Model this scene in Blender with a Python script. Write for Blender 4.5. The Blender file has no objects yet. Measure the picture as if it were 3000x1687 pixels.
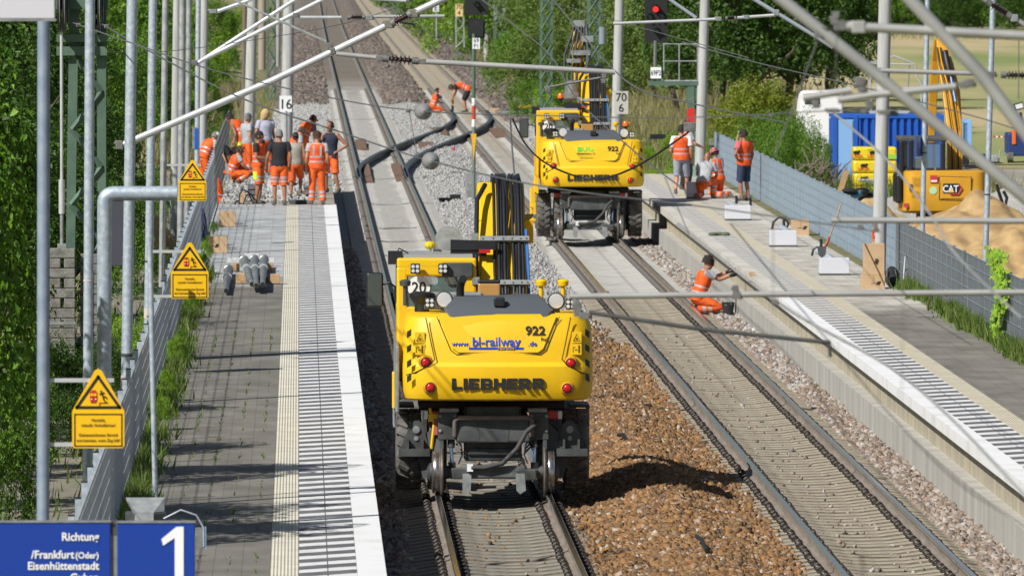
import bpy, bmesh, math, random
import numpy as np
from mathutils import Vector, Matrix, Euler
R = math.radians
SC = bpy.context.scene
COL = SC.collection
# ---------------------------------------------------------------- camera, sky, sun, exposure
# photograph frame 3000 x 1687; the tracks' vanishing point lies at (876,-200); eye 7.61 m above the rail tops
F, CX, CY, VX, VY, H = 25500.0, 1500.0, 843.5, 876.0, -200.0, 7.61
YAW, PITCH = math.atan((CX-VX)/F), math.atan((CY-VY)/F)
cam_d = bpy.data.cameras.new("camera"); cam = bpy.data.objects.new("camera", cam_d); COL.objects.link(cam)
cam.location = (0, 0, H); cam.rotation_euler = (math.pi/2-PITCH, 0, -YAW)
cam_d.sensor_width = 36; cam_d.lens = F/3000*36
cam_d.clip_start, cam_d.clip_end = 1, 6000
cam_d.dof.use_dof = True; cam_d.dof.focus_distance = 128; cam_d.dof.aperture_fstop = 8.5
SC.camera = cam
RM = cam.rotation_euler.to_matrix()
SUN_EL, SUN_AZ = R(41), R(225)           # compass style azimuth measured from +Y towards +X
w = bpy.data.worlds.new("World"); SC.world = w; w.use_nodes = True
sky = w.node_tree.nodes.new("ShaderNodeTexSky"); sky.sky_type = 'NISHITA'; sky.sun_disc = False
sky.sun_elevation, sky.sun_rotation = SUN_EL, SUN_AZ
bg = w.node_tree.nodes["Background"]; bg.inputs[1].default_value = 0.05
w.node_tree.links.new(sky.outputs[0], bg.inputs[0])
sun_d = bpy.data.lights.new("sun", 'SUN'); sun_d.energy = 5.0; sun_d.angle = R(.5); sun_d.color = (1, .97, .925)
sun = bpy.data.objects.new("sun", sun_d); COL.objects.link(sun)
sdir = Vector((math.sin(SUN_AZ)*math.cos(SUN_EL), math.cos(SUN_AZ)*math.cos(SUN_EL), math.sin(SUN_EL)))
sun.rotation_euler = sdir.to_track_quat('Z', 'Y').to_euler()
SC.view_settings.view_transform = 'Standard'; SC.view_settings.look = 'None'
SC.view_settings.exposure = 0.13; SC.view_settings.gamma = 1
SC.cycles.max_bounces = 6; SC.cycles.transparent_max_bounces = 8
SC.cycles.use_denoising = True
random.seed(7); RNG = np.random.default_rng(7)

def ray(px, py): return RM @ Vector(((px-CX)/F, -(py-CY)/F, -1))
def at(px, py, Y):                        # the point of the place seen at that photo pixel, Y metres along the track
    d = ray(px, py); t = Y/d.y
    return Vector((0, 0, H)) + d*t
def gp(px, py, z=0.0):                    # the same on the level z
    d = ray(px, py); t = (z-H)/d.z
    return Vector((0, 0, H)) + d*t
def ppm(Y): return F/Y

# ---------------------------------------------------------------- materials
MAT = {}
def mat(name, col, rough=.6, metal=0., col2=None, vs=6., bump=0., bs=30., island=None, spec=.5, emit=None, stretch=None, coat=0, ramp=(.35, .65), detail=4):
    if name in MAT: return MAT[name]
    m = bpy.data.materials.new(name); m.use_nodes = True; nt = m.node_tree; N = nt.nodes; L = nt.links
    b = N["Principled BSDF"]
    b.inputs["Base Color"].default_value = (*col, 1); b.inputs["Roughness"].default_value = rough; b.inputs["Metallic"].default_value = metal
    b.inputs["Specular IOR Level"].default_value = spec
    if coat: b.inputs["Coat Weight"].default_value = coat; b.inputs["Coat Roughness"].default_value = .15
    tc = N.new("ShaderNodeTexCoord"); src = tc.outputs["Object"]
    if stretch:
        mp = N.new("ShaderNodeMapping"); mp.inputs["Scale"].default_value = stretch; L.new(src, mp.inputs[0]); src = mp.outputs[0]
    cur = None
    if island:
        g = N.new("ShaderNodeNewGeometry"); r = N.new("ShaderNodeValToRGB"); r.color_ramp.interpolation = 'LINEAR'
        e = r.color_ramp.elements
        for i, c in enumerate(island):
            p = i/(len(island)-1)
            if i == 0: q = e[0]; q.position = 0
            elif i == 1: q = e[1]; q.position = p
            else: q = e.new(p)
            q.color = (*c, 1)
        L.new(g.outputs["Random Per Island"], r.inputs[0]); cur = r.outputs[0]
    if col2:
        n = N.new("ShaderNodeTexNoise"); n.inputs["Scale"].default_value = vs; n.inputs["Detail"].default_value = detail; L.new(src, n.inputs["Vector"])
        r = N.new("ShaderNodeMapRange"); r.inputs[1].default_value = ramp[0]; r.inputs[2].default_value = ramp[1]; L.new(n.outputs[0], r.inputs[0])
        x = N.new("ShaderNodeMix"); x.data_type = 'RGBA'; L.new(r.outputs[0], x.inputs[0])
        if cur: L.new(cur, x.inputs[6])
        else: x.inputs[6].default_value = (*col, 1)
        x.inputs[7].default_value = (*col2, 1)
        if cur: r.inputs[4].default_value = .5
        cur = x.outputs[2]
    if cur: L.new(cur, b.inputs["Base Color"])
    if bump:
        n = N.new("ShaderNodeTexNoise"); n.inputs["Scale"].default_value = bs; n.inputs["Detail"].default_value = 5; L.new(src, n.inputs["Vector"])
        bp = N.new("ShaderNodeBump"); bp.inputs["Strength"].default_value = bump; bp.inputs["Distance"].default_value = .02
        L.new(n.outputs[0], bp.inputs["Height"]); L.new(bp.outputs[0], b.inputs["Normal"])
    if emit: b.inputs["Emission Color"].default_value = (*emit[0], 1); b.inputs["Emission Strength"].default_value = emit[1]
    MAT[name] = m; return m
def leaf_mat(name, cols, dry=None):
    m = mat(name, cols[0], rough=.5, island=cols, col2=dry, vs=.7, spec=.35)
    nt = m.node_tree; N = nt.nodes; L = nt.links; b = N["Principled BSDF"]; src = b.inputs["Base Color"].links[0].from_socket
    t = N.new("ShaderNodeBsdfTranslucent"); L.new(src, t.inputs[0]); x = N.new("ShaderNodeMixShader"); x.inputs[0].default_value = .38
    L.new(b.outputs[0], x.inputs[1]); L.new(t.outputs[0], x.inputs[2]); L.new(x.outputs[0], N["Material Output"].inputs[0])
    return m
YEL = mat("yellow_paint", (.80, .485, .003), .5, col2=(.70, .425, .012), vs=2.2, ramp=(.5, .85), detail=8)
YEL2 = mat("ochre_yellow_paint", (.66, .34, .02), .38, col2=(.58, .29, .02), vs=1.5, coat=.2)
BLK = mat("black_plastic", (.012, .013, .015), .5)
DGR = mat("dark_grey_paint", (.05, .056, .06), .5, col2=(.09, .095, .09), vs=4)
HOOD = mat("grey_hood_paint", (.085, .095, .105), .5, bump=.2, bs=90)
CHG = mat("chassis_grey", (.075, .083, .08), .5, col2=(.04, .04, .038), vs=5)
LGR = mat("light_grey_steel", (.30, .32, .31), .5, .2, col2=(.2, .21, .21), vs=8)
RUB = mat("tyre_rubber", (.065, .062, .058), .85, col2=(.16, .15, .13), vs=5)
HOSE = mat("hose_rubber", (.014, .015, .018), .5)
STEEL = mat("bare_steel", (.5, .5, .52), .25, .9, col2=(.35, .33, .3), vs=12)
GLASS = mat("dark_glass", (.03, .05, .05), .04, spec=1.)
MIRR = mat("mirror_glass", (.12, .14, .14), .08, .6)
REDL = mat("red_lens", (.5, .008, .01), .2, coat=.5)
ORL = mat("orange_lens", (.8, .13, .01), .2, coat=.5)
LENS = mat("lamp_lens", (.75, .77, .78), .15, .3)
CHRO = mat("chrome_rod", (.45, .6, .85), .15, .9)
GALV = mat("galvanised_steel", (.36, .43, .50), .5, .35, col2=(.55, .60, .64), vs=16, ramp=(.4, .7))
GALVD = mat("weathered_galvanised_steel", (.28, .30, .31), .55, .3, col2=(.42, .43, .42), vs=9)
ALU = mat("aluminium_tube", (.60, .62, .62), .42, .35, col2=(.5, .52, .52), vs=4)
TUBE = mat("dull_grey_tube", (.34, .34, .33), .5, .25, col2=(.42, .42, .40), vs=3)
FIT = mat("cast_fitting", (.13, .13, .125), .6, .3, col2=(.2, .2, .19), vs=20)
WIRE = mat("wire_metal", (.16, .16, .16), .5, .5)
INS = mat("brown_insulator", (.035, .012, .012), .2, coat=.5)
CONC = mat("concrete", (.42, .41, .37), .85, col2=(.30, .29, .26), vs=3, bump=.3, bs=40, stretch=(3, 3, .35))
CONCM = mat("mast_concrete", (.47, .475, .465), .85, col2=(.36, .36, .345), vs=2.5, stretch=(6, 6, .4), bump=.15)
CONCB = mat("weathered_concrete_block", (.22, .215, .19), .9, col2=(.13, .125, .11), vs=9, bump=.6, bs=30)
LATT = mat("green_lattice_paint", (.10, .17, .115), .6, .1, col2=(.07, .12, .09), vs=3)
WHITE = mat("white_paint", (.8, .8, .79), .5)
SIGNW = mat("white_sign", (.78, .80, .80), .5)
SIGNY = mat("aged_yellow_sign", (.72, .55, .25), .5)
WARNY = mat("warning_yellow", (.82, .48, .004), .45)
BLACKP = mat("black_print", (.012, .012, .012), .6)
BLUES = mat("blue_sign", (.008, .045, .30), .35)
WHITEP = mat("white_print", (.82, .83, .84), .5)
REDP = mat("red_print", (.45, .012, .01), .5)
SKIN = mat("skin", (.52, .25, .15), .55, col2=(.44, .2, .12), vs=9)
SKIN2 = mat("tanned_skin", (.36, .16, .09), .55, col2=(.30, .13, .08), vs=9)
ORG = mat("hi_vis_orange", (.95, .13, .008), .7, col2=(.66, .075, .008), vs=5, bump=.5, bs=14)
ORG2 = mat("hi_vis_orange_trousers", (.92, .15, .012), .7, col2=(.58, .085, .015), vs=5, bump=.6, bs=12)
SILV = mat("reflective_tape", (.42, .43, .46), .4, .2)
LIME = mat("hi_vis_lime", (.62, .85, .02), .6)
FAB = {k: mat(k+"_fabric", c, .85, col2=tuple(x*.75 for x in c), vs=6, bump=.5, bs=14) for k, c in dict(
    black=(.016, .017, .022), navy=(.02, .026, .05), grey=(.42, .43, .45), taupe=(.34, .32, .28), lilac=(.50, .49, .62), white=(.75, .76, .80),
    coral=(.75, .13, .15), camo=(.03, .045, .10), shorts=(.30, .32, .38), maroon=(.16, .02, .04), blue=(.02, .07, .35)).items()}
HAIR = {k: mat(k+"_hair", c, .7, bump=1, bs=60) for k, c in dict(dark=(.018, .012, .009), brown=(.07, .035, .018), blond=(.55, .38, .17), silver=(.2, .19, .18)).items()}
SHOE = mat("work_shoe", (.14, .12, .10), .8, col2=(.06, .055, .05), vs=12)
GLOV = mat("work_glove", (.6, .6, .58), .8)
CARD = mat("cardboard", (.52, .36, .21), .8, col2=(.46, .31, .18), vs=4)
WOOD = mat("raw_wood", (.50, .33, .17), .75, col2=(.38, .24, .11), vs=8, stretch=(1, 6, 6))
WOODD = mat("weathered_wood", (.13, .10, .075), .85, col2=(.2, .16, .12), vs=6, stretch=(8, 8, .6))
STONE = mat("pale_stone_block", (.60, .60, .60), .8, col2=(.52, .52, .52), vs=7)
STONED = mat("dark_stone_block", (.16, .17, .18), .85, col2=(.10, .105, .11), vs=7)
SAND = mat("sand", (.47, .325, .15), .95, col2=(.31, .20, .09), vs=2.6, bump=1, bs=5, detail=8)
GRAVEL = mat("pale_gravel", (.42, .41, .37), .95, col2=(.25, .24, .22), vs=22, bump=1, bs=30)
PIPE = mat("galvanised_pipe", (.34, .37, .38), .45, .5, col2=(.20, .20, .17), vs=6)
CBLUE = mat("blue_container_paint", (.012, .11, .50), .5, col2=(.015, .085, .40), vs=2, ramp=(.3, .8))
CBLUE2 = mat("pale_blue_container_paint", (.22, .42, .72), .5)
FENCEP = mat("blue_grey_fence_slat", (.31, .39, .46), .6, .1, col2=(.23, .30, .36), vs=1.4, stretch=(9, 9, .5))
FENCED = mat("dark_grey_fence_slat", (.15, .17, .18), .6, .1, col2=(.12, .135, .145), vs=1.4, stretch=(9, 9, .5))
RUST = mat("rusty_steel", (.19, .115, .07), .85, col2=(.12, .075, .05), vs=7); FWIRE = mat("fence_wire", (.50, .53, .55), .6, .1)
RAILM = mat("rail_side_steel", (.27, .23, .19), .75, .15, col2=(.20, .165, .135), vs=3, stretch=(3, .4, 3))
RAILB = mat("dark_new_rail_steel", (.028, .032, .045), .5, .3)
RAILT = mat("polished_rail_head", (.42, .43, .46), .16, 1.)
CLIP = mat("rail_clip_steel", (.04, .036, .034), .6, .3, col2=(.075, .06, .05), vs=30)
SLEEP = mat("sleeper_concrete", (.35, .305, .225), .9, col2=(.23, .20, .15), vs=5, bump=.4, bs=40)

# ---------------------------------------------------------------- mesh builder and object helpers
ORGN = {}
def props(o, label=None, cat=None, group=None, kind=None):
    if label: o["label"] = label
    if cat: o["category"] = cat
    if group: o["group"] = group
    if kind: o["kind"] = kind
    return o
def thing(name, label, cat, loc=(0, 0, 0), group=None, rz=0):
    o = bpy.data.objects.new(name, None); o.empty_display_size = .2; COL.objects.link(o); o.location = loc; o.rotation_euler = (0, 0, rz)
    ORGN[o] = Vector(loc) if rz == 0 else None
    return props(o, label, cat, group)
class MB:
    def __init__(s): s.v, s.f, s.m, s.mats = [], [], [], []
    def mi(s, m):
        if m is None: return 0
        if m not in s.mats: s.mats.append(m)
        return s.mats.index(m)
    def add(s, vs, fs, m=None):
        o = len(s.v); s.v += [tuple(x) for x in vs]; k = s.mi(m)
        for f in fs: s.f.append(tuple(i+o for i in f)); s.m.append(k)
        return s
    def box(s, c, d, m=None, rot=None, taper=1.):
        c = Vector(c); hx, hy, hz = d[0]/2, d[1]/2, d[2]/2; P = []
        for z, t in ((-hz, 1), (hz, taper)):
            for x, y in ((-hx*t, -hy*t), (hx*t, -hy*t), (hx*t, hy*t), (-hx*t, hy*t)): P.append(Vector((x, y, z)))
        if rot is not None: P = [rot @ p for p in P]
        return s.add([p+c for p in P], [(0, 3, 2, 1), (4, 5, 6, 7), (0, 1, 5, 4), (1, 2, 6, 5), (2, 3, 7, 6), (3, 0, 4, 7)], m)
    def ring(s, rings, m=None, caps=True, close=True, mseq=None):
        n = len(rings[0]); o = len(s.v); k = s.mi(m)
        for r in rings: s.v += [tuple(p) for p in r]
        for i in range(len(rings)-1):
            kk = s.mi(mseq[i]) if mseq else k
            for j in range(n if close else n-1):
                a, b = o+i*n+j, o+i*n+(j+1) % n
                s.f.append((a, b, b+n, a+n)); s.m.append(kk)
        if caps:
            s.f.append(tuple(o+j for j in range(n))[::-1]); s.m.append(s.mi(mseq[0]) if mseq else k)
            s.f.append(tuple(o+(len(rings)-1)*n+j for j in range(n))); s.m.append(s.mi(mseq[-1]) if mseq else k)
        return s
    def tube(s, pts, r, m=None, n=8, caps=True, mseq=None):
        pts = [Vector(p) for p in pts]; rr = r if isinstance(r, (list, tuple)) else [r]*len(pts); rings = []
        t0 = (pts[1]-pts[0]).normalized(); u = t0.cross(Vector((0, 0, 1)))
        if u.length < .05: u = t0.cross(Vector((0, 1, 0)))
        u.normalize()
        for i, p in enumerate(pts):
            a = pts[max(i-1, 0)]; b = pts[min(i+1, len(pts)-1)]; t = (b-a).normalized()
            u = (u - t*u.dot(t)).normalized(); v = t.cross(u)
            rings.append([p + (u*math.cos(q)+v*math.sin(q))*rr[i] for q in (2*math.pi*k/n for k in range(n))])
        return s.ring(rings, m, caps, mseq=mseq)
    def lathe(s, c, axis, prof, m=None, n=16, mseq=None):          # prof: (along, radius)
        ax = Vector(axis).normalized(); u = ax.cross(Vector((0, 0, 1)))
        if u.length < .05: u = ax.cross(Vector((0, 1, 0)))
        u.normalize(); v = ax.cross(u); c = Vector(c)
        return s.ring([[c+ax*a+(u*math.cos(q)+v*math.sin(q))*r for q in (2*math.pi*k/n for k in range(n))] for a, r in prof], m, mseq=mseq)
    def prism(s, poly, y0, y1, m=None, axis='y'):                   # poly of (x,z) extruded along y (or (y,z) along x, or (x,y) along z)
        f = {'y': lambda p, t: (p[0], t, p[1]), 'x': lambda p, t: (t, p[0], p[1]), 'z': lambda p, t: (p[0], p[1], t)}[axis]
        return s.ring([[f(p, y0) for p in poly], [f(p, y1) for p in poly]], m)
    def ball(s, c, r, m=None, n=10, k=7):
        r = (r, r, r) if not isinstance(r, (tuple, list)) else r; c = Vector(c)
        rings = [[c+Vector((r[0]*math.sin(a)*math.cos(q), r[1]*math.sin(a)*math.sin(q), r[2]*math.cos(a))) for q in (2*math.pi*j/n for j in range(n))] for a in (math.pi*(i+.08)/(k+.16) for i in range(k+1))]
        return s.ring(rings, m)
    def merge(s, o, mtx=None):
        k = len(s.v); s.v += [tuple((mtx @ Vector(p)) if mtx else p) for p in o.v]
        for f, mm in zip(o.f, o.m): s.f.append(tuple(i+k for i in f)); s.m.append(s.mi(o.mats[mm]) if o.mats else 0)
        return s
    def mesh(s, name, m=None, off=None, smooth=False, fix=True):
        me = bpy.data.meshes.new(name)
        vs = s.v if off is None else [(x-off.x, y-off.y, z-off.z) for x, y, z in s.v]
        me.from_pydata(vs, [], s.f)
        for q in (s.mats or [m]): me.materials.append(q)
        if s.mats and len(s.mats) > 1: me.polygons.foreach_set("material_index", s.m)
        if fix:
            b = bmesh.new(); b.from_mesh(me); bmesh.ops.recalc_face_normals(b, faces=b.faces); b.to_mesh(me); b.free()
        if smooth:
            me.polygons.foreach_set("use_smooth", [True]*len(me.polygons))
            try: me.set_sharp_from_angle(angle=R(smooth if smooth is not True else 40))
            except Exception: pass
        me.update(); return me
    def build(s, name, m=None, parent=None, smooth=False, bevel=0, fix=True, label=None):   # vertices are in the thing's own frame (see local=)
        me = s.mesh(name, m, None, smooth, fix)
        o = bpy.data.objects.new(name, me); COL.objects.link(o)
        if parent is not None: o.parent = parent
        if bevel:
            bv = o.modifiers.new("bevel", 'BEVEL'); bv.width = bevel; bv.segments = 2; bv.limit_method = 'ANGLE'; bv.angle_limit = R(35); bv.harden_normals = False
        if label: o["label"] = label
        return o
    def wbuild(s, name, m, root, parent=None, **k):                 # vertices in world coordinates, root an unrotated thing
        off = ORGN[root]; s.v = [(x-off.x, y-off.y, z-off.z) for x, y, z in s.v]
        return s.build(name, m, parent or root, **k)
    def lone(s, name, m, label, cat, group=None, loc=None, kind=None, **k):   # a thing that is one mesh, vertices in world coordinates
        if loc is None:
            a = np.array(s.v); loc = Vector(((a[:, 0].min()+a[:, 0].max())/2, (a[:, 1].min()+a[:, 1].max())/2, a[:, 2].min()))
        loc = Vector(loc); s.v = [(x-loc.x, y-loc.y, z-loc.z) for x, y, z in s.v]
        o = s.build(name, m, None, **k); o.location = loc
        return props(o, label, cat, group, kind)
def copy_tree(o, parent=None):
    c = o.copy(); COL.objects.link(c)
    if parent is not None: c.parent = parent
    for ch in list(o.children): copy_tree(ch, c)
    return c
def npmesh(name, V, Fq, m, smooth=False):                            # numpy verts (N,3), quads (M,4)
    me = bpy.data.meshes.new(name); me.vertices.add(len(V)); me.vertices.foreach_set("co", np.ascontiguousarray(V, dtype=np.float32).ravel())
    k = Fq.shape[1]; me.loops.add(Fq.size); me.loops.foreach_set("vertex_index", np.ascontiguousarray(Fq, dtype=np.int32).ravel())
    me.polygons.add(len(Fq)); me.polygons.foreach_set("loop_start", np.arange(0, Fq.size, k, dtype=np.int32))
    try: me.polygons.foreach_set("loop_total", np.full(len(Fq), k, dtype=np.int32))
    except Exception: pass
    if smooth: me.polygons.foreach_set("use_smooth", np.ones(len(Fq), dtype=bool))
    me.materials.append(m); me.update(calc_edges=True); me.validate(); return me
def link(name, me, parent=None, loc=(0, 0, 0)):
    o = bpy.data.objects.new(name, me); COL.objects.link(o); o.location = loc
    if parent is not None: o.parent = parent
    return o
TXT = {}
def text(body, h, m, depth=.004, bold=0., sx=1., align='CENTER'):    # MB of lettering: x right, z up, facing -y, cap height h, first baseline at z=0
    cu = bpy.data.curves.new("lettering", 'FONT'); cu.body = body; cu.size = h/.7; cu.align_x = align; cu.offset = bold*h; cu.extrude = depth/2; cu.resolution_u = 3
    o = bpy.data.objects.new("lettering", cu); COL.objects.link(o); bpy.context.view_layer.update()
    me = bpy.data.meshes.new_from_object(o.evaluated_get(bpy.context.evaluated_depsgraph_get()))
    b = MB(); b.add([(v.co.x*sx, -v.co.z-depth/2, v.co.y) for v in me.vertices], [tuple(p.vertices) for p in me.polygons], m)
    bpy.data.objects.remove(o); bpy.data.curves.remove(cu); bpy.data.meshes.remove(me)
    return b
def rect(cx, cz, w, h): return [(cx-w/2, cz-h/2), (cx+w/2, cz-h/2), (cx+w/2, cz+h/2), (cx-w/2, cz+h/2)]
def rrect(cx, cz, w, h, r, k=4):
    P = []
    for ax, az, s in ((w/2-r, h/2-r, 0), (-w/2+r, h/2-r, 90), (-w/2+r, -h/2+r, 180), (w/2-r, -h/2+r, 270)):
        for i in range(k+1): P.append((cx+ax+r*math.cos(R(s+90*i/k)), cz+az+r*math.sin(R(s+90*i/k))))
    return P
def disc(cx, cz, r, n=20): return [(cx+r*math.cos(2*math.pi*i/n), cz+r*math.sin(2*math.pi*i/n)) for i in range(n)]
# ================================================================ THE SETTING
T1, T2, G2 = 2.63, 7.23, .753
def curve_x(Y): return 1.5e-6*np.maximum(Y-450, 0)**2
def sstep(a, b, x):
    t = np.clip((np.asarray(x, float)-a)/(b-a), 0, 1); return t*t*(3-2*t)
def gz(X, Y):                                     # height of the natural ground
    X = np.asarray(X, float); Y = np.asarray(Y, float)
    left = .42 + np.clip(-X-4.5, 0, 60)*.05 - .5*sstep(262, 330, Y)
    right = -.45 + np.clip(X-40, 0, 400)*.004
    k = sstep(-2.2, -1.6, X)*(1-sstep(262, 330, Y)) + sstep(-4.5, -1.5, X)*sstep(262, 330, Y)
    return left*(1-k) + right*k
def zone_mat(name, near, mid, far, y1=182, y2=430, spot=None, ns=9., bump=.5, bs=16.):
    m = bpy.data.materials.new(name); m.use_nodes = True; nt = m.node_tree; N = nt.nodes; L = nt.links; b = N["Principled BSDF"]
    b.inputs["Roughness"].default_value = .95; b.inputs["Specular IOR Level"].default_value = .2
    tc = N.new("ShaderNodeTexCoord"); sp = N.new("ShaderNodeSeparateXYZ"); L.new(tc.outputs["Object"], sp.inputs[0])
    n0 = N.new("ShaderNodeTexNoise"); n0.inputs["Scale"].default_value = .16; n0.inputs["Detail"].default_value = 3; L.new(tc.outputs["Object"], n0.inputs["Vector"])
    ad = N.new("ShaderNodeMath"); ad.operation = 'MULTIPLY_ADD'; ad.inputs[1].default_value = 46; L.new(n0.outputs[0], ad.inputs[0]); L.new(sp.outputs[1], ad.inputs[2])
    def mix(f, a, c):
        x = N.new("ShaderNodeMix"); x.data_type = 'RGBA'; L.new(f, x.inputs[0])
        for i, q in ((6, a), (7, c)):
            if isinstance(q, tuple): x.inputs[i].default_value = (*q, 1)
            else: L.new(q, x.inputs[i])
        return x.outputs[2]
    def rng(s, a, c):
        r = N.new("ShaderNodeMapRange"); r.inputs[1].default_value = a; r.inputs[2].default_value = c; L.new(s, r.inputs[0]); return r.outputs[0]
    c = mix(rng(ad.outputs[0], y1+10, y1+45), near, mid); c = mix(rng(ad.outputs[0], y2, y2+60), c, far)
    n = N.new("ShaderNodeTexNoise"); n.inputs["Scale"].default_value = ns; n.inputs["Detail"].default_value = 6; L.new(tc.outputs["Object"], n.inputs["Vector"])
    dk = N.new("ShaderNodeMix"); dk.data_type = 'RGBA'; dk.blend_type = 'MULTIPLY'; dk.inputs[0].default_value = 1; L.new(c, dk.inputs[6])
    cr = N.new("ShaderNodeValToRGB"); cr.color_ramp.elements[0].position = .3; cr.color_ramp.elements[0].color = (.55, .53, .5, 1); cr.color_ramp.elements[1].position = .7; cr.color_ramp.elements[1].color = (1.15, 1.15, 1.15, 1)
    L.new(n.outputs[0], cr.inputs[0]); L.new(cr.outputs[0], dk.inputs[7]); c = dk.outputs[2]
    if spot:
        v = N.new("ShaderNodeTexVoronoi"); v.inputs["Scale"].default_value = 11; L.new(tc.outputs["Object"], v.inputs["Vector"])
        sg = N.new("ShaderNodeSeparateColor"); L.new(v.outputs["Color"], sg.inputs[0]); c = mix(rng(sg.outputs[0], .72, .8), c, spot)
    L.new(c, b.inputs["Base Color"])
    nb = N.new("ShaderNodeTexNoise"); nb.inputs["Scale"].default_value = bs; nb.inputs["Detail"].default_value = 4; L.new(tc.outputs["Object"], nb.inputs["Vector"])
    bp = N.new("ShaderNodeBump"); bp.inputs["Strength"].default_value = bump; bp.inputs["Distance"].default_value = .05; L.new(nb.outputs[0], bp.inputs["Height"]); L.new(bp.outputs[0], b.inputs["Normal"])
    return m
def grid(name, xs, ys, zf, m, smooth=True, kind='structure'):
    xs, ys = np.array(xs, float), np.array(ys, float); X, Y = np.meshgrid(xs, ys); Z = zf(X, Y)
    V = np.stack([X.ravel(), Y.ravel(), Z.ravel()], 1); nx = len(xs); i, j = np.meshgrid(np.arange(nx-1), np.arange(len(ys)-1)); a = (j*nx+i).ravel()
    o = link(name, npmesh(name, V, np.stack([a, a+1, a+nx+1, a+nx], 1), m, smooth)); o["kind"] = kind; return o
# natural ground out to the horizon
GM = mat("ground_grass", (.10, .13, .03), .95, col2=(.34, .29, .15), vs=.18, bump=1, bs=6, ramp=(.38, .62), detail=8)
def near_ys(a, b, s): return list(np.arange(a, b, s))
gx = list(np.linspace(-900, -60, 8)) + list(np.linspace(-50, -6, 14)) + list(np.arange(-5, 14, .8)) + list(np.linspace(15, 60, 16)) + list(np.linspace(80, 1400, 12))
gy = list(np.arange(20, 440, 10)) + list(np.linspace(450, 1200, 40)) + list(np.linspace(1300, 5000, 12))
def groundz(X, Y):
    z = gz(X, Y); inside = (X > -1.9) & (X < 11.8); return np.where(inside, z-.35, z) + np.clip(Y-1000, 0, 4000)*.001
grid("ground", gx, gy, groundz, GM)
FM = mat("stubble_straw", (.46, .37, .20), .95, col2=(.20, .25, .07), vs=.06, bump=1, bs=4, ramp=(.42, .60), detail=8, stretch=(1, .22, 1))
grid("stubble_field", np.linspace(19, 300, 40), np.linspace(300, 690, 40), lambda X, Y: gz(X, Y)+.03, FM)
PM = mat("trodden_path", (.27, .235, .18), .95, col2=(.17, .16, .12), vs=1.2, bump=.7, bs=12)
grid("path", np.linspace(-4.1, -2.2, 5), np.arange(50, 262, 4), lambda X, Y: gz(X, Y)+.025, PM)
SITE = mat("site_gravel", (.36, .33, .27), .95, col2=(.24, .22, .18), vs=.8, bump=1, bs=18, detail=8)
grid("building_site_ground", np.linspace(11.9, 36, 20), np.arange(120, 300, 6), lambda X, Y: gz(X, Y)+.02+.03*np.sin(X*2.1)*np.sin(Y*.3), SITE)
# track bed in strips: dusty between the sleeper ends, loose ballast beside and between
BY = list(np.arange(55, 200, .55)) + list(np.arange(200, 440, 2.)) + list(np.linspace(442, 1150, 90))
def wob(X, Y, s=1.): return (np.sin(X*9.1+Y*2.3)*np.sin(X*4.7-Y*3.1+1.3)+np.sin(X*15+Y*5.7)*.5)*.014*s
def bedz(X, Y):
    rise = sstep(175, 215, Y)*.055
    return -.33+rise*1.75+wob(X, Y, .5)
def heap(X, Y):
    c = np.exp(-((X-4.95)/.72)**2)
    lump = .05+.06*np.sin(Y*.32+.6)+.05*np.sin(Y*.11)
    return -.27 + c*(.16+lump*(1-sstep(160, 190, Y))) + wob(X, Y) + .06*sstep(400, 480, Y)
DUST, DUST2 = zone_mat("track_dust", (.17, .145, .11), (.45, .44, .41), (.21, .185, .155), bump=.3), zone_mat("sandy_track_dust", (.21, .18, .13), (.44, .43, .39), (.43, .375, .285), y2=300, bump=.3)
BALB = zone_mat("loose_ballast", (.20, .12, .055), (.40, .40, .39), (.16, .125, .10), y1=168, y2=405, spot=(.30, .28, .25), ns=14, bump=1, bs=13)
BALG = zone_mat("grey_ballast", (.24, .19, .15), (.42, .42, .41), (.13, .115, .11), y1=170, y2=400, spot=(.36, .34, .31), ns=14, bump=1, bs=13)
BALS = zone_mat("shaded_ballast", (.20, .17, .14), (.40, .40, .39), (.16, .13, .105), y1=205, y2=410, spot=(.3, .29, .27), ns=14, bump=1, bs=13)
def shift(f): return lambda X, Y: f(X, Y)
def strip(name, x0, x1, n, zf, m):
    xs, ys = np.linspace(x0, x1, n), np.array(BY); X, Y = np.meshgrid(xs, ys); Z = zf(X, Y); X = X+curve_x(Y)
    V = np.stack([X.ravel(), Y.ravel(), Z.ravel()], 1); i, j = np.meshgrid(np.arange(n-1), np.arange(len(ys)-1)); a = (j*n+i).ravel()
    o = link(name, npmesh(name, V, np.stack([a, a+1, a+n+1, a+n], 1), m, True)); o["kind"] = 'structure'
def shoulder(X, Y): return -.27+wob(X, Y)-sstep(10.3, 11.6, X)*.35*sstep(245, 262, Y)
def lshoulder(X, Y): return -.27+wob(X, Y)-sstep(.0, -1.6, X)*.35
strip("track_bed", T1-1.32, T1+1.32, 9, bedz, DUST); strip("track_bed", T2-1.32, T2+1.32, 9, bedz, DUST2)
strip("ballast_bed", T1+1.3, T2-1.3, 22, heap, BALB); strip("ballast_bed", T2+1.3, 11.8, 16, shoulder, BALG); strip("ballast_bed", -1.9, T1-1.3, 16, lshoulder, BALS)

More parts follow.
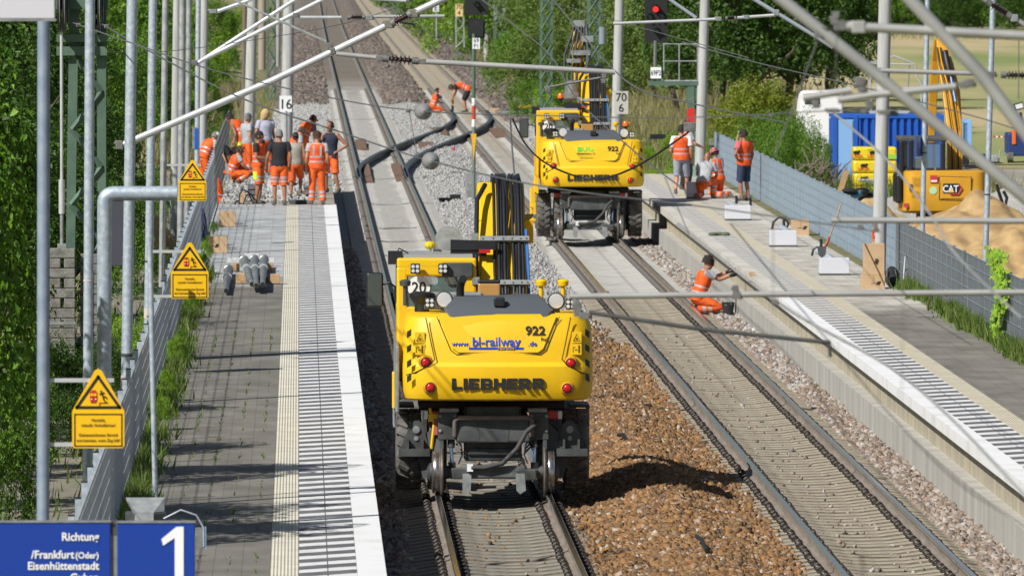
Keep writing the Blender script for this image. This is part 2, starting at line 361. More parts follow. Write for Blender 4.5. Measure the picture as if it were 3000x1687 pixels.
# loose stones: one mesh of thousands of angular pebbles per bed
def stones(name, X, Y, Z, size, m, label=None):
    n = len(X); base = np.array([[-1, -1, -1], [1, -1, -1], [1, 1, -1], [-1, 1, -1], [-1, -1, 1], [1, -1, 1], [1, 1, 1], [-1, 1, 1]], float)*.5
    P = base[None]+RNG.normal(0, .17, (n, 8, 3)); P *= RNG.uniform(.55, 1.25, (n, 1, 3))*size[:, None, None]
    
    q = RNG.normal(size=(n, 4)); q /= np.linalg.norm(q, axis=1)[:, None]; a, b, c, d = q.T
    Rm = np.stack([1-2*(c*c+d*d), 2*(b*c-a*d), 2*(b*d+a*c), 2*(b*c+a*d), 1-2*(b*b+d*d), 2*(c*d-a*b), 2*(b*d-a*c), 2*(c*d+a*b), 1-2*(b*b+c*c)], 1).reshape(n, 3, 3)
    P = np.einsum('nij,nkj->nki', Rm, P)+np.stack([X, Y, Z], 1)[:, None]
    fq = np.array([[0, 3, 2, 1], [4, 5, 6, 7], [0, 1, 5, 4], [1, 2, 6, 5], [2, 3, 7, 6], [3, 0, 4, 7]])
    Fq = (fq[None]+np.arange(n)[:, None, None]*8).reshape(-1, 4)
    o = link(name, npmesh(name, P.reshape(-1, 3), Fq, m)); o["kind"] = 'stuff'
    return o
ST_BR = mat("brown_ballast_stone", (.3, .2, .1), .9, island=[(.21, .105, .032), (.11, .058, .025), (.25, .13, .042), (.09, .065, .045), (.26, .13, .045), (.34, .2, .09), (.13, .095, .065), (.33, .16, .045), (.2, .12, .06), (.30, .15, .05), (.45, .40, .34)])
ST_MX = mat("mixed_ballast_stone", (.3, .25, .2), .9, island=[(.27, .20, .14), (.17, .13, .10), (.36, .31, .26), (.13, .11, .10), (.30, .20, .14), (.42, .40, .37), (.22, .16, .12)])
ST_WH = mat("pale_ballast_stone", (.5, .5, .48), .9, island=[(.40, .40, .39), (.33, .33, .32), (.46, .46, .45), (.26, .26, .25), (.39, .38, .35), (.42, .42, .41)])
ST_DK = mat("dark_old_stone", (.12, .1, .09), .95, island=[(.16, .125, .10), (.09, .08, .075), (.21, .17, .14), (.12, .09, .07), (.25, .22, .2)])
def scatter(n, x0, x1, y0, y1, zf, s0, s1, pw=1.):
    X = RNG.uniform(x0, x1, n); Y = y0+(y1-y0)*RNG.uniform(0, 1, n)**pw; return X, Y, zf(X, Y)+.012, RNG.uniform(s0, s1, n)
X, Y, Z, S = scatter(60000, T1+1.18, T2-1.15, 92, 178, heap, .03, .08, 1.25)
ed = np.minimum(X-(T1+1.18), (T2-1.15)-X); keep = RNG.uniform(0, .32, len(X)) < ed+.04*np.sin(Y*1.3)+.02
k2 = RNG.uniform(0, 1, len(X)) < 1-sstep(150, 178, Y)
stones("brown_ballast", X[keep & k2], Y[keep & k2], Z[keep & k2], S[keep & k2], ST_BR)
a = scatter(2600, T1+.95, T1+1.32, 92, 165, lambda X, Y: X*0-.235, .03, .07, 1.2); stones("brown_ballast", *a, ST_BR)
a = scatter(2600, T2-1.32, T2-1.0, 92, 165, lambda X, Y: X*0-.235, .03, .07, 1.2); stones("brown_ballast", *a, ST_BR)
a = scatter(9000, T1+1.3, T2-1.3, 395, 720, heap, .10, .20); stones("dark_old_ballast", *a, ST_DK)
a = scatter(7000, T2+1.3, 11.2, 355, 720, shoulder, .10, .20); stones("dark_old_ballast", *a, ST_DK)
a = scatter(7000, -1.6, T1-1.3, 395, 720, lshoulder, .10, .20); stones("dark_old_ballast", *a, ST_DK)
a = scatter(11000, T2+1.22, 8.98, 95, 235, shoulder, .045, .09, 1.3); stones("mixed_ballast", *a, ST_MX)
a = scatter(5000, .95, T1-1.22, 84, 215, lshoulder, .05, .09, 1.3); stones("mixed_ballast", *a, ST_MX)
X, Y, Z, S = scatter(15000, T1+1.25, T2-1.25, 148, 390, heap, .03, .06, 1.1); keep = RNG.uniform(0, 1, len(X)) < sstep(145, 185, Y)
stones("pale_ballast", X[keep], Y[keep], Z[keep], S[keep], ST_WH)
a = scatter(9000, -1.1, T1-1.25, 262, 400, lshoulder, .04, .075); stones("pale_ballast", *a, ST_WH)
a = scatter(6000, T2+1.25, 9.6, 150, 360, shoulder, .05, .1); stones("pale_ballast", *a, ST_WH)
for tc in (T1, T2):
    a = scatter(420, tc-.62, tc+.62, 95, 175, lambda X, Y: X*0-.235, .025, .05, 1.4); stones("stray_stones", *a, ST_MX if tc == T2 else ST_BR)

# rails: flat-bottomed profile swept along the line
PROF = [(-.075, -.172), (.075, -.172), (.075, -.158), (.014, -.138), (.009, -.10), (.009, -.055), (.036, -.04), (.036, -.008), (.026, 0), (-.026, 0), (-.036, -.008), (-.036, -.04), (-.009, -.055), (-.009, -.10), (-.014, -.138), (-.075, -.158)]
def rail_mesh(xf, ys, top=RAILT, side=RAILM, fx=1, fz=1):
    b = MB(); n = len(PROF); rings = []
    for y in ys:
        x = float(xf(y)); rings.append([(x+px*fx, y, pz*fz) for px, pz in PROF])
    b.ring(rings, side); ti = b.mi(top)
    for i in range(len(b.f)):
        if i < (len(ys)-1)*n and (i % n) in (7, 8, 9): b.m[i] = ti
    return b
RY = [55, 80, 110, 150, 200, 260, 330, 400, 450] + list(np.linspace(480, 1150, 24))
def rail(xf, ys, label, top=RAILT, side=RAILM, group=None):
    b = rail_mesh(xf, ys, top, side, *((2.2, 1.35) if group else (1, 1))); return b.lone("rail", None, label, "rail", group, fix=True)
for tc, nm in ((T1, "near left platform, under the front excavator"), (T2, "beside the right platform, under the rear excavator")):
    rail(lambda y, c=tc: c-G2+curve_x(y), RY, "long steel rail, left one of the track "+nm)
    rail(lambda y, c=tc: c+G2+curve_x(y), RY, "long steel rail, right one of the track "+nm)
def sc(y): return 4.6*sstep(275, 365, y)
XY = list(np.linspace(270, 371, 34)); DT = mat("dull_rail_head", (.10, .11, .13), .35, .8)
rail(lambda y: T1-G2+sc(y), XY, "dark S curved crossover rail, left of the pair", DT, RAILB, "dark S curved crossover rails between the tracks")
rail(lambda y: T1+G2+sc(y), XY, "dark S curved crossover rail, right of the pair", DT, RAILB, "dark S curved crossover rails between the tracks")

# sleepers with their clips; the nearest 300 are objects, the rest one dusty mass
def sleeper_mb():
    b = MB(); rings = []
    for x, zt in ((-1.3, -.245), (-1.22, -.238), (-.95, -.195), (-.86, -.176), (-.64, -.176), (-.52, -.196), (-.3, -.222), (0, -.228), (.3, -.222), (.52, -.196), (.64, -.176), (.86, -.176), (.95, -.195), (1.22, -.238), (1.3, -.245)):
        rings.append([(x, -.15, -.36), (x, -.125, zt-.012), (x, -.10, zt), (x, .10, zt), (x, .125, zt-.012), (x, .15, -.36)])
    b.ring(rings, SLEEP); k = b.mi(mat("dark_sleeper_side", (.11, .095, .07), .95, col2=(.20, .17, .13), vs=9)); n = len(rings)
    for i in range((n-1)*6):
        if i % 6 in (0, 4, 5): b.m[i] = k  # front, back and bottom faces darker than the sleeper top
    return b
def clip_mb(s):
    b = MB(); b.box((s*G2, 0, -.173), (.36, .17, .008), CLIP)
    for e in (-1, 1):
        xc = s*G2+e*.125; b.box((xc+e*.03, 0, -.163), (.06, .16, .02), CLIP)
        for dy in (-.05, .05):
            b.tube([(xc-e*.035, dy*.7, -.153), (xc-e*.02, dy, -.125), (xc+e*.02, dy*1.15, -.108), (xc+e*.05, dy*1.2, -.128), (xc+e*.055, dy*.4, -.15)], .011, CLIP, 6)
        b.tube([(xc, 0, -.16), (xc, 0, -.105)], .014, CLIP, 6)
    return b
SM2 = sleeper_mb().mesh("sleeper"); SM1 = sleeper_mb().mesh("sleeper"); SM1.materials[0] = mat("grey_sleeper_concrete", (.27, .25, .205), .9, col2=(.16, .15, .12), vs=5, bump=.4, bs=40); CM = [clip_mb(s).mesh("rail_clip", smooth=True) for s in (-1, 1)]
SY = np.arange(97.2, 97.2+.6*150, .6)
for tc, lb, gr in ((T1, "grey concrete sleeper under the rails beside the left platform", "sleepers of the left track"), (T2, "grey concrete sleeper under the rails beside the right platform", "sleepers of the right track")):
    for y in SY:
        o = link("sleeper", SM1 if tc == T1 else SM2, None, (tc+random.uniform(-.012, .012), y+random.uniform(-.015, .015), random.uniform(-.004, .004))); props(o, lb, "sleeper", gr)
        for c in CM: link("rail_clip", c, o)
b = MB(); proto = MB().merge(sleeper_mb()); cl = MB().merge(clip_mb(-1)).merge(clip_mb(1))
def np_rep(src, offs, name, m):
    V0 = np.array(src.v); Fs = np.array([list(f)+[f[-1]]*(0) for f in src.f if len(f) == 4]); n = len(V0)
    V = (V0[None]+np.array(offs)[:, None]).reshape(-1, 3); Fq = (Fs[None]+np.arange(len(offs))[:, None, None]*n).reshape(-1, 4)
    o = link(name, npmesh(name, V, Fq, m)); o["kind"] = 'stuff'
far = [(tc, y, .0 if y < 215 else -.012) for tc in (T1, T2) for y in np.arange(SY[-1]+.6, 430, .6)]
np_rep(proto, far, "far_sleepers", mat("dusty_sleeper_concrete", (.43, .42, .385), .9, col2=(.36, .35, .32), vs=1.5))
S2 = mat("dusty_clip_steel", (.13, .12, .11), .8)
b0 = MB()
for s in (-1, 1): b0.box((s*G2-.12, 0, -.15), (.13, .24, .06))
np_rep(b0, far, "far_rail_clips", S2)
# rusty flange ramps bolted beside the rails of the crossing
for px, py, w_, lb in ((1288, 388, 58, "tapered rusty steel ramp beside the crossover rail, near its middle"), (1463, 390, 42, "tapered rusty steel ramp beside the right track rail"), (1060, 424, 34, "tapered rusty steel ramp beside the left track's left rail"), (1255, 432, 52, "narrow rusty ramp between the crossover rails"), (1168, 505, 30, "long rusty plate where the right crossover rail begins"), (1078, 508, 22, "narrow rusty plate where the left crossover rail begins")):
    p = gp(px, py, -.15); s = w_/ppm(p.y); d = 10 if py < 500 else 16
    MB().add([(p.x-s/2, p.y-d/2, -.22), (p.x+s/2, p.y-d/2, -.22), (p.x+s/2, p.y+d/2, -.2), (p.x-s/2, p.y+d/2, -.2), (p.x-s/2, p.y-d/2, -.18), (p.x+s*.3, p.y-d/2, -.12), (p.x+s*.35, p.y+d/2, -.05), (p.x-s/2, p.y+d/2, -.08)],
             [(0, 3, 2, 1), (4, 5, 6, 7), (0, 1, 5, 4), (1, 2, 6, 5), (2, 3, 7, 6), (3, 0, 4, 7)]).lone("rail_ramp", RUST, lb, "rail ramp", "rusty plates at the crossover")

# ---------------------------------------------------------------- platforms
PZ = .76
def pave_mat(name, near, far, yb, joint, dust=None):
    m = bpy.data.materials.new(name); m.use_nodes = True; nt = m.node_tree; N = nt.nodes; L = nt.links; b = N["Principled BSDF"]; b.inputs["Roughness"].default_value = .85
    tc = N.new("ShaderNodeTexCoord"); mp = N.new("ShaderNodeMapping"); mp.inputs["Rotation"].default_value = (0, 0, R(90)); L.new(tc.outputs["Object"], mp.inputs[0])
    sp = N.new("ShaderNodeSeparateXYZ"); L.new(tc.outputs["Object"], sp.inputs[0])
    br = N.new("ShaderNodeTexBrick"); br.inputs["Scale"].default_value = 1; br.inputs["Brick Width"].default_value = .9; br.inputs["Row Height"].default_value = .31; br.inputs["Mortar Size"].default_value = .005
    br.inputs["Color1"].default_value = (.92, .92, .92, 1); br.inputs["Color2"].default_value = (1.05, 1.05, 1.05, 1); br.inputs["Mortar"].default_value = (*joint, 1); L.new(mp.outputs[0], br.inputs[0])
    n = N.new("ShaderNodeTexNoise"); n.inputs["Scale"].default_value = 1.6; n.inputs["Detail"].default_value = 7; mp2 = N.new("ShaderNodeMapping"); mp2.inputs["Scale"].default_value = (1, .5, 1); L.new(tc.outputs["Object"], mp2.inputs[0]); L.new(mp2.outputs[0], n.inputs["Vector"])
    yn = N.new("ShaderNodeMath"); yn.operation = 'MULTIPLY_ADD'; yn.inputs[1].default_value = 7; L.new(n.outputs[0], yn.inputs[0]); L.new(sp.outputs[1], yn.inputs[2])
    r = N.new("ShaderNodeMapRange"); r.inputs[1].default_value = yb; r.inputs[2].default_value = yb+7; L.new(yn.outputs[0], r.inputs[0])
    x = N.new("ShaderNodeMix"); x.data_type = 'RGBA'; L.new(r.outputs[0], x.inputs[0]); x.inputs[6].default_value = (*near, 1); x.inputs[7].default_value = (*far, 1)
    cr = N.new("ShaderNodeValToRGB"); cr.color_ramp.elements[0].position = .3; cr.color_ramp.elements[0].color = (.72, .7, .66, 1); cr.color_ramp.elements[1].position = .72; cr.color_ramp.elements[1].color = (1.25, 1.23, 1.18, 1); L.new(n.outputs[0], cr.inputs[0])
    y = N.new("ShaderNodeMix"); y.data_type = 'RGBA'; y.blend_type = 'MULTIPLY'; y.inputs[0].default_value = 1; L.new(x.outputs[2], y.inputs[6]); L.new(br.outputs["Color"], y.inputs[7])
    z = N.new("ShaderNodeMix"); z.data_type = 'RGBA'; z.blend_type = 'MULTIPLY'; z.inputs[0].default_value = 1; L.new(y.outputs[2], z.inputs[6]); L.new(cr.outputs[0], z.inputs[7]); L.new(z.outputs[2], b.inputs["Base Color"])
    return m
def stripe_mat(name, x0, dark, white, dusty, yb):
    m = bpy.data.materials.new(name); m.use_nodes = True; nt = m.node_tree; N = nt.nodes; L = nt.links; b = N["Principled BSDF"]; b.inputs["Roughness"].default_value = .8
    tc = N.new("ShaderNodeTexCoord"); sp = N.new("ShaderNodeSeparateXYZ"); L.new(tc.outputs["Object"], sp.inputs[0])
    def math_(op, a, c, d=None):
        q = N.new("ShaderNodeMath"); q.operation = op
        for i, v in enumerate((a, c, d)):
            if v is None: continue
            if isinstance(v, (int, float)): q.inputs[i].default_value = v
            else: L.new(v, q.inputs[i])
        return q.outputs[0]
    n = N.new("ShaderNodeTexNoise"); n.inputs["Scale"].default_value = 3; n.inputs["Detail"].default_value = 5; L.new(tc.outputs["Object"], n.inputs["Vector"])
    t = math_('MULTIPLY_ADD', sp.outputs[0], -.9, sp.outputs[1]); t = math_('MULTIPLY_ADD', n.outputs[0], .12, t)
    f = math_('FRACT', t, 0); s = math_('LESS_THAN', f, .46)
    jx = math_('ABSOLUTE', math_('SUBTRACT', sp.outputs[0], x0+.31), 0); jl = math_('LESS_THAN', jx, .006)
    def mix(f, a, c):
        x = N.new("ShaderNodeMix"); x.data_type = 'RGBA'; L.new(f, x.inputs[0])
        for i, q in ((6, a), (7, c)):
            if isinstance(q, tuple): x.inputs[i].default_value = (*q, 1)
            else: L.new(q, x.inputs[i])
        return x.outputs[2]
    c = mix(s, dark, white); c = mix(jl, c, (.06, .06, .06))
    r = N.new("ShaderNodeMapRange"); r.inputs[1].default_value = yb; r.inputs[2].default_value = yb+8; r.inputs[4].default_value = .5
    L.new(math_('MULTIPLY_ADD', n.outputs[0], 7, sp.outputs[1]), r.inputs[0]); c = mix(r.outputs[0], c, dusty)
    rr = N.new("ShaderNodeMapRange"); rr.inputs[1].default_value = .45; rr.inputs[2].default_value = .75; rr.inputs[4].default_value = .35; L.new(n.outputs[0], rr.inputs[0]); c = mix(rr.outputs[0], c, (.35, .34, .32))
    L.new(c, b.inputs["Base Color"]); return m
def groove_mat(name, x0, col, yb, far):
    m = mat(name, col, .85, col2=tuple(c*.82 for c in col), vs=2.5); nt = m.node_tree; N = nt.nodes; L = nt.links; b = N["Principled BSDF"]
    tc = N.new("ShaderNodeTexCoord"); wv = N.new("ShaderNodeTexWave"); wv.bands_direction = 'X'; wv.inputs["Scale"].default_value = 8.3; L.new(tc.outputs["Object"], wv.inputs[0])
    bp = N.new("ShaderNodeBump"); bp.inputs["Strength"].default_value = 1; bp.inputs["Distance"].default_value = .008; L.new(wv.outputs[1], bp.inputs["Height"]); L.new(bp.outputs[0], b.inputs["Normal"])
    return m
def slab(name, x0, x1, y0, y1, z0, z1, m, step=4):
    b = MB(); ys = np.linspace(y0, y1, max(2, int((y1-y0)/step)+1))
    b.ring([[(x0, y, z0), (x1, y, z0), (x1, y, z1), (x0, y, z1)] for y in ys])
    o = b.build(name, m); o["kind"] = 'structure'; return o
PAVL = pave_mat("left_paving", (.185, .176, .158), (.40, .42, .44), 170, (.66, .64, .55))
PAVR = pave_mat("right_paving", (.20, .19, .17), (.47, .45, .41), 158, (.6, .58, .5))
WH_E = mat("platform_edge_white", (.80, .80, .79), .7, col2=(.66, .65, .62), vs=1.1, ramp=(.5, .8))
YEND = 219
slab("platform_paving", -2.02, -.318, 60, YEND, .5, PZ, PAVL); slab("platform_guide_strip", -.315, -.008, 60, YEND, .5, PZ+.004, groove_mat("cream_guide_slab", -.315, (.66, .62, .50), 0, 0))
slab("platform_hatching", -.005, .617, 60, YEND, .5, PZ, stripe_mat("left_hatching", -.005, (.115, .115, .12), (.72, .72, .71), (.5, .5, .5), 400)); slab("platform_edge", .62, .93, 60, YEND, .60, PZ+.004, WH_E)
slab("platform_wall", -2.05, .84, 58, 262, -.6, .597, CONC); slab("platform_rubble", -2.02, .90, YEND+.05, 262, .6, .73, SITE, 1.2)
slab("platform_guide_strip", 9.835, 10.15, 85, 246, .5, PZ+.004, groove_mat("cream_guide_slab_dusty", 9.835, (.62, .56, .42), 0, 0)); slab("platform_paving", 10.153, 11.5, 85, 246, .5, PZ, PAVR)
slab("platform_hatching", 9.265, 9.832, 85, 246, .5, PZ, stripe_mat("right_hatching", 9.265, (.115, .115, .12), (.72, .72, .71), (.50, .47, .41), 152)); slab("platform_edge", 9.0, 9.262, 85, 163, .60, PZ+.004, WH_E); slab("platform_edge", 9.0, 9.262, 163.02, 246, .60, PZ+.004, mat("dusty_platform_edge", (.60, .58, .53), .8, col2=(.50, .47, .40), vs=.9))
slab("platform_wall", 9.17, 12.1, 85, 246.2, -.6, .598, mat("sandy_concrete_wall", (.46, .40, .28), .85, col2=(.33, .30, .23), vs=1.5, stretch=(2, 2, .5)))
slab("platform_footing", 8.98, 9.6, 85, 246, -.6, .2, mat("board_marked_concrete", (.45, .44, .40), .85, col2=(.35, .335, .295), vs=1.1, stretch=(1, 1.3, .12), bump=.2))
grid("platform_verge", [11.49, 11.62, 11.75, 12.1], np.arange(85, 246, 1.5), lambda X, Y: .77-.03*np.sin(Y*1.1)**2-(X > 11.8)*.1, mat("verge_soil", (.20, .16, .09), .95, col2=(.1, .12, .03), vs=1.3, bump=1, bs=15))
# ---------------------------------------------------------------- fences
def fence_wires(b, x, y0, y1, z0, z1, pitch, r, hz, m):
    V, Q = [], []
    ys = np.arange(y0, y1, pitch); n = len(ys)
    base = np.array([[r, 0, 0], [0, r, 0], [-r, 0, 0], [0, -r, 0]])
    for yy in ys:
        o = len(b.v)
        for zz in (z0, z1): b.v += [(x+p[0], yy+p[1], zz) for p in base]
        k = b.mi(m)
        for j in range(4): b.f.append((o+j, o+(j+1) % 4, o+4+(j+1) % 4, o+4+j)); b.m.append(k)
    for zz in hz:
        for dx in (-.008, .008): b.tube([(x+dx, y0, zz), (x+dx, y1, zz)], r*1.3, m, 4)
root = thing("mesh_fence", "grey wire mesh fence running along the back of the left platform", "fence", (-2.1, 80, .5))
b = MB(); fence_wires(b, -2.1, 76, 216, .72, 2.05, .1, .0024, [.74+.21*i for i in range(7)], FWIRE); b.wbuild("wire_mesh", FWIRE, root, fix=False)
b = MB(); fence_wires(b, -2.1, 216, 262, .72, 2.25, .2, .0035, [.74+.25*i for i in range(7)], GALVD); b.wbuild("wire_mesh", GALV, root, fix=False)
for y in np.arange(77, 262, 2.5):
    b = MB(); b.box((-2.15, y, 1.3), (.06, .04, 1.62), GALV); b.box((-2.15, y, 2.115), (.066, .046, .012), BLK); b.wbuild("post", None, root)
root = thing("slat_fence", "mesh fence with blue grey slats behind the right platform, dark grey nearby", "fence", (11.75, 100, .5))
for i, y in enumerate(np.arange(104, 246, 2.5)):
    if 239 < y < 241: continue
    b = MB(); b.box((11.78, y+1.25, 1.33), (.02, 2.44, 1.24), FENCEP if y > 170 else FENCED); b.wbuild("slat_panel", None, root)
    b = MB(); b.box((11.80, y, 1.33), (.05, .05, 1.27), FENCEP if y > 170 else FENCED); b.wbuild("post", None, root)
b = MB(); fence_wires(b, 11.755, 104, 246, .72, 1.96, 1.25, .0022, [.76+.2*i for i in range(7)], FENCEP); b.wbuild("wire_mesh", None, root, fix=False)

# ---------------------------------------------------------------- vegetation
LEAF = {'dark': leaf_mat("dark_leaves", [(0.0306, 0.0739, 0.0114), (0.0638, 0.137, 0.0172), (0.0459, 0.106, 0.0172), (0.102, 0.19, 0.0257)]),
        'mid': leaf_mat("mid_green_leaves", [(0.0765, 0.18, 0.0172), (0.153, 0.296, 0.0257), (0.115, 0.232, 0.0286), (0.229, 0.38, 0.04)]),
        'fresh': leaf_mat("fresh_green_leaves", [(0.153, 0.317, 0.0257), (0.255, 0.465, 0.0358), (0.357, 0.5, 0.0501), (0.128, 0.253, 0.0215)]),
        'yellow': leaf_mat("yellowing_leaves", [(.22, .30, .03), (.32, .36, .035), (.14, .22, .025), (.36, .34, .04)]),
        'willow': leaf_mat("grey_green_leaves", [(0.128, 0.211, 0.0429), (0.204, 0.296, 0.0644), (0.255, 0.359, 0.0858), (0.102, 0.169, 0.0358)]),
        'apple': leaf_mat("apple_leaves", [(.03, .07, .008), (.09, .17, .015), (0.051, 0.137, 0.0114), (0.14, 0.296, 0.0172), (0.102, 0.211, 0.0172), (0.229, 0.422, 0.0286)])}
BARK = mat("bark", (.07, .055, .04), .95, col2=(.11, .09, .065), vs=6, bump=.6)
def leaves_np(C, Nn, size, asp=.5):
    n = len(C); Nn = Nn/np.linalg.norm(Nn, axis=1)[:, None]; t = RNG.normal(size=(n, 3)); t -= (t*Nn).sum(1)[:, None]*Nn; t /= np.linalg.norm(t, axis=1)[:, None]; s = np.cross(Nn, t)
    L_ = size[:, None]; fold = Nn*L_*.16
    V = np.stack([C-t*L_*.5, C+s*L_*asp*.5+fold, C+t*L_*.5-fold*.6, C-s*L_*asp*.5+fold], 1).reshape(-1, 3)
    i = np.arange(n)[:, None]*4; return V, np.concatenate([i+np.array([[0, 1, 2]]), i+np.array([[0, 2, 3]])], 1).reshape(-1, 3)
def crown_mesh(name, m, n, rx, rz, leaf, seed, clumps=46, cr=.33, droop=0., zc=None, asp=.5):
    g = np.random.default_rng(seed); zc = rz if zc is None else zc
    d = g.normal(size=(clumps, 3)); d /= np.linalg.norm(d, axis=1)[:, None]; d[:, 2] = np.where(d[:, 2] < -.55, -d[:, 2], d[:, 2])
    c = d*g.uniform(.35, 1., (clumps, 1))**.6*np.array([rx, rx, rz])*.86
    r = g.uniform(.5, 1.15, clumps)*cr*(rx+rz)/2
    k = g.integers(0, clumps, n); u = g.normal(size=(n, 3)); u /= np.linalg.norm(u, axis=1)[:, None]; rad = g.uniform(.25, 1, n)**.45
    P = c[k]+u*(r[k]*rad)[:, None]; 
    if droop: P[:, 2] -= droop*rad**2*r[k]
    Nn = u*.75+np.array([0, -.0, .75])+g.normal(0, .55, (n, 3)); P[:, 2] += zc; P[:, 2] = np.maximum(P[:, 2], .05)
    V, Fq = leaves_np(P, Nn, leaf*g.uniform(.6, 1.3, n), asp); return npmesh(name, V, Fq, m)
def trunk_mesh(h, r, seed, limbs=6, sp=.45):
    g = random.Random(seed); b = MB(); pts = [(0, 0, -.2)]; x = y = 0
    for i in range(1, 7): x += g.uniform(-.06, .06)*h; y += g.uniform(-.06, .06)*h; pts.append((x, y, h*i/6))
    b.tube(pts, [r*(1-.13*i) for i in range(7)], BARK, 7)
    for i in range(limbs):
        p = Vector(pts[2+i % 4]); a = g.uniform(0, 6.28); q = p+Vector((math.cos(a)*sp*h*.5, math.sin(a)*sp*h*.5, h*.16)); e = q+Vector((math.cos(a)*sp*h*.3, math.sin(a)*sp*h*.3, h*.2)); b.tube([p, q, e], [r*.5, r*.32, r*.1], BARK, 5)
    return b.mesh("trunk", smooth=True)
CR = {}
def crown_kind(k, v):
    if (k, v) not in CR:
        s = hash((ord(k[0]), ord(k[1]), v)) % 9999
        if k == 'apple': me = crown_mesh("crown", LEAF[k], 9500, 1.0, 1.0, .056, s, 74, .25, .6, asp=.55)
        elif k == 'low': me = crown_mesh("crown", LEAF['mid'], 7000, 1.2, .7, .055, s, 40, .34, asp=.4)
        else: me = crown_mesh("crown", LEAF[k], 11000, .95, 1.0, .052 if k != 'willow' else .06, s, 80, .235, asp=.5 if k != 'willow' else .3)
        CR[(k, v)] = (me, trunk_mesh(1.6, .045, s))
    return CR[(k, v)]
def plant(kind, X, Y, h, wd=1., label=None, group=None, name="tree", cat="tree", z=None):
    me, tr = crown_kind(kind, random.randrange(3)); z = float(gz(X, Y)) if z is None else z
    root = thing(name, label, cat, (X, Y, z-.05), group); ORGN[root] = None
    root.rotation_euler = (0, 0, random.uniform(0, 6.28)); s = h/(1.5 if kind == 'low' else 2.05); root.scale = (s*wd, s*wd, s)
    link("crown", me, root, (0, 0, (-.15 if kind == 'low' else -.42) if name == 'bush' else 0)); t = link("trunk", tr, root)
    if name != 'tree': t.scale = (.55, .55, .55)
    return root
def pl(kind, px, Y, h, wd, label, group=None, name="tree", cat="tree"):
    X = (px-VX)/ppm(Y)
    if X < 0 and Y > 140: h = min(h, max(1.2, 1.12*(-X-1.4)))
    plant(kind, (px-VX)/ppm(Y), Y, h, wd, label, group, name, cat)
# near left: the big vine-clad fruit tree and what crowds behind the poles
for px, Y, h, wd, lb in ((-190, 107, 6.8, .5, "tall apple tree with large drooping leaves at the left edge of the photo"), (-120, 113, 5.2, .55, "leafy fruit tree behind the drooping apple tree at the far left"), (175, 152, 5.6, .7, "apple tree standing behind the two block counterweights"), (-250, 122, 5.6, .6, "apple tree left of the block counterweights, at the photo edge"), (-330, 96, 6.6, .6, "apple tree outside the left edge throwing leaf shade on the platform"), (-520, 99, 7.2, .6, "taller apple tree beyond the left edge beside the path"),
                         (335, 176, 5.6, .62, "dark apple tree right behind the green lattice mast"), (440, 196, 4.4, .6, "apple tree seen between the thin lamp poles"), (20, 160, 9, .8, "tallest apple tree under the white sign panel"), (240, 200, 7.4, .85, "broad apple tree seen through the green lattice mast")):
    pl('apple', px, Y, h, wd, lb)
for px, Y, h, wd in ((-90, 150, 5, 1.), (60, 158, 5, 1.), (150, 172, 5, 1.), (-20, 185, 7, 1.), (210, 188, 5, 1.), (60, 225, 12, .9), (210, 240, 12, .8), (330, 262, 11, .7), (120, 290, 13, .9), (420, 285, 9, .8), (-60, 200, 11, .9)):
    pl('dark' if px < 100 or Y < 195 else 'mid', px, Y, h, wd, "bushy green tree crowding the slope behind the lattice mast", "trees behind the lattice mast")
for px, Y, h, wd, k in ((470, 340, 8.5, .9, 'fresh'), (545, 380, 8, 1., 'mid'), (610, 420, 8.5, .9, 'fresh'), (660, 450, 8, .9, 'mid'), (400, 400, 10, 1., 'mid'), (520, 480, 11, 1., 'fresh'), (620, 560, 11, 1., 'mid'), (690, 600, 10, 1., 'fresh'), (300, 420, 12, 1., 'fresh'), (560, 300, 3.4, 1.1, 'mid'), (640, 345, 4.4, .9, 'dark'), (700, 330, 2.6, .9, 'mid'), (500, 285, 4.6, .9, 'mid'), (745, 700, 11, 1., 'mid'), (790, 800, 12, 1., 'mid')):
    pl(k, px, Y, h, wd, "leafy green bush on the slope behind the concrete masts", "bushes on the left slope", "bush", "bush")
for px, Y, h, wd, k in ((455, 150, 1.5, .8, 'fresh'), (395, 137, 1.3, .7, 'fresh'), (330, 141, 1.6, .7, 'fresh'), (240, 138, 1.2, .8, 'apple'), (400, 170, 2., .8, 'mid'), (170, 119, 1.5, .8, 'dark'), (235, 128, 1.5, .8, 'dark'), (130, 126, 2.0, .8, 'dark'), (300, 134, 1.4, .8, 'dark'), (40, 116, 2.2, .6, 'apple'), (20, 104, 2.0, .5, 'apple')):
    pl(k, px, Y, h, wd, "low leafy bush at the foot of the lamp poles on the left", "low bushes at the left lamp poles", "bush", "bush")
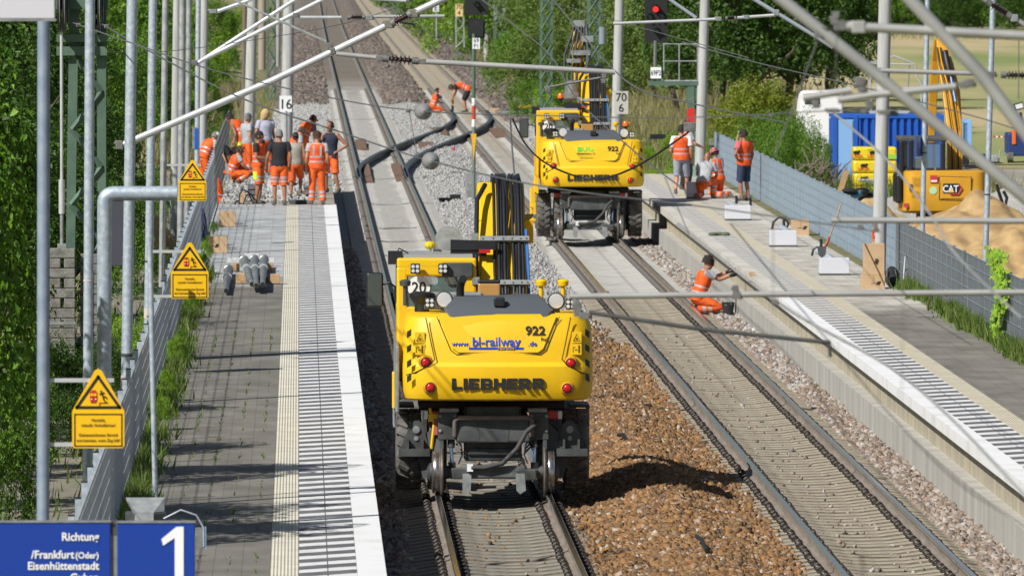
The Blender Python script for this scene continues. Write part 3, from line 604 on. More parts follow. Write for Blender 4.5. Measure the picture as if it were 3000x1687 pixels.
# centre and right
for px, Y, h, wd, k in ((1270, 640, 7, 1., 'mid'), (1345, 560, 7.5, .9, 'fresh'), (1440, 500, 7, 1., 'mid'), (1520, 560, 11, 1., 'mid'), (1600, 620, 12, 1., 'mid'), (1400, 760, 10, 1.2, 'mid'), (1500, 700, 12, 1.1, 'fresh'), (1330, 820, 11, 1.1, 'dark'), (1210, 900, 11, 1.2, 'mid')):
    pl(k, px, Y, h, wd, "green bush beyond the signal with the two hanging boxes", "bushes behind the left signal", "bush", "bush")
for px, Y, h, wd, k in ((1530, 420, 5.2, .9, 'mid'), (1600, 400, 5.6, .9, 'willow'), (1680, 430, 7.5, .9, 'willow'), (1760, 440, 8.5, .8, 'willow'), (1600, 460, 8.5, .9, 'willow'), (1850, 420, 8, .9, 'willow'), (1700, 365, 3.6, .9, 'mid'), (1620, 350, 2.6, 1., 'fresh'), (1560, 368, 2.6, 1., 'mid'), (1930, 400, 8.5, .9, 'willow'), (1990, 430, 10, .9, 'willow'), (1800, 520, 11, 1., 'mid'), (1900, 560, 12, 1., 'mid')):
    pl(k, px, Y, h, wd, "grey green willow bush behind the rear excavator and lattice masts", "willow bushes behind the rear excavator", "bush", "bush")
for px, Y, h, wd, k in ((2060, 350, 9., .8, 'dark'), (2140, 340, 8.6, .9, 'dark'), (2240, 335, 9, .9, 'dark'), (2330, 342, 8.4, .85, 'dark'), (2410, 352, 7.6, .75, 'dark'), (2190, 380, 10, 1., 'willow'), (2300, 390, 10, 1., 'dark'), (2100, 420, 11, 1., 'willow'), (2420, 410, 9, .8, 'dark'), (2000, 372, 7.5, .9, 'willow')):
    pl(k, px, Y, h, wd, "dense dark green tree left of the dry stubble field", "dark trees beside the stubble field")
pl('yellow', 2215, 305, 4.2, .95, "yellowing bush in front of the dark trees", None, "bush", "bush"); pl('yellow', 2160, 315, 3., .9, "smaller yellow green bush left of the white van", None, "bush", "bush")
for px, Y, h, wd in ((2150, 262, 2.3, .65), (2215, 258, 2.7, .6), (2285, 256, 2.9, .55), (2345, 258, 2.8, .42), (2392, 262, 2.4, .36), (2330, 266, 3.1, .45), (2250, 275, 3.0, .6)):
    pl('low', px, Y, h, wd, "low fresh green bush behind the right fence, left of the blue container", "green bushes left of the blue container", "bush", "bush")
for px, Y, h in ((1915, 262, 1.4), (1960, 258, 1.5), (2010, 268, 1.6), (1900, 290, 1.3), (2070, 285, 1.8), (1985, 300, 1.6)):
    pl('fresh', px, Y, h, 1.1, "small green shrub at the end of the right platform", "shrubs at the right platform end", "bush", "bush")
for i, px in enumerate(range(2380, 3060, 42)):
    pl('dark' if i % 3 else 'mid', px+random.uniform(-10, 10), 700+random.uniform(-12, 40), random.uniform(4.6, 8), 1.3, "dark bush in the far hedge behind the stubble field", "hedge behind the field", "bush", "bush")
for i, px in enumerate(range(2350, 3080, 60)):
    pl('mid', px, 830+random.uniform(-20, 30), random.uniform(7, 10), 1.2, "green tree rising behind the far hedge", "trees behind the far hedge")
for px, py, h in ((500, 930, .7), (520, 890, .6), (470, 1080, .8), (455, 1175, .7), (440, 1260, .8), (545, 800, .6), (560, 770, .7), (575, 740, .6), (480, 1020, .5), (600, 690, .5)):
    q = gp(px, py, .76); plant('fresh' if h > .6 else 'mid', -1.93, q.y, h*.75, .75, "small leafy weed shrub growing along the left mesh fence", "weed shrubs at the left fence", "weed", "plant", z=.78)
# vine on the right fence
g = np.random.default_rng(5); n = 900; t = g.uniform(0, 1, n)
C = np.stack([11.70-g.uniform(0, .12, n), 144.5+g.normal(0, .2+.75*t*t, n)+.5*np.sin(t*9), .8+1.5*t], 1); V, Fq = leaves_np(C, np.stack([-np.ones(n), -g.uniform(0, 1, n), g.uniform(0, 1, n)], 1), g.uniform(.06, .13, n), .8)
o = link("vine", npmesh("vine", V-C[0], Fq, LEAF['fresh']), None, C[0]); props(o, "bright green vine climbing over the dark end of the right fence", "vine")
# grass and weeds
def grass(name, n, xf, yf, zf, h0, h1, m, seed):
    g = np.random.default_rng(seed); X = xf(g, n); Y = yf(g, n); Z = zf(X, Y); h = g.uniform(h0, h1, n); a = g.uniform(0, 6.28, n); wv = .012+.02*h
    lean = h[:, None]*g.normal(0, .3, (n, 2)); dx, dy = np.cos(a)*wv, np.sin(a)*wv
    V = np.stack([np.stack([X-dx, Y-dy, Z], 1), np.stack([X+dx, Y+dy, Z], 1), np.stack([X+lean[:, 0], Y+lean[:, 1], Z+h], 1)], 1).reshape(-1, 3)
    o = link(name, npmesh(name, V, np.arange(3*n).reshape(-1, 3), m)); o["kind"] = 'stuff'
GR1 = leaf_mat("fresh_grass_blades", [(.07, .15, .02), (.12, .2, .03), (.2, .24, .06), (.05, .11, .015)]); GR2 = leaf_mat("dry_grass_blades", [(.40, .32, .16), (.28, .25, .10), (.16, .19, .05), (.5, .42, .24), (.10, .15, .03)])
U = lambda a, b_: (lambda g, n: g.uniform(a, b_, n))
def clumpy(a, b_, k, s): return lambda g, n: np.clip(g.uniform(a, b_, k)[g.integers(0, k, n)]+g.normal(0, s, n), a, b_)
grass("fence_weeds", 11000, lambda g, n: -2.06+np.abs(g.normal(0, .13, n)), clumpy(84, 176, 70, .6), lambda X, Y: X*0+.76, .05, .30, GR1, 1)
grass("fence_weeds", 9000, lambda g, n: 11.72-np.abs(g.normal(0, .13, n)), clumpy(112, 168, 60, .5), lambda X, Y: X*0+.76, .06, .34, GR1, 2)
grass("joint_weeds", 700, lambda g, n: -2.02+.31*g.integers(1, 6, n)+g.normal(0, .012, n), clumpy(84, 150, 70, .25), lambda X, Y: X*0+.755, .02, .07, GR1, 3)
grass("tall_grass", 22000, U(9.9, 22), U(262, 420), gz, .3, .9, GR2, 4); grass("tall_grass", 22000, U(-12, -1.2), U(262, 430), gz, .3, .9, GR2, 5)
grass("tall_grass", 3500, U(-7, -2.3), clumpy(95, 262, 110, 1.5), gz, .1, .4, GR1, 6); grass("tall_grass", 9000, U(10.5, 26), U(420, 640), gz, .3, 1., GR2, 8)
grass("tall_grass", 8000, U(10.2, 18), clumpy(248, 330, 90, 2), gz, .3, .8, GR1, 9); grass("tall_grass", 7000, U(20, 80), U(640, 700), gz, .2, .6, GR2, 10)
# ================================================================ RAIL EXCAVATORS
# local frame of a machine: x right, y away from the camera along the track, z up from the rail top, origin over the rear rail axle
PIC = mat("pictogram_print", (.10, .07, .01), .6)
WGL = mat("rear_window_glass", (.16, .24, .23), .05, spec=1); WGL.node_tree.nodes["Principled BSDF"].inputs["Alpha"].default_value = .42
def rail_excavator(loc, label, owner, group, far=False):
    root = thing("rail_excavator", label, "excavator", loc, group)
    D = [.06, 0]                      # the upper works sit a little to the right, the undercarriage half a metre further in
    def P(b, n, m=None, parent=None, **k):
        b.v = [(x+D[0], y+D[1], z) for x, y, z in b.v]; return b.build(n, m, parent or root, **k)
    # counterweight: plan outline rings
    def plan(w, yb, yf, r, bow, n=7):
        pts = []
        for i in range(n): a = R(180+90*i/(n-1)); pts.append((-w+r+r*math.cos(a), yb+r+r*math.sin(a)))
        for i in range(1, 8): t = i/8; pts.append((-w+r+(2*w-2*r)*t, yb-bow*math.sin(math.pi*t)))
        for i in range(n): a = R(270+90*i/(n-1)); pts.append((w-r+r*math.cos(a), yb+r+r*math.sin(a)))
        pts += [(w, yf), (-w, yf)]; return pts
    b = MB(); rings = []
    for z, w, yb, r in ((1.275, 1.20, .46, .40), (1.30, 1.26, .40, .40), (1.40, 1.285, .35, .42), (1.62, 1.29, .33, .42), (1.74, 1.29, .335, .42), (1.80, 1.29, .38, .42), (2.0, 1.285, .41, .40), (2.28, 1.27, .46, .38), (2.40, 1.22, .52, .36), (2.44, 1.14, .60, .34)):
        rings.append([(x, y, z) for x, y in plan(w, yb, 1.75, r, .06)])
    cw = P(b.ring(rings, YEL), "counterweight", YEL, smooth=28)
    # trapezoid service panel standing proud of the counterweight
    b = MB(); tr = [(-.80, 2.40), (.80, 2.40), (.62, 1.98), (.55, 1.93), (-.55, 1.93), (-.62, 1.98)]
    f = lambda x, z: (.345 + (.13*(z-1.86)/.56 if z > 1.86 else 0))
    b.ring([[(x, f(x, z)+.35, z) for x, z in tr], [(x, f(x, z)-.005, z) for x, z in tr], [(x*.975, f(x, z)-.022, z*.985+.033) for x, z in tr]], YEL)
    pan = P(b, "service_panel", YEL, smooth=25)
    b = MB(); out = [(-.83, 2.41), (-.645, 1.965), (-.565, 1.905), (.565, 1.905), (.645, 1.965), (.83, 2.41)]
    b.tube([(x, f(x, z)-.002, z) for x, z in out], .006, BLK, 5); P(b, "panel_gap", BLK, pan)
    # side panel seams
    for s in (-1, 1):
        b = MB(); b.tube([(s*.98, .435, 2.40), (s*.90, .37, 2.02), (s*.86, .335, 1.84), (s*.93, .33, 1.76), (s*1.12, .40, 1.66), (s*1.24, .55, 1.62)], .008, BLK, 5); P(b, "panel_gap", BLK, cw)
    # grey hood above
    b = MB(); hx = [(-.58, 2.66, .92), (-.73, 2.50, .60), (-.62, 2.36, .47), (.62, 2.36, .47), (.73, 2.50, .60), (.58, 2.66, .92)]
    b.ring([[(x, 1.85, z) for x, z, y in hx], [(x, y, z) for x, z, y in hx], [(x*.93, y-.012, z*.985+.036) for x, z, y in hx]], HOOD); hood = P(b, "engine_hood", HOOD, smooth=25)
    b = MB(); b.box((.02, .70, 2.60), (.15, .12, .13), BLK); P(b, "hood_camera", BLK, bevel=.02)
    b = MB(); b.box((0, 2.0, 2.0), (2.36, 1.3, .75), YEL); P(b, "upper_deck", YEL, bevel=.06)
    b = MB(); b.box((.25, 2.9, 1.75), (1.9, 1.6, .7), DGR); P(b, "deck_frame", DGR, bevel=.05)
    # cast pockets with red lamps
    for x, z, y in ((-.98, 1.80, .40), (-.92, 1.46, .37), (.98, 1.785, .40), (.93, 1.445, .37)):
        b = MB(); b.lathe((x, y+.08, z), (0, -1, 0), [(0, .105), (.09, .10), (.125, .075), (.128, .02)], mat("lamp_pocket_yellow", (.55, .30, .01), .5), 18); pk = P(b, "lamp_pocket", None, smooth=40)
        b = MB(); b.lathe((x, y-.035, z), (0, -1, 0), [(0, .058), (.02, .056), (.035, .036), (.038, .006)], REDL, 16); P(b, "tail_lamp", REDL, pk, smooth=50)
        b = MB(); b.lathe((x, y-.04, z), (0, -1, 0), [(0, .07), (.012, .07), (.012, .055), (0, .055)], BLK, 16); P(b, "lamp_ring", BLK, pk)
    # hazard marks and pictogram plates
    for s in (-1, 1):
        for i in range(4):
            b = MB(); z = 2.12-.20*i; x0, x1 = s*1.235, s*1.175
            b.add([(x0, .43-.03*(i > 1), z), (x1, .395-.03*(i > 1), z+.04), (x1, .395-.03*(i > 1), z+.13), (x0, .43-.03*(i > 1), z+.09)], [(0, 1, 2, 3)], BLACKP); P(b, "hazard_mark", BLACKP)
        b = MB(); zt = (2.13, 1.97)
        for z in zt: b.prism(rect(s*1.06, z, .13, .145), .425 if z > 2 else .41, .50, mat("pictogram_yellow", (.8, .5, .01), .5))
        yy = .418
        b.tube([(s*1.06-.045, yy, 2.085), (s*1.06+.045, yy, 2.085), (s*1.06, yy, 2.18), (s*1.06-.045, yy, 2.085)], .0035, PIC, 4)
        b.box((s*1.06, yy, 2.115), (.024, .006, .022), PIC); b.box((s*1.06+.03, yy-.014, 1.965), (.018, .006, .08), PIC); b.ball((s*1.06+.03, yy-.014, 2.018), .011, PIC, 6, 4); b.tube([(s*1.06-.05, yy-.014, 1.93), (s*1.06-.05, yy-.014, 2.0), (s*1.06-.02, yy-.014, 2.0)], .003, PIC, 4); b.box((s*1.06-.01, yy-.014, 1.965), (.035, .006, .006), PIC)
        P(b, "warning_pictogram", None)
    # lettering
    GLY = {'L': [((0, 0), (.30, 0), (.30, 1), (0, 1)), ((.30, 0), (.80, 0), (.80, .27), (.30, .27))], 'I': [((0, 0), (.30, 0), (.30, 1), (0, 1))],
           'E': [((0, 0), (.30, 0), (.30, 1), (0, 1)), ((.30, 0), (.82, 0), (.82, .25), (.30, .25)), ((.30, .385), (.76, .385), (.76, .615), (.30, .615)), ((.30, .75), (.82, .75), (.82, 1), (.30, 1))],
           'H': [((0, 0), (.30, 0), (.30, 1), (0, 1)), ((.62, 0), (.92, 0), (.92, 1), (.62, 1)), ((.30, .37), (.62, .37), (.62, .63), (.30, .63))],
           'B': [((0, 0), (.30, 0), (.30, 1), (0, 1)), ((.30, 0), (.74, 0), (.70, .22), (.30, .22)), ((.30, .42), (.66, .42), (.66, .60), (.30, .60)), ((.30, .79), (.66, .79), (.72, 1), (.30, 1)), ((.74, 0), (.92, .13), (.92, .38), (.82, .51), (.66, .51), (.66, .42), (.64, .36), (.64, .22), (.70, .22)), ((.72, 1), (.88, .88), (.88, .63), (.82, .51), (.66, .51), (.66, .60), (.62, .64), (.62, .79), (.66, .79))],
           'R': [((0, 0), (.30, 0), (.30, 1), (0, 1)), ((.30, .34), (.64, .34), (.64, .56), (.30, .56)), ((.30, .78), (.64, .78), (.70, 1), (.30, 1)), ((.70, 1), (.90, .86), (.90, .50), (.76, .36), (.64, .34), (.64, .56), (.62, .60), (.62, .78), (.64, .78)), ((.36, .34), (.64, .34), (.76, .36), (.98, 0), (.64, 0))]}
    wd_ = dict(L=.80, I=.30, E=.82, H=.92, B=.92, R=.98); tot = sum(wd_[c] for c in "LIEBHERR")+7*.11; sx = 1.26/tot; hh_ = .155; x = -.63
    b = MB()
    for ch in "LIEBHERR":
        for pg in GLY[ch]:
            pts = [(x+px*sx, 1.43+pz*hh_) for px, pz in pg]; yc = .335-.06*math.sin(math.pi*min(1, max(0, (x+.9)/1.8)))
            b.prism(pts, yc-.016, yc+.06, BLACKP)
        x += (wd_[ch]+.11)*sx
    P(b, "maker_lettering", BLACKP)
    def tilt(tb, x, z): tb.v = [(a+x, f(0, z+c)-.032+y, c+z) for a, y, c in tb.v]; return tb
    P(tilt(text("922", .115, BLACKP, .008, .03, 1.1), .50, 2.17), "model_number", BLACKP); P(tilt(text("Rail", .045, BLACKP, .006), .62, 2.09), "model_number", BLACKP)
    if owner == 'web':
        BL = mat("blue_print", (.012, .06, .5), .5)
        P(tilt(text("www.", .065, BL, .006, .01, 1.1), -.51, 2.02), "owner_lettering", BL); P(tilt(text("bl-railway", .12, BL, .008, .02, .98), -.03, 2.02), "owner_lettering", BL); P(tilt(text(".de", .065, BL, .006, .01, 1.1), .46, 2.02), "owner_lettering", BL)
        b = MB(); b.box((-.03, f(0, 1.985)-.03, 1.985), (.74, .006, .03), BL); P(b, "owner_stripe", BL)
        P(tilt(text("/// Bauer & L\u00f6ssig", .022, mat("yellow_print", (.8, .5, .02), .5), .012), .10, 1.974), "owner_lettering", None)
    else:
        GN = mat("green_print", (.12, .55, .03), .5)
        P(tilt(text("BUG", .11, GN, .008, .05, 1.35), -.18, 2.16), "owner_lettering", GN); P(tilt(text("VERKEHRSBAU SE", .042, BLACKP, .006, .004), -.18, 2.08), "owner_lettering", BLACKP)
        b = MB(); b.box((-.18, f(0, 2.045)-.03, 2.045), (.38, .006, .008), GN); P(b, "owner_stripe", GN); b = MB(); b.box((-.16, f(0, 1.99)-.03, 1.995), (.34, .006, .010), BLACKP); P(b, "owner_stripe", BLACKP)
    # round work lamps, square work lamps, mirrors and small gear on the deck
    for x, y, z, r in ((-.72, .95, 2.62, .12), (.80, .95, 2.60, .12)):
        b = MB(); b.lathe((x, y, z), (0, -1, -.1), [(-.12, .06), (-.02, r), (.03, r), (.035, r*.86)], DGR, 18); l = P(b, "work_lamp", DGR, smooth=40); b = MB(); b.lathe((x, y-.035, z), (0, -1, -.1), [(0, r*.84), (.012, r*.8), (.016, .01)], LENS, 18); P(b, "lens", LENS, l, smooth=60)
        b = MB(); b.box((x, y+.05, z-.15), (.1, .08, .14), DGR); P(b, "lamp_bracket", DGR, l)
    for x, y, z in ((-.92, .9, 2.58), (.99, .9, 2.56), (-1.10, 2.02, 3.0), (-.72, 2.02, 3.0)):
        b = MB(); b.box((x, y, z), (.13, .07, .14), BLK); l = P(b, "square_lamp", BLK, bevel=.012); b = MB()
        for dx in (-.03, .03):
            for dz in (-.03, .03): b.lathe((x+dx, y-.036, z+dz), (0, -1, 0), [(0, .026), (.004, .024), (.005, .002)], LENS, 8)
        P(b, "lens", LENS, l)
    b = MB(); b.lathe((-1.02, 1.35, 2.44), (0, 0, 1), [(0, .10), (.10, .10), (.14, .13), (.20, .17), (.25, .17), (.27, .12), (.275, .02)], BLK, 18); P(b, "air_filter_cap", BLK, smooth=35)
    b = MB(); b.tube([(-.50, 1.15, 2.5), (-.50, 1.15, 2.78), (-.48, 1.08, 2.87), (-.46, 1.0, 2.90)], .055, BLK, 10); P(b, "exhaust_pipe", BLK, smooth=40)
    b = MB(); b.box((-.10, 1.6, 2.72), (.3, .2, .2), mat("amber_reservoir", (.45, .24, .07), .35)); b.box((-.10, 1.6, 2.84), (.31, .21, .05), BLK); P(b, "lubricant_reservoir", None, bevel=.02)
    b = MB(); b.box((-.55, 1.5, 2.62), (.7, .3, .16), LGR); b.box((-.75, 1.35, 2.53), (.5, .2, .12), DGR); P(b, "filter_box", None, bevel=.02)
    for x in (.62, .92, -1.24):
        b = MB(); b.lathe((x, 1.9, 2.5), (0, 0, 1), [(0, .03), (.26, .03), (.27, .07), (.33, .08), (.35, .06), (.36, .01)], DGR if x < 0 else YEL, 10); P(b, "rail_knob", None, smooth=40)
    if far:
        for x, y, z in ((.85, 1.25, 2.74), (-.72, 3.1, 3.40)):
            b = MB(); b.lathe((x, y, z-.10), (0, 0, 1), [(0, .05), (.1, .05), (.101, .085), (.13, .085)], BLK, 12); bc = P(b, "beacon", BLK); b = MB(); b.lathe((x, y, z+.03), (0, 0, 1), [(0, .08), (.09, .075), (.12, .05), (.125, .005)], ORL, 12); P(b, "beacon_dome", ORL, bc, smooth=50)
    # cab
    D[0] = 0
    x0, x1, ya, yb_, zr = -1.29, -.20, 2.12, 3.75, 3.12
    b = MB()
    b.box(((x0+x1)/2, (ya+yb_)/2, 3.07), (x1-x0, yb_-ya, .14), YEL); b.box(((x0+x1)/2, ya+.06, 2.20), (x1-x0, .12, .55), YEL)
    for x in (x0+.07, x1-.10): b.box((x, ya+.07, 2.72), (.15 if x < -.5 else .2, .14, .6), YEL)
    for x in (x0+.05, x1-.06): b.box((x, yb_-.06, 2.4), (.1, .1, 1.3), BLK)
    b.box(((x0+x1)/2, (ya+yb_)/2, 1.7), (x1-x0, yb_-ya, .5), YEL); b.box(((x0+x1)/2, ya+.06, 2.97), (x1-x0-.02, .115, .16), YEL)
    b.box((x0+.03, 2.9, 2.2), (.06, 1.4, .55), YEL); b.box((x1-.03, 2.9, 2.2), (.06, 1.4, .55), YEL)
    cab = P(b, "cab", YEL, bevel=.035)
    b = MB(); b.box(((x0+x1)/2+.02, ya+.035, 2.68), (x1-x0-.24, .012, .47), WGL); w_ = P(b, "rear_window", None, cab)
    b = MB()
    for xx in (x0+.135, x1-.175): b.box((xx, ya+.028, 2.68), (.03, .02, .50), BLK)
    b.box(((x0+x1)/2, ya+.028, 2.92), (x1-x0-.27, .02, .03), BLK); b.box(((x0+x1)/2, ya+.028, 2.44), (x1-x0-.27, .02, .03), BLK); P(b, "window_frame", BLK, w_)
    b = MB(); b.lathe((x0+.30, ya+.026, 2.74), (0, -1, 0), [(0, .155), (.006, .155), (.0065, .004)], SIGNW, 24); pl_ = P(b, "speed_disc", SIGNW, cab)
    tb = text("20", .15, BLACKP, .004, .015, .95); tb.v = [(x+x0+.30, y+ya+.016, z+2.665) for x, y, z in tb.v]; P(tb, "disc_number", BLACKP, pl_)
    b = MB(); b.box((x0+.02, 2.9, 2.72), (.012, 1.3, .52), GLASS); P(b, "side_window", GLASS, cab)
    b = MB(); b.box(((x0+x1)/2+.28, ya-.025, 2.98), (.42, .04, .20), DGR); P(b, "rear_box", DGR, cab, bevel=.012)
    b = MB(); b.box(((x0+x1)/2+.02, 2.95, 3.16), (.95, 1.5, .05), mat("cab_roof_plate", (.30, .31, .31), .5)); b.tube([(x0+.5, 2.9, 3.16), (x0+.5, 2.9, 3.23), (x0+.62, 3.0, 3.21)], .018, LGR, 6); P(b, "roof_plate", None, cab, bevel=.015)
    b = MB(); b.prism([(-.55, 3.24), (.07, 3.24), (.07, 3.36), (-.55, 3.38)] if not far else [(-.60, 3.2), (-.05, 3.2), (.0, 3.32), (-.6, 3.32)], 2.5, 2.53, BLK); b.box((-.3, 2.55, 3.2), (.5, .05, .10), BLK); b.box((-.08, 2.48, 3.22), (.16, .05, .05), REDP); P(b, "roof_bracket", None, cab)
    b = MB(); b.tube([(x0-.02, 2.3, 3.16), (x0+.03, 2.3, 3.27), (x0+.16, 2.3, 3.20)], .012, BLK, 5); b.box((x0-.02, 2.35, 3.14), (.2, .22, .18), BLK); b.box((x0+.15, 2.3, 3.13), (.28, .16, .09), BLK); P(b, "roof_camera", BLK, cab, bevel=.02)
    b = MB(); b.box((x0-.30, 2.75, 2.68), (.23, .07, .48), BLK); mir = P(b, "mirror", BLK, bevel=.035); b = MB(); b.box((x0-.30, 2.71, 2.68), (.19, .01, .43), MIRR); P(b, "mirror_glass", MIRR, mir)
    b = MB(); b.tube([(x0-.2, 2.75, 2.75), (x0-.1, 2.75, 2.78), (x0-.02, 2.8, 2.72), (x0-.01, 2.8, 2.55)], .018, BLK, 6); P(b, "mirror_arm", BLK, mir)
    b = MB(); b.box((x0+.62, 3.35, 2.2), (.9, .05, .9), BLK); b.box((x0+.62, 3.0, 1.98), (.42, .5, .12), BLK); P(b, "driver_seat", BLK, cab, bevel=.05)
    b = MB(); b.tube([(x1-.25, ya+.01, 2.45), (x1-.16, ya+.01, 2.93)], .008, BLK, 4); P(b, "wiper", BLK, cab)
    # boom with hose bundle
    b = MB(); prof = [(2.2, 1.9), (2.15, 2.7), (3.6, 3.95), (4.1, 4.12), (4.55, 4.05), (6.6, 2.6), (6.3, 2.2), (4.5, 3.45), (4.0, 3.45), (3.1, 2.5), (3.2, 1.9)]
    b.prism([(y, z) for y, z in prof], -.15, .50, YEL, 'x'); boom = P(b, "boom", YEL, bevel=.03)
    b = MB()
    for x in (-.13, .55): b.prism([(3.3, 3.3), (3.2, 3.62), (3.5, 3.7), (3.65, 3.4)], x-.06, x+.06, YEL, 'x')
    P(b, "boom_ear", YEL, boom)
    b = MB()
    for i in range(9):
        x = .07+.043*i+(.03 if i > 4 else 0)+random.uniform(-.008, .008); j = .03*(i % 2)
        b.tube([(x, 1.95, 2.35+random.uniform(-.03, .03)), (x, 1.98-j, 2.62), (x+random.uniform(-.01, .01), 2.45-j, 3.0), (x, 2.95-j, 3.48+.04), (x, 3.32-j, 3.95), (x*.97, 3.68, 4.16+random.uniform(-.02, .05)), (x*.95, 4.2, 4.22), (x*.95, 4.7, 4.02)], .024, HOSE, 7)
    b.tube([(-.17, 1.9, 2.3), (-.20, 2.5, 3.1), (-.17, 3.25, 3.9), (-.05, 3.6, 4.1)], .034, HOSE, 7); b.tube([(.52, 1.9, 2.3), (.52, 2.4, 2.9), (.50, 2.9, 3.5)], .022, mat("blue_hose", (.03, .15, .45), .5), 6)
    hb = P(b, "hose_bundle", None, boom, smooth=60)
    for y, z in ((2.19, 2.80), (2.80, 3.38)):
        b = MB(); b.box((.20, y-.08, z), (.68, .035, .085), LGR, Euler((R(-45), 0, 0)).to_matrix()); b.box((-.21, y-.07, z+.03), (.10, .05, .10), LGR)
        for x in (-.10, .04, .18, .3, .42, .5): b.ball((x, y-.105, z+.01), .014, FIT, 6, 4)
        P(b, "hose_clamp", LGR, boom)
    if far:
        b = MB(); b.prism([(4.2, 3.7), (4.4, 4.6), (4.75, 5.3), (5.1, 5.25), (5.1, 3.9)], -.30, .02, YEL, 'x'); b.box((-.15, 4.7, 5.25), (.32, .3, .22), LGR); st = P(b, "stick", None, boom, bevel=.02)
        b = MB()
        for i in range(6): x = -.42+.10*i; b.tube([(x, 3.9, 3.5), (x-.12, 4.1, 3.9), (x-.10+.03*i, 4.3, 4.5), (x*.8, 4.45, 5.0), (x*.6, 4.6, 5.25)], .03, HOSE, 6)
        b.box((-.3, 4.2, 4.35), (.35, .3, .10), LGR); b.box((.05, 4.3, 4.9), (.3, .2, .15), LGR); b.box((-.12, 4.3, 4.55), (.5, .2, .12), LGR); P(b, "stick_hoses", None, boom, smooth=50)
        b = MB(); b.lathe((-.35, 3.7, 3.35), (0, 0, 1), [(0, .22), (.06, .28), (.14, .28), (.2, .2), (.5, .16), (.52, .02)], FIT, 14); P(b, "hydraulic_swivel", FIT, boom, smooth=40)
        for s in (1,): b = MB(); b.tube([(-.13, 4.7, 5.35), (-.13, 4.72, 6.4)], .007, FIT, 4); P(b, "radio_aerial", None, boom)
    else:
        b = MB(); b.lathe((-.55, 3.9, 3.33), (0, -1, .1), [(0, .02), (.0, .19), (.04, .19), (.05, .02)], LGR, 20); P(b, "rotating_disc", LGR, smooth=40); b = MB(); b.ball((-.82, 3.4, 3.27), (.08, .08, .06), mat("yellow_dome", (.6, .5, .02), .3)); P(b, "roof_dome", None)
        b = MB(); b.box((-.12, 3.2, 3.30), (.14, .25, .25), BLK); b.box((-.12, 3.06, 3.37), (.06, .03, .06), LGR); P(b, "valve_block", None, bevel=.015)
    # undercarriage
    D[1] = .5
    b = MB(); b.box((0, 2.4, .86), (1.0, 4.4, .34), DGR); b.lathe((0, 2.3, 1.0), (0, 0, 1), [(0, .62), (.2, .62), (.28, .55)], DGR, 20); b.box((0, 1.6, 1.16), (2.0, 1.4, .14), BLK); b.box((0, 2.6, 1.36), (1.7, 2.2, .3), BLK); P(b, "chassis", DGR, bevel=.03)
    b = MB(); cc = BLK if far else CHG; b.box((0, .62, .80), (.78, .5, .74), cc); b.box((0, .42, 1.10), (.72, .2, .16), cc); b.box((0, .35, .56), (.70, .05, .10), cc); blk = P(b, "end_frame", BLK if far else CHG, bevel=.025)
    b = MB(); fu = [(-.22, .05), (.22, .05), (.19, -.19), (-.19, -.19)]; b.ring([[(x, .20, z+.90) for x, z in fu], [(x*.28, .36, z*.28+.87) for x, z in fu]], LGR if False else CHG, caps=False); b.ring([[(x*1.06, .26, z*1.06+.9) for x, z in fu], [(x*1.04, .195, z*1.04+.9) for x, z in fu], [(x*.97, .195, z*.97+.9) for x, z in fu]], CHG, caps=False); b.box((0, .355, .86), (.13, .02, .08), BLACKP); P(b, "coupling_funnel", CHG)
    b = MB(); b.tube([(-.52, .22, .78), (-.52, .16, 1.0), (-.47, .15, 1.03), (.47, .15, 1.03), (.52, .16, 1.0), (.52, .22, .78)], .035, mat("worn_bar", (.20, .15, .12), .6, .2, col2=(.12, .12, .12), vs=9), 8); P(b, "towing_bar", None, smooth=50)
    for s in (-1, 1):
        b = MB(); b.box((s*.62, .34, .92), (.26, .2, .38), CHG); b.box((s*.60, .30, 1.13), (.26, .22, .05), LGR); b.box((s*.70, .4, .52), (.06, .3, .75), DGR)
        for dx, dz in ((-.1, .1), (.1, .1), (-.1, -.1), (.1, -.1)): b.lathe((s*.62+dx, .235, .95+dz), (0, -1, 0), [(0, .025), (.015, .025), (.016, .003)], LGR, 6)
        P(b, "frame_arm", CHG, bevel=.012)
        b = MB(); b.box((s*.74, .45, 1.06), (.42, .03, .05), LGR); br = P(b, "lamp_beam", LGR); b = MB(); b.box((s*.80, .425, 1.055), (.15, .05, .11), REDL); P(b, "marker_lamp", REDL, br, bevel=.01); b = MB(); b.box((s*(.80+.11), .425, 1.055), (.05, .045, .105), SIGNW); P(b, "reflector", SIGNW, br)
        b = MB(); b.tube([(s*.57, .36, .80), (s*.57, .33, .62)], .05, CHG, 10); b.tube([(s*.57, .33, .63), (s*.56, .30, .40)], .026, CHRO, 10); b.box((s*.56, .28, .34), (.10, .10, .16), BLK); P(b, "hydraulic_ram", None, smooth=50)
        # stabiliser plate with pin, standing before the tyre
        if not far:
            b = MB(); tri = [(s*.86, .56), (s*1.280, .56), (s*1.250, .62), (s*1.130, .92), (s*1.070, .98), (s*1.000, .98), (s*0.950, .93)]
            b.prism(tri, .40, .46, CHG); b.box((s*1.070, .38, .555), (.42, .28, .10), CHG); b.box((s*0.960, .34, .66), (.03, .14, .14), CHG); b.box((s*1.160, .34, .66), (.03, .14, .14), CHG)
            b.lathe((s*1.045, .41, .86), (0, -1, 0), [(0, .05), (.04, .05), (.042, .003)], LGR, 12); b.lathe((s*1.045, .41, .74), (0, -1, 0), [(0, .032), (.03, .032), (.032, .003)], LGR, 10); P(b, "support_bracket", CHG)
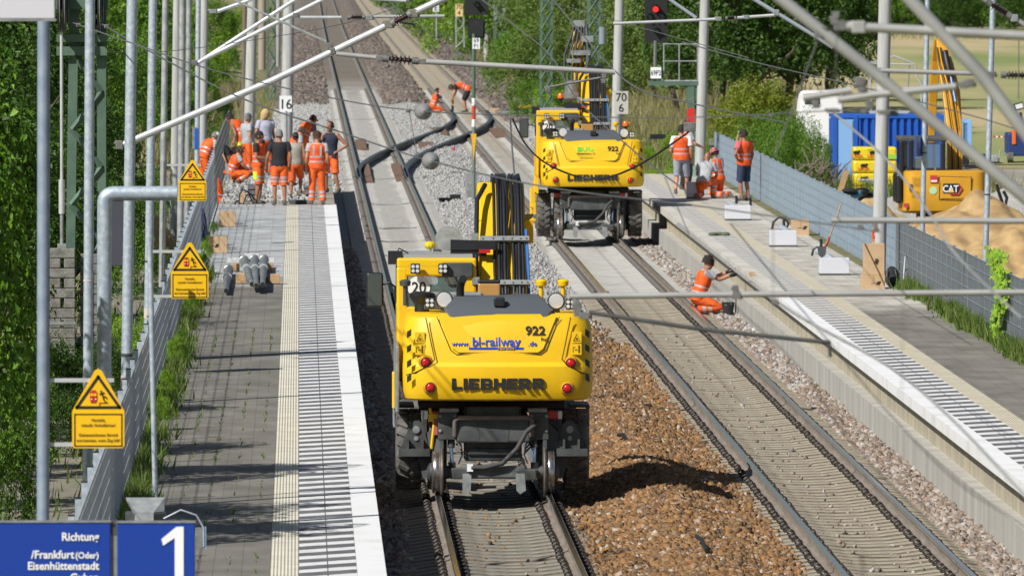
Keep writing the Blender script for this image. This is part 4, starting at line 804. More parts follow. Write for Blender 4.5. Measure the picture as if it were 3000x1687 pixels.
            b = MB(); b.add([(s*.70, .42, .98), (s*1.08, .45, .66), (s*.95, .40, .20), (s*.74, .36, .18), (s*.70, .36, .5), (s*.70, .45, .98), (s*1.08, .48, .66), (s*.95, .43, .20), (s*.74, .39, .18), (s*.70, .39, .5)], [(0, 1, 2, 3, 4), (9, 8, 7, 6, 5)]+[(i, (i+1) % 5, (i+1) % 5+5, i+5) for i in range(5)], CHG); P(b, "guard_plate", CHG)
        # rail wheel
        b = MB(); b.lathe((s*.725, .30, .285), (s, 0, 0), [(-.045, .05), (-.045, .335), (-.03, .345), (-.012, .335), (.0, .292), (.10, .285), (.108, .26), (.11, .04)], mat("rail_wheel_rim", (.20, .17, .15), .5, .5, col2=(.13, .10, .08), vs=8), 40, mseq=None)
        rw = P(b, "rail_wheel", None, smooth=35); b = MB(); b.lathe((s*.725, .30, .285), (s, 0, 0), [(.012, .2905), (.014, .2925), (.088, .2875), (.09, .285)], STEEL, 40); P(b, "wheel_tread", STEEL, rw, smooth=50)
        b = MB(); b.lathe((s*.60, .30, .285), (s, 0, 0), [(0, .09), (.1, .09), (.12, .14), (.26, .13), (.30, .06), (.301, .004)], DGR, 14); P(b, "wheel_hub", DGR, rw, smooth=40)
        # dual tyres
        for xa, wd in ((s*1.14, .33), (s*.755, .24)):
            b = MB(); b.lathe((xa, 1.0, .56), (1, 0, 0), [(-wd/2, .28), (-wd/2-.012, .40), (-wd/2, .46), (-wd/2+.04, .52), (wd/2-.04, .52), (wd/2, .49), (wd/2+.012, .40), (wd/2, .28)], RUB, 36)
            for i in range(22):
                a = 2*math.pi*i/22
                for e in (-1, 1):
                    am = a+(math.pi/22 if e > 0 else 0); Rx = Matrix.Rotation(am, 3, 'X'); q = Rx @ Matrix.Rotation(e*R(28), 3, 'Z')
                    c = Rx @ Vector((0, 0, .525)); b.box((xa+e*wd*.25, 1.0+c.y, .56+c.z), (wd*.56, .058, .05), RUB, q, .8)
            ty = P(b, "tyre", RUB, smooth=30)
            b = MB(); b.lathe((xa, 1.0, .56), (s, 0, 0), [(-.02, .29), (wd/2-.07, .28), (wd/2-.10, .12), (wd/2-.06, .1), (wd/2-.06, .005)], YEL if xa*s > 1 else DGR, 20); P(b, "tyre_rim", None, ty, smooth=40)
        b = MB(); b.box((s*1.2, 1.65, 1.13), (.28, .9, .04), CHG); b.box((s*1.33, 1.75, .98), (.03, .7, .30), LGR); P(b, "mudguard", CHG, bevel=.01)
        # front axle tyres and wheels
        b = MB(); b.lathe((s*1.05, 4.4, .56), (1, 0, 0), [(-.2, .28), (-.2, .46), (-.14, .5), (.14, .5), (.2, .46), (.2, .28)], RUB, 28); P(b, "tyre", RUB, smooth=30); b = MB(); b.lathe((s*.725, 5.4, .285), (s, 0, 0), [(-.045, .05), (-.045, .335), (0, .292), (.10, .285), (.11, .04)], STEEL, 24); P(b, "rail_wheel", STEEL, smooth=35)
    b = MB(); b.tube([(-.75, .30, .285), (.75, .30, .285)], .055, DGR, 10); b.box((0, .26, .27), (1.20, .22, .13), mat("axle_beam_grey", (.13, .145, .14), .55, col2=(.08, .088, .085), vs=7)); b.box((0, .16, .30), (.86, .08, .16), MAT["axle_beam_grey"]); b.box((-.45, .13, .28), (.24, .06, .15), CHG); b.box((.45, .13, .26), (.26, .06, .15), CHG)
    ax = P(b, "rail_axle", None, bevel=.015)
    for s in (-1, 1):
        b = MB(); b.add([(s*.30, .10, .28), (s*.42, .10, .28), (s*.42+(.02 if s > 0 else 0), .09, .05), (s*.36, .09, .0), (s*.31, .09, .05)], [(0, 1, 2, 3, 4)], LGR)
        b.v += [(x, y+.02, z) for x, y, z in b.v]; b.f += [(9, 8, 7, 6, 5)]+[(i, (i+1) % 5, (i+1) % 5+5, i+5) for i in range(5)]; b.m += [0]*6; P(b, "rail_guard", LGR, ax)
        b = MB()
        for j in range(3): b.tube([(s*.50, .34, .72-.05*j), (s*.44, .28, .66-.05*j), (s*.42, .30, .52), (s*.47, .3, .40)], .013, HOSE if j else CHRO, 5)
        P(b, "brake_lines", HOSE, ax)
    b = MB(); b.tube([(-.30, .08, .36), (-.12, .06, .36), (.12, .05, .42), (.32, .05, .62), (.44, .08, .84), (.60, .2, .96)], .034, mat("worn_air_hose", (.05, .05, .05), .7), 8); b.box((-.32, .08, .36), (.08, .05, .10), SIGNW); P(b, "air_hose", None, smooth=50)
    if not far:
        b = MB(); b.tube([(-.84, .38, .60), (-.80, .38, .95), (-.86, .38, 1.15)], .022, YEL, 6); b.box((-.80, .38, 1.02), (.16, .04, .10), YEL); b.box((-.78, .36, .90), (.05, .02, .22), mat("red_strap", (.4, .1, .09), .7)); P(b, "clamp_tool", None)
    b = MB(); b.box((-1.30, 1.5, 1.55), (.05, 2.6, .9), LGR if not far else YEL); b.box((-1.34, 1.3, 1.35), (.04, .3, .5), YEL); P(b, "side_cladding", None, bevel=.015)
    if far:
        b = MB(); b.box((-1.32, 2.0, .95), (.1, 1.2, .8), YEL); b.tube([(-1.42, 1.6, .35), (-1.42, 1.6, 1.2)], .02, YEL, 5); b.tube([(-1.42, 2.2, .35), (-1.42, 2.2, 1.2)], .02, YEL, 5)
        for z in (.4, .75): b.box((-1.38, 1.9, z), (.14, .7, .04), YEL)
        P(b, "access_ladder", YEL)
    return root
EX1 = rail_excavator((T1, 117.1, 0), "large yellow rail excavator in the foreground with blue web address on its rear", 'web', "yellow rail excavators")
EX2 = rail_excavator((T2, 215.5, 0), "yellow rail excavator farther back on the right track with green letters on its rear", 'bug', "yellow rail excavators", True)
# ================================================================ POLES, MASTS, SIGNALS, SIGNS
def up(px0, py0, px1, py1, Y): return at(px0, py0, Y), at(px1, py1, Y)
def pole(name, px0, py0, px1, py1, Y, wpx, m, label, cat="pole", taper=1., bands=(), group=None, n=14):
    a, c = up(px1, py1, px0, py0, Y); r = wpx/ppm(Y)/2; root = thing(name, label, cat, a, group)
    b = MB(); k = 6; b.tube([a.lerp(c, i/k) for i in range(k+1)], [r*(1+(taper-1)*i/k) for i in range(k+1)], m, n); b.wbuild("shaft", m, root, smooth=60)
    for f, hh, mm in bands:
        p = a.lerp(c, f); q = a.lerp(c, f+hh); b = MB(); b.tube([p, q], r*1.05, mm, n); b.wbuild("band", mm, root, smooth=60)
    return root
BAND = mat("dark_band", (.05, .06, .07), .5); PATCH = mat("faded_sticker", (.5, .46, .42), .8)
pole("lamp_pole", 128, 57, 126, 1700, 77, 37, mat("shaded_blue_steel", (.22, .28, .36), .55, .3, col2=(.30, .36, .44), vs=7), "blue grey steel pole carrying the white panel at the far left")
pole("lamp_pole", 265, -260, 255, 1640, 103, 29, GALV, "slim galvanised pole just left of the bent pipe post", bands=((.43, .003, PATCH),))
pole("lamp_pole", 391, -260, 367, 1350, 126, 32, GALV, "thick galvanised pole right of the lattice mast, ringed by a black band", bands=((.19, .006, BAND), (.13, .025, PATCH)))
pole("lamp_pole", 452, -260, 430, 1230, 140, 25, GALV, "galvanised pole behind the middle warning sign", bands=((.2, .02, PATCH), (.31, .004, BAND)))
pole("lamp_pole", 488, -260, 472, 1010, 165, 19, GALVD, "thin weathered pole right of the pole behind the middle warning sign", bands=((.21, .005, BAND),))
pole("lamp_pole", 537, -260, 526, 860, 185, 19, GALVD, "thin galvanised pole close beside the left concrete mast", bands=((.12, .006, BAND),))
pole("lamp_pole", 556, -260, 546, 800, 200, 16, GALVD, "thin pole left of the blue loudspeaker box")
pole("lamp_pole", 583, -260, 575, 760, 215, 15, GALV, "bright thin pole just left of the second concrete mast")
for px0, px1, py1, Y, wd, lb in ((522, 508, 800, 205, 26, "grey concrete mast seen among the thin lamp poles at the left"), (603, 590, 640, 245, 27, "pale concrete mast behind the workers at the fence"), (746, 728, 478, 272, 33, "thick pale concrete mast left of the 16 board"), (852, 838, 455, 295, 37, "thick concrete mast bearing the white 16 board"), (1822, 1802, 520, 262, 31, "concrete mast bearing the large 70 6 board"), (2073, 2050, 515, 251, 32, "concrete mast beside the group at the right platform end"), (2610, 2573, 838, 170, 42, "tall stained concrete mast standing before the right fence")):
    pole("concrete_mast", px0, -280 if Y > 200 else -700, px1, py1, Y, wd, CONCM, lb, "mast", .8, group="concrete catenary masts", n=18)
pole("wooden_pole", 719, -100, 712, 420, 300, 14, WOODD, "dark wooden pole left of the thick concrete mast", "mast"); pole("concrete_mast", 769, -100, 767, 205, 480, 22, mat("brownish_concrete", (.34, .29, .23), .9), "brownish concrete mast far behind the 16 board", "mast", group="concrete catenary masts")
pole("concrete_mast", 816, -100, 812, 200, 520, 17, CONCM, "slim far concrete mast with a footing, left of the 16 board mast", "mast", group="concrete catenary masts"); pole("concrete_mast", 1428, -120, 1424, 180, 520, 15, CONCM, "far grey concrete mast behind the left signal", "mast", group="concrete catenary masts"); pole("concrete_mast", 1324, -120, 1322, 120, 620, 12, CONCM, "far concrete post left of the yellowed 70 4 board", "mast", group="concrete catenary masts")
pole("lamp_pole", 2724, -300, 2702, 700, 172, 15, GALV, "galvanised pole carrying the small blue sign at the right", bands=((.25, .004, BAND),)); pole("lamp_pole", 2918, -300, 2886, 790, 160, 17, GALV, "galvanised pole in front of the large sand heap", bands=((.2, .004, BAND),))
# bent pipe post
a = at(303, 1700, 99); root = thing("bent_pipe_post", "thick galvanised pipe post bent to the right at the top", "post", a)
b = MB(); pts = [at(303, 1700, 99), at(305, 1100, 99), at(306, 620, 99)]+[at(306+26*(1-math.cos(t)), 592-25*math.sin(t), 99) for t in np.linspace(.1, 1.57, 6)]+[at(430, 567, 99), at(519, 566, 99)]
b.tube(pts, .083, GALV, 16); b.wbuild("pipe", GALV, root, smooth=60)
# counterweights and lattice tension mast
LY = 138
def lattice(name, label, legs0, legs1, py0, py1, Y, legw, depth, m=LATT, cells=8, group=None, crossed=False):
    a = at((legs1[0]+legs1[1])/2, py1, Y); root = thing(name, label, "lattice mast", a, group); d = legw/ppm(Y)
    c00, c01 = at(legs1[0], py1, Y), at(legs0[0], py0, Y); c10, c11 = at(legs1[1], py1, Y), at(legs0[1], py0, Y)
    for lo, hi in ((c00, c01), (c10, c11)):
        b = MB(); q = lo+Vector((0, depth, 0)); b.ring([[p+Vector((x*d, y, 0)) for x, y in ((-.5, 0), (.5, 0), (.5, .05), (-.3, .05), (-.3, depth-.05), (.5, depth-.05), (.5, depth), (-.5, depth))] for p in (lo, hi)], m); b.wbuild("leg", m, root)
    b = MB(); t = d*.32
    for i in range(cells):
        p0, p1 = c00.lerp(c01, i/cells), c10.lerp(c11, (i+1)/cells)
        if i % 2 and not crossed: p0, p1 = c10.lerp(c11, i/cells), c00.lerp(c01, (i+1)/cells)
        pr = [(p0, p1)] + ([(c10.lerp(c11, i/cells), c00.lerp(c01, (i+1)/cells))] if crossed else [])
        for u, v in pr:
            for yy in (-.01, depth): b.tube([u+Vector((0, yy, 0)), v+Vector((0, yy, 0))], [t, t], m, 4)
    b.wbuild("bracing", m, root); return root
LM = lattice("tension_mast", "green lattice mast with pulley wheels and hanging counterweights on the left", (218, 297), (205, 297), -60, 820, LY, 27, .35)
b = MB()
for py, hgt in ((112, 22), (150, 26)): p = at(240, py, LY); b.box((p.x, p.y-.06, p.z), (.80, .10, hgt/ppm(LY)), LATT)
p = at(240, 8, LY); b.box((p.x, p.y-.06, p.z), (.82, .12, .22), LATT); b.wbuild("cross_plate", LATT, LM)
for px in (186, 288):
    p = at(px, 30, LY); b = MB()
    for dx in (-.06, .02): b.lathe((p.x+dx, p.y-.3, p.z), (1, 0, 0), [(-.02, .05), (-.02, .36), (0, .33), (.02, .36), (.02, .05)], FIT, 24)
    b.lathe((p.x+.07, p.y-.3, p.z), (1, 0, 0), [(-.02, .05), (-.02, .2), (0, .18), (.02, .2), (.02, .05)], FIT, 18); b.wbuild("pulley_wheel", FIT, LM, smooth=40)
for px, top, bot, w_, dy in ((184, 726, 1105, 74, -.35), (262, 742, 1130, 52, -.1)):
    Yc = LY+dy; a = at(px, bot, Yc); root = thing("counterweight_stack", "stack of grey concrete blocks hanging left of the lattice mast" if px < 200 else "concrete block counterweight partly hidden behind the slim pole", "counterweight", a)
    n = 13; hh = (bot-top)/n/ppm(Yc); W = w_/ppm(Yc); b = MB()
    for i in range(n):
        z = a.z+hh*(i+.5)
        if i % 2 == 0: b.box((a.x, a.y, z), (W, W*.9, hh*.95), CONCB)
        else:
            for s in (-1, 1): b.box((a.x+s*W*.285, a.y, z), (W*.43, W*.9, hh*.93), CONCB)
    b.wbuild("blocks", CONCB, root, bevel=.012)
    tp = at(px-4, 60, Yc); c = Vector((a.x-.01, a.y, a.z+hh*n)); b = MB(); b.tube([c, c.lerp(tp, .15)], .03, LGR, 8); b.tube([c.lerp(tp, .15), c.lerp(tp, .3)], .05, ALU, 8); b.tube([c, tp], .026, ALU, 8); b.box((c.x, c.y, c.z+.03), (.14, .1, .08), LGR); b.wbuild("hanger_rod", None, root, smooth=50)
    b = MB(); b.box((a.x, a.y, a.z+hh*5.5), (W*1.04, W*.94, .05), LGR); b.wbuild("strap", LGR, root)
MB().box(at(345, 680, 134)+Vector((0, .2, 0)), (.52, .3, 1.05), mat("dark_cabinet", (.05, .055, .07), .6)).box(at(345, 582, 134)+Vector((0, .2, .0)), (.56, .34, .06), LGR).lone("cabinet", None, "dark metal cabinet behind the bent pipe post", "cabinet", bevel=.015)
# warning signs
def tri_sign(px, py_top, w, hgt, Y, post, label, brackets):
    s = ppm(Y); c = at(px, py_top+hgt, Y); W, Hh = w/s, hgt/s; root = thing("warning_sign", label, "sign", c, "yellow platform warning signs")
    b = MB(); zb = Hh*.455; out = rrect(0, zb/2, W, zb, W*.05, 3); tr = [(-W/2, zb), (-W/2, zb+.02*W), (-.06*W, Hh*.985), (0, Hh), (.06*W, Hh*.985), (W/2, zb+.02*W), (W/2, zb)]
    k = [p for p in out if p[1] < zb*.6]; poly = [(-W/2, .05*W), (-W*.46, 0), (W*.46, 0), (W/2, .05*W)]+tr[::-1]
    b.prism(poly, 0, .02, WARNY); pnl = b.build("panel", WARNY, root)
    b = MB(); e = -.004
    def loop(P, t):
        for i in range(len(P)): 
            u, v = Vector((P[i][0], e, P[i][1])), Vector((P[(i+1) % len(P)][0], e, P[(i+1) % len(P)][1])); d = (v-u).normalized(); q = Vector((-d.z, 0, d.x))*t
            b.add([u-q-d*t, v-q+d*t, v+q+d*t, u+q-d*t], [(0, 1, 2, 3)], BLACKP)
    loop([(-W*.41, zb+W*.09), (W*.41, zb+W*.09), (0, Hh-W*.15)], W*.027); loop(rect(0, zb*.5, W*.9, zb*.88), W*.011)
    b.build("black_border", BLACKP, pnl)
    b = MB(); cx, cz = -W*.09, zb+W*.30; u = W*.12                          # pictogram: red train front, a falling figure, the platform edge
    b.prism(rrect(cx, cz, u*1.15, u*1.55, u*.18), -.006, 0, REDP); b.prism(rect(cx, cz-u*.95, u*.9, u*.12), -.006, 0, REDP); b.prism(rect(cx, cz+u*.95, u*.7, u*.08), -.006, 0, REDP)
    b.prism(rect(cx+u*1.35, cz-u*1.02, u*.95, u*.12), -.006, 0, REDP); b.prism(rect(cx+u*.95, cz-u*1.2, u*.14, u*.42), -.006, 0, REDP)
    for dx in (-.27, .27): b.prism(rect(cx+u*dx, cz+u*.28, u*.42, u*.42), -.008, -.006, WARNY); b.prism(disc(cx+u*dx*1.25, cz-u*.42, u*.12, 10), -.008, -.006, SIGNW)
    b.build("train_symbol", None, pnl)
    b = MB(); f = [(1.35, .55), (1.25, .1), (1.62, -.25), (1.9, -.1)]; t = u*.1
    def limb(P): 
        b.tube([(cx+u*x, -.006, cz+u*z) for x, z in P], t, BLACKP, 5)
    b.ball((cx+u*1.2, -.006, cz+u*.82), (u*.17, .004, u*.17), BLACKP, 8, 5); limb([(1.28, .6), (1.5, .0)]); limb([(1.3, .55), (.95, .35)]); limb([(1.3, .5), (1.7, .62)]); limb([(1.5, 0), (1.95, -.05), (2.1, -.35)]); limb([(1.5, 0), (1.6, -.5), (1.85, -.75)]); limb([(1.75, -.95), (2.2, -.95)])
    b.build("falling_figure", BLACKP, pnl)
    for tx, zz, sz in (("Vorsicht,", .74, .062), ("schnelle Vorbeifahrten!", .60, .058), ("Gekennzeichneten Bereich", .33, .058), ("erst betreten, wenn Zug h\u00e4lt!", .18, .058)):
        tb = text(tx, W*sz, mat("brown_print", (.10, .05, .01), .6), .002, .004, .84); tb.v = [(x, y-.004, z+zb*zz) for x, y, z in tb.v]; tb.build("lettering", None, pnl)
    for py in brackets:
        p, q = at(post, py, Y), at(px+w*.3, py, Y); b = MB(); b.box((p+q)/2+Vector((0, .035, 0)), ((q-p).length, .03, .035), ALU); b.wbuild("bracket", ALU, root)
    return root
tri_sign(288, 1080, 153, 232, 77, 112, "nearest yellow warning triangle sign, low at the left, half in shade", (1114, 1302))
tri_sign(556, 710, 110, 165, 105, 430, "yellow warning triangle sign above the left fence, middle one of three", (737, 868))
tri_sign(564, 469, 81, 120, 143, 472, "smallest and farthest yellow warning triangle sign", (484,))
pole("sign_post", 439, 716, 455, 1462, 104.5, 16, GALV, "thin grey post holding the middle warning sign, standing by the bin", "post"); pole("sign_post", 478, 475, 470, 900, 143, 11, GALVD, "thin post holding the farthest warning sign", "post")
# blue platform signs and the pale panel
def blue_sign(x0, y0, x1, y1, Y, label, group=None):
    a, c = at(x0, y1, Y), at(x1, y0, Y); root = thing("platform_sign", label, "sign", ((a.x+c.x)/2, a.y, a.z), group)
    b = MB(); b.box(((a.x+c.x)/2, a.y+.04, (a.z+c.z)/2), (c.x-a.x, .07, c.z-a.z), BLUES); b.wbuild("panel", BLUES, root, bevel=.008)
    b = MB()
    b.box(((a.x+c.x)/2, a.y+.04, c.z+.008), (c.x-a.x+.012, .085, .014), LGR); b.wbuild("frame", LGR, root); return root
def put(tb, px, py, Y, name, root, m=WHITEP): p = at(px, py, Y); tb.v = [(x+p.x, y+p.y, z+p.z) for x, y, z in tb.v]; tb.wbuild(name, m, root)
DB = blue_sign(-40, 1530, 324, 1900, 70, "blue direction sign listing towns in white letters at the lower left")
for tx, px, py, hp in (("Richtung", 290, 1582, 23), ("/Frankfurt ", 226, 1634, 23), ("(Oder)", 290, 1634, 18), ("Eisenh\u00fcttenstadt", 290, 1667, 23), ("Guben", 290, 1701, 23)):
    tb = text(tx, hp/ppm(70), WHITEP, .003, .03, .95, 'RIGHT'); put(tb, px, py, 70, "lettering", DB)
ON = blue_sign(344, 1531, 571, 1900, 70, "blue platform number sign with a large white figure one")
b = MB()
q = lambda x, y: (at(x, y, 70).x, at(x, y, 70).z)
y0 = at(500, 1600, 70).y
b.prism([q(538, 1542), q(538, 1760), q(512, 1760), q(512, 1574), q(478, 1597), q(473, 1578), q(517, 1542)], y0-.004, y0+.004, WHITEP); b.wbuild("figure_one", WHITEP, ON)
MB().box(at(334, 1660, 70)+Vector((0, .06, 0)), (.05, .05, .75), LGR).box(at(334, 1545, 70)+Vector((0, .06, 0)), (.055, .06, .12), DGR).lone("sign_post", None, "grey steel post between the two blue platform signs", "post")
PNL = thing("panel_sign", "blank pale grey panel cut off in the top left corner", "sign", at(60, 56, 75)); b = MB(); a, c = at(-60, 56, 75), at(161, -120, 75); b.box(((a.x+c.x)/2, a.y, (a.z+c.z)/2), (c.x-a.x, .12, c.z-a.z), mat("pale_panel", (.58, .58, .62), .5)); b.wbuild("panel", None, PNL, bevel=.01); b = MB(); b.box(((a.x+c.x)/2, a.y, a.z-.01), (c.x-a.x+.02, .13, .02), LGR); b.wbuild("bottom_rim", None, PNL)
SB = thing("platform_sign", "small blue station sign on the right galvanised pole", "sign", at(2690, 460, 172)); a, c = at(2676, 458, 172), at(2702, 398, 172)
b = MB(); b.add([(a.x, a.y-.3, a.z), (c.x, c.y+.1, a.z+.0), (c.x, c.y+.1, c.z), (a.x, a.y-.3, c.z), (a.x+.04, a.y-.28, a.z), (c.x+.04, c.y+.12, a.z), (c.x+.04, c.y+.12, c.z), (a.x+.04, a.y-.28, c.z)], [(0, 1, 2, 3), (7, 6, 5, 4), (0, 1, 5, 4), (3, 2, 6, 7), (0, 3, 7, 4), (1, 2, 6, 5)], mat("pale_blue_sign", (.10, .16, .42), .3)); b.wbuild("panel", None, SB)
b = MB(); b.add([(a.x+.02, a.y-.29, a.z+.16), (a.x+.12, a.y-.10, a.z+.16), (a.x+.12, a.y-.10, a.z+.34), (a.x+.02, a.y-.29, a.z+.34)], [(0, 1, 2, 3)], WHITEP); b.wbuild("white_mark", WHITEP, SB); b = MB(); b.box(at(2712, 402, 172)+Vector((-.06, 0, 0)), (.2, .05, .05), LGR); b.wbuild("bracket", LGR, SB)
# number boards
def board(px, py, w, hgt, Y, lines, m, label, cat="sign", th=.03, hp=None):
    s = ppm(Y); c = at(px, py, Y); root = thing("number_board", label, cat, c); b = MB(); b.box(c, (w/s, th, hgt/s), m); b.wbuild("panel", m, root)
    for tx, dy, h_ in lines:
        tb = text(tx, h_/s, BLACKP, .004, .012, .95); p = at(px, py+dy, Y); tb.v = [(x+p.x, y+p.y-th/2-.003, z+p.z) for x, y, z in tb.v]; tb.wbuild("number", BLACKP, root)
    return root
board(837, 305, 36, 48, 268, (("16", 14, 28),), SIGNW, "white board numbered 16 before the concrete mast"); pole("board_post", 838, 326, 838, 440, 268, 8, GALVD, "thin grey post under the 16 board", "post")
board(1820, 301, 41, 67, 252, (("70", -4, 24), ("6", 27, 24)), mat("stone_grey_board", (.48, .47, .42), .7), "large grey kilometre board reading 70 over 6")
board(1345, 31, 22, 37, 480, (("70", -3, 14), ("4", 14, 13)), SIGNY, "small yellowed kilometre board reading 70 over 4"); board(1277, 23, 18, 24, 460, (("E", 9, 16),), SIGNW, "small white board with the letter E"); pole("board_post", 1279, 36, 1279, 118, 460, 5, GALVD, "thin post under the letter E board", "post")
lattice("ladder_mast", "small rusty ladder frame under the yellowed kilometre board", (1336, 1358), (1336, 1360), 50, 140, 480, 4, .1, GALVD, 4)
# signals
def sig_head(b, px, py0, py1, w, Y, dy=0): 
    a, c = at(px-w/2, py1, Y), at(px+w/2, py0, Y); b.prism(rrect((a.x+c.x)/2, (a.z+c.z)/2, c.x-a.x, c.z-a.z, .06), a.y+dy, a.y+dy+.06, BLACKP); b.box(((a.x+c.x)/2, a.y+dy+.16, (a.z+c.z)/2), ((c.x-a.x)*.8, .2, (c.z-a.z)*.9), DGR); return (a.x+c.x)/2, a.y+dy, (a.z+c.z)/2
def hood(b, x, y, z, r):
    n = 9; rg = []
    for k, (dy, f) in enumerate(((0, 1), (-.22, .95))): rg.append([(x+r*f*math.cos(t), y+dy, z+r*f*math.sin(t)) for t in np.linspace(R(-10), R(190), n)])
    b.ring(rg, BLACKP, caps=False, close=False); b.lathe((x, y, z), (0, -1, 0), [(0, r*.8), (.01, r*.75), (.015, .01)], GLASS, 12)
SY1 = 250
S1 = thing("signal", "dark light signal on a red and white banded post between the tracks", "signal", at(1386, 585, SY1)); s = ppm(SY1)
b = MB(); x, y, z = sig_head(b, 1395, -75, 45, 68, SY1); b.wbuild("signal_head", None, S1); b = MB(); hood(b, *at(1397, 14, SY1), .09); b.wbuild("lamp_hood", None, S1)
b = MB(); x, y, z = sig_head(b, 1396, 55, 115, 50, SY1, .02); b.v = [(p[0], p[1], p[2]) for p in b.v]; p = at(1396, 85, SY1); b.box((p.x, p.y+.01, p.z), (.38, .06, .44), mat("matrix_glass", (.02, .022, .022), .3, bump=.6, bs=60)); b.wbuild("indicator_box", None, S1)
b = MB()
def seg(y0, y1, m, r=.055): b.tube([at(1388, y0, SY1), at(1387.5, y1, SY1)], r, m, 10)
seg(100, 288, LATT); seg(288, 310, SIGNW, .057); seg(310, 350, REDP if False else mat("signal_red", (.55, .06, .02), .5), .057); seg(350, 372, SIGNW, .057); seg(372, 590, mat("post_grey_green", (.16, .19, .16), .6)); b.wbuild("post", None, S1, smooth=50)
b = MB(); a = at(1388, 392, SY1); t_ = .075; b.add([(a.x-t_, a.y-.065, a.z), (a.x+t_, a.y-.065, a.z), (a.x, a.y-.065, at(1388, 470, SY1).z), (a.x-t_, a.y-.05, a.z), (a.x+t_, a.y-.05, a.z), (a.x, a.y-.05, at(1388, 470, SY1).z)], [(0, 1, 2), (5, 4, 3), (0, 1, 4, 3), (1, 2, 5, 4), (2, 0, 3, 5)], mat("mast_yellow", (.75, .42, .01), .5)); b.wbuild("yellow_wedge", None, S1)
p = at(1395, 128, SY1); b = MB(); b.box((p.x, p.y-.09, p.z), (22/s, .02, 32/s), SIGNW); pt = b.wbuild("name_plate", SIGNW, S1)
for tx, dy in (("69", -3), ("P1", 13)): tb = text(tx, 12.5/s, BLACKP, .004, 0, .85); q_ = at(1395, 128+dy, SY1); tb.v = [(x+q_.x, y+q_.y-.104, z+q_.z) for x, y, z in tb.v]; tb.wbuild("lettering", BLACKP, S1, pt)
MB().box(at(1395, 572, 252), (.55, .5, .75), LGR).box(at(1380, 530, 252), (.35, .35, .5), mat("control_box_grey", (.25, .26, .26), .6)).lone("track_box", None, "grey control box at the foot of the banded signal post", "box", bevel=.02)
SY2 = 243; s = ppm(SY2)
S2 = thing("signal", "light signal showing red on a caged bracket right of the rear excavator", "signal", at(2025, 520, SY2))
b = MB(); sig_head(b, 1922, -8, 126, 66, SY2); b.wbuild("signal_head", None, S2); b = MB()
for px, py in ((1904, 50), (1940, 50), (1924, 92)): b = MB(); hood(b, *at(px, py, SY2), .10); b.wbuild("lamp_hood", None, S2)
b = MB(); p = at(1921, 28, SY2); b.lathe(p, (0, -1, 0), [(0, .085), (.02, .08), (.03, .01)], mat("red_signal_light", (.9, .02, .02), .3, emit=((1, .03, .03), 1.2)), 16); b.wbuild("red_light", None, S2, smooth=60); b = MB(); hood(b, p.x, p.y, p.z+.02, .11); b.wbuild("lamp_hood", None, S2)
b = MB(); b.tube([at(1920, 120, SY2), at(1918, 240, SY2)], .05, FIT, 8); b.wbuild("hanger", FIT, S2)
p = at(1921, 214, SY2); b = MB(); b.box((p.x, p.y-.1, p.z), (31/s, .02, 33/s), SIGNW); pt = b.wbuild("name_plate", SIGNW, S2); tb = text("69P2", 15/s, BLACKP, .004, 0, .7); tb.v = [(x+p.x, y+p.y-.114, z+p.z-7/s) for x, y, z in tb.v]; tb.wbuild("lettering", BLACKP, S2, pt)
b = MB(); a, c = at(1902, 252, SY2), at(2046, 238, SY2); b.box((a+c)/2+Vector((0, .3, 0)), (c.x-a.x, .8, .12), LATT); p = at(2026, 270, SY2); b.box(p+Vector((0, .1, 0)), (.3, .3, .5), LATT); b.wbuild("platform_bracket", None, S2)
b = MB()
for px in (1945, 1990, 2044): b.tube([at(px, 240, SY2), at(px, 128, SY2)], .02, GALVD, 5)
for py in (130, 180, 238): b.tube([at(1945, py, SY2), at(2044, py, SY2)], .016, GALVD, 5); b.tube([at(2044, py, SY2), at(2044, py, SY2)+Vector((0, .8, 0))], .016, GALVD, 5); b.tube([at(1945, py, SY2)+Vector((0, .8, 0)), at(2044, py, SY2)+Vector((0, .8, 0))], .016, GALVD, 5)
b.wbuild("cage", GALVD, S2)
b = MB()
for y0, y1, m in ((250, 318, LATT), (318, 362, mat("bright_signal_red", (.6, .02, .015), .5)), (362, 384, SIGNW), (384, 525, mat("dark_green_post", (.05, .08, .06), .6))): b.box((at(2024, y0, SY2)+at(2024, y1, SY2))/2, (.19, .16, (y1-y0)/s), m)
b.wbuild("post", None, S2)
b = MB(); b.box(at(2029, 505, SY2), (.32, .2, .36), mat("pale_green_box", (.22, .30, .24), .6)); b.wbuild("foot_box", None, S2)
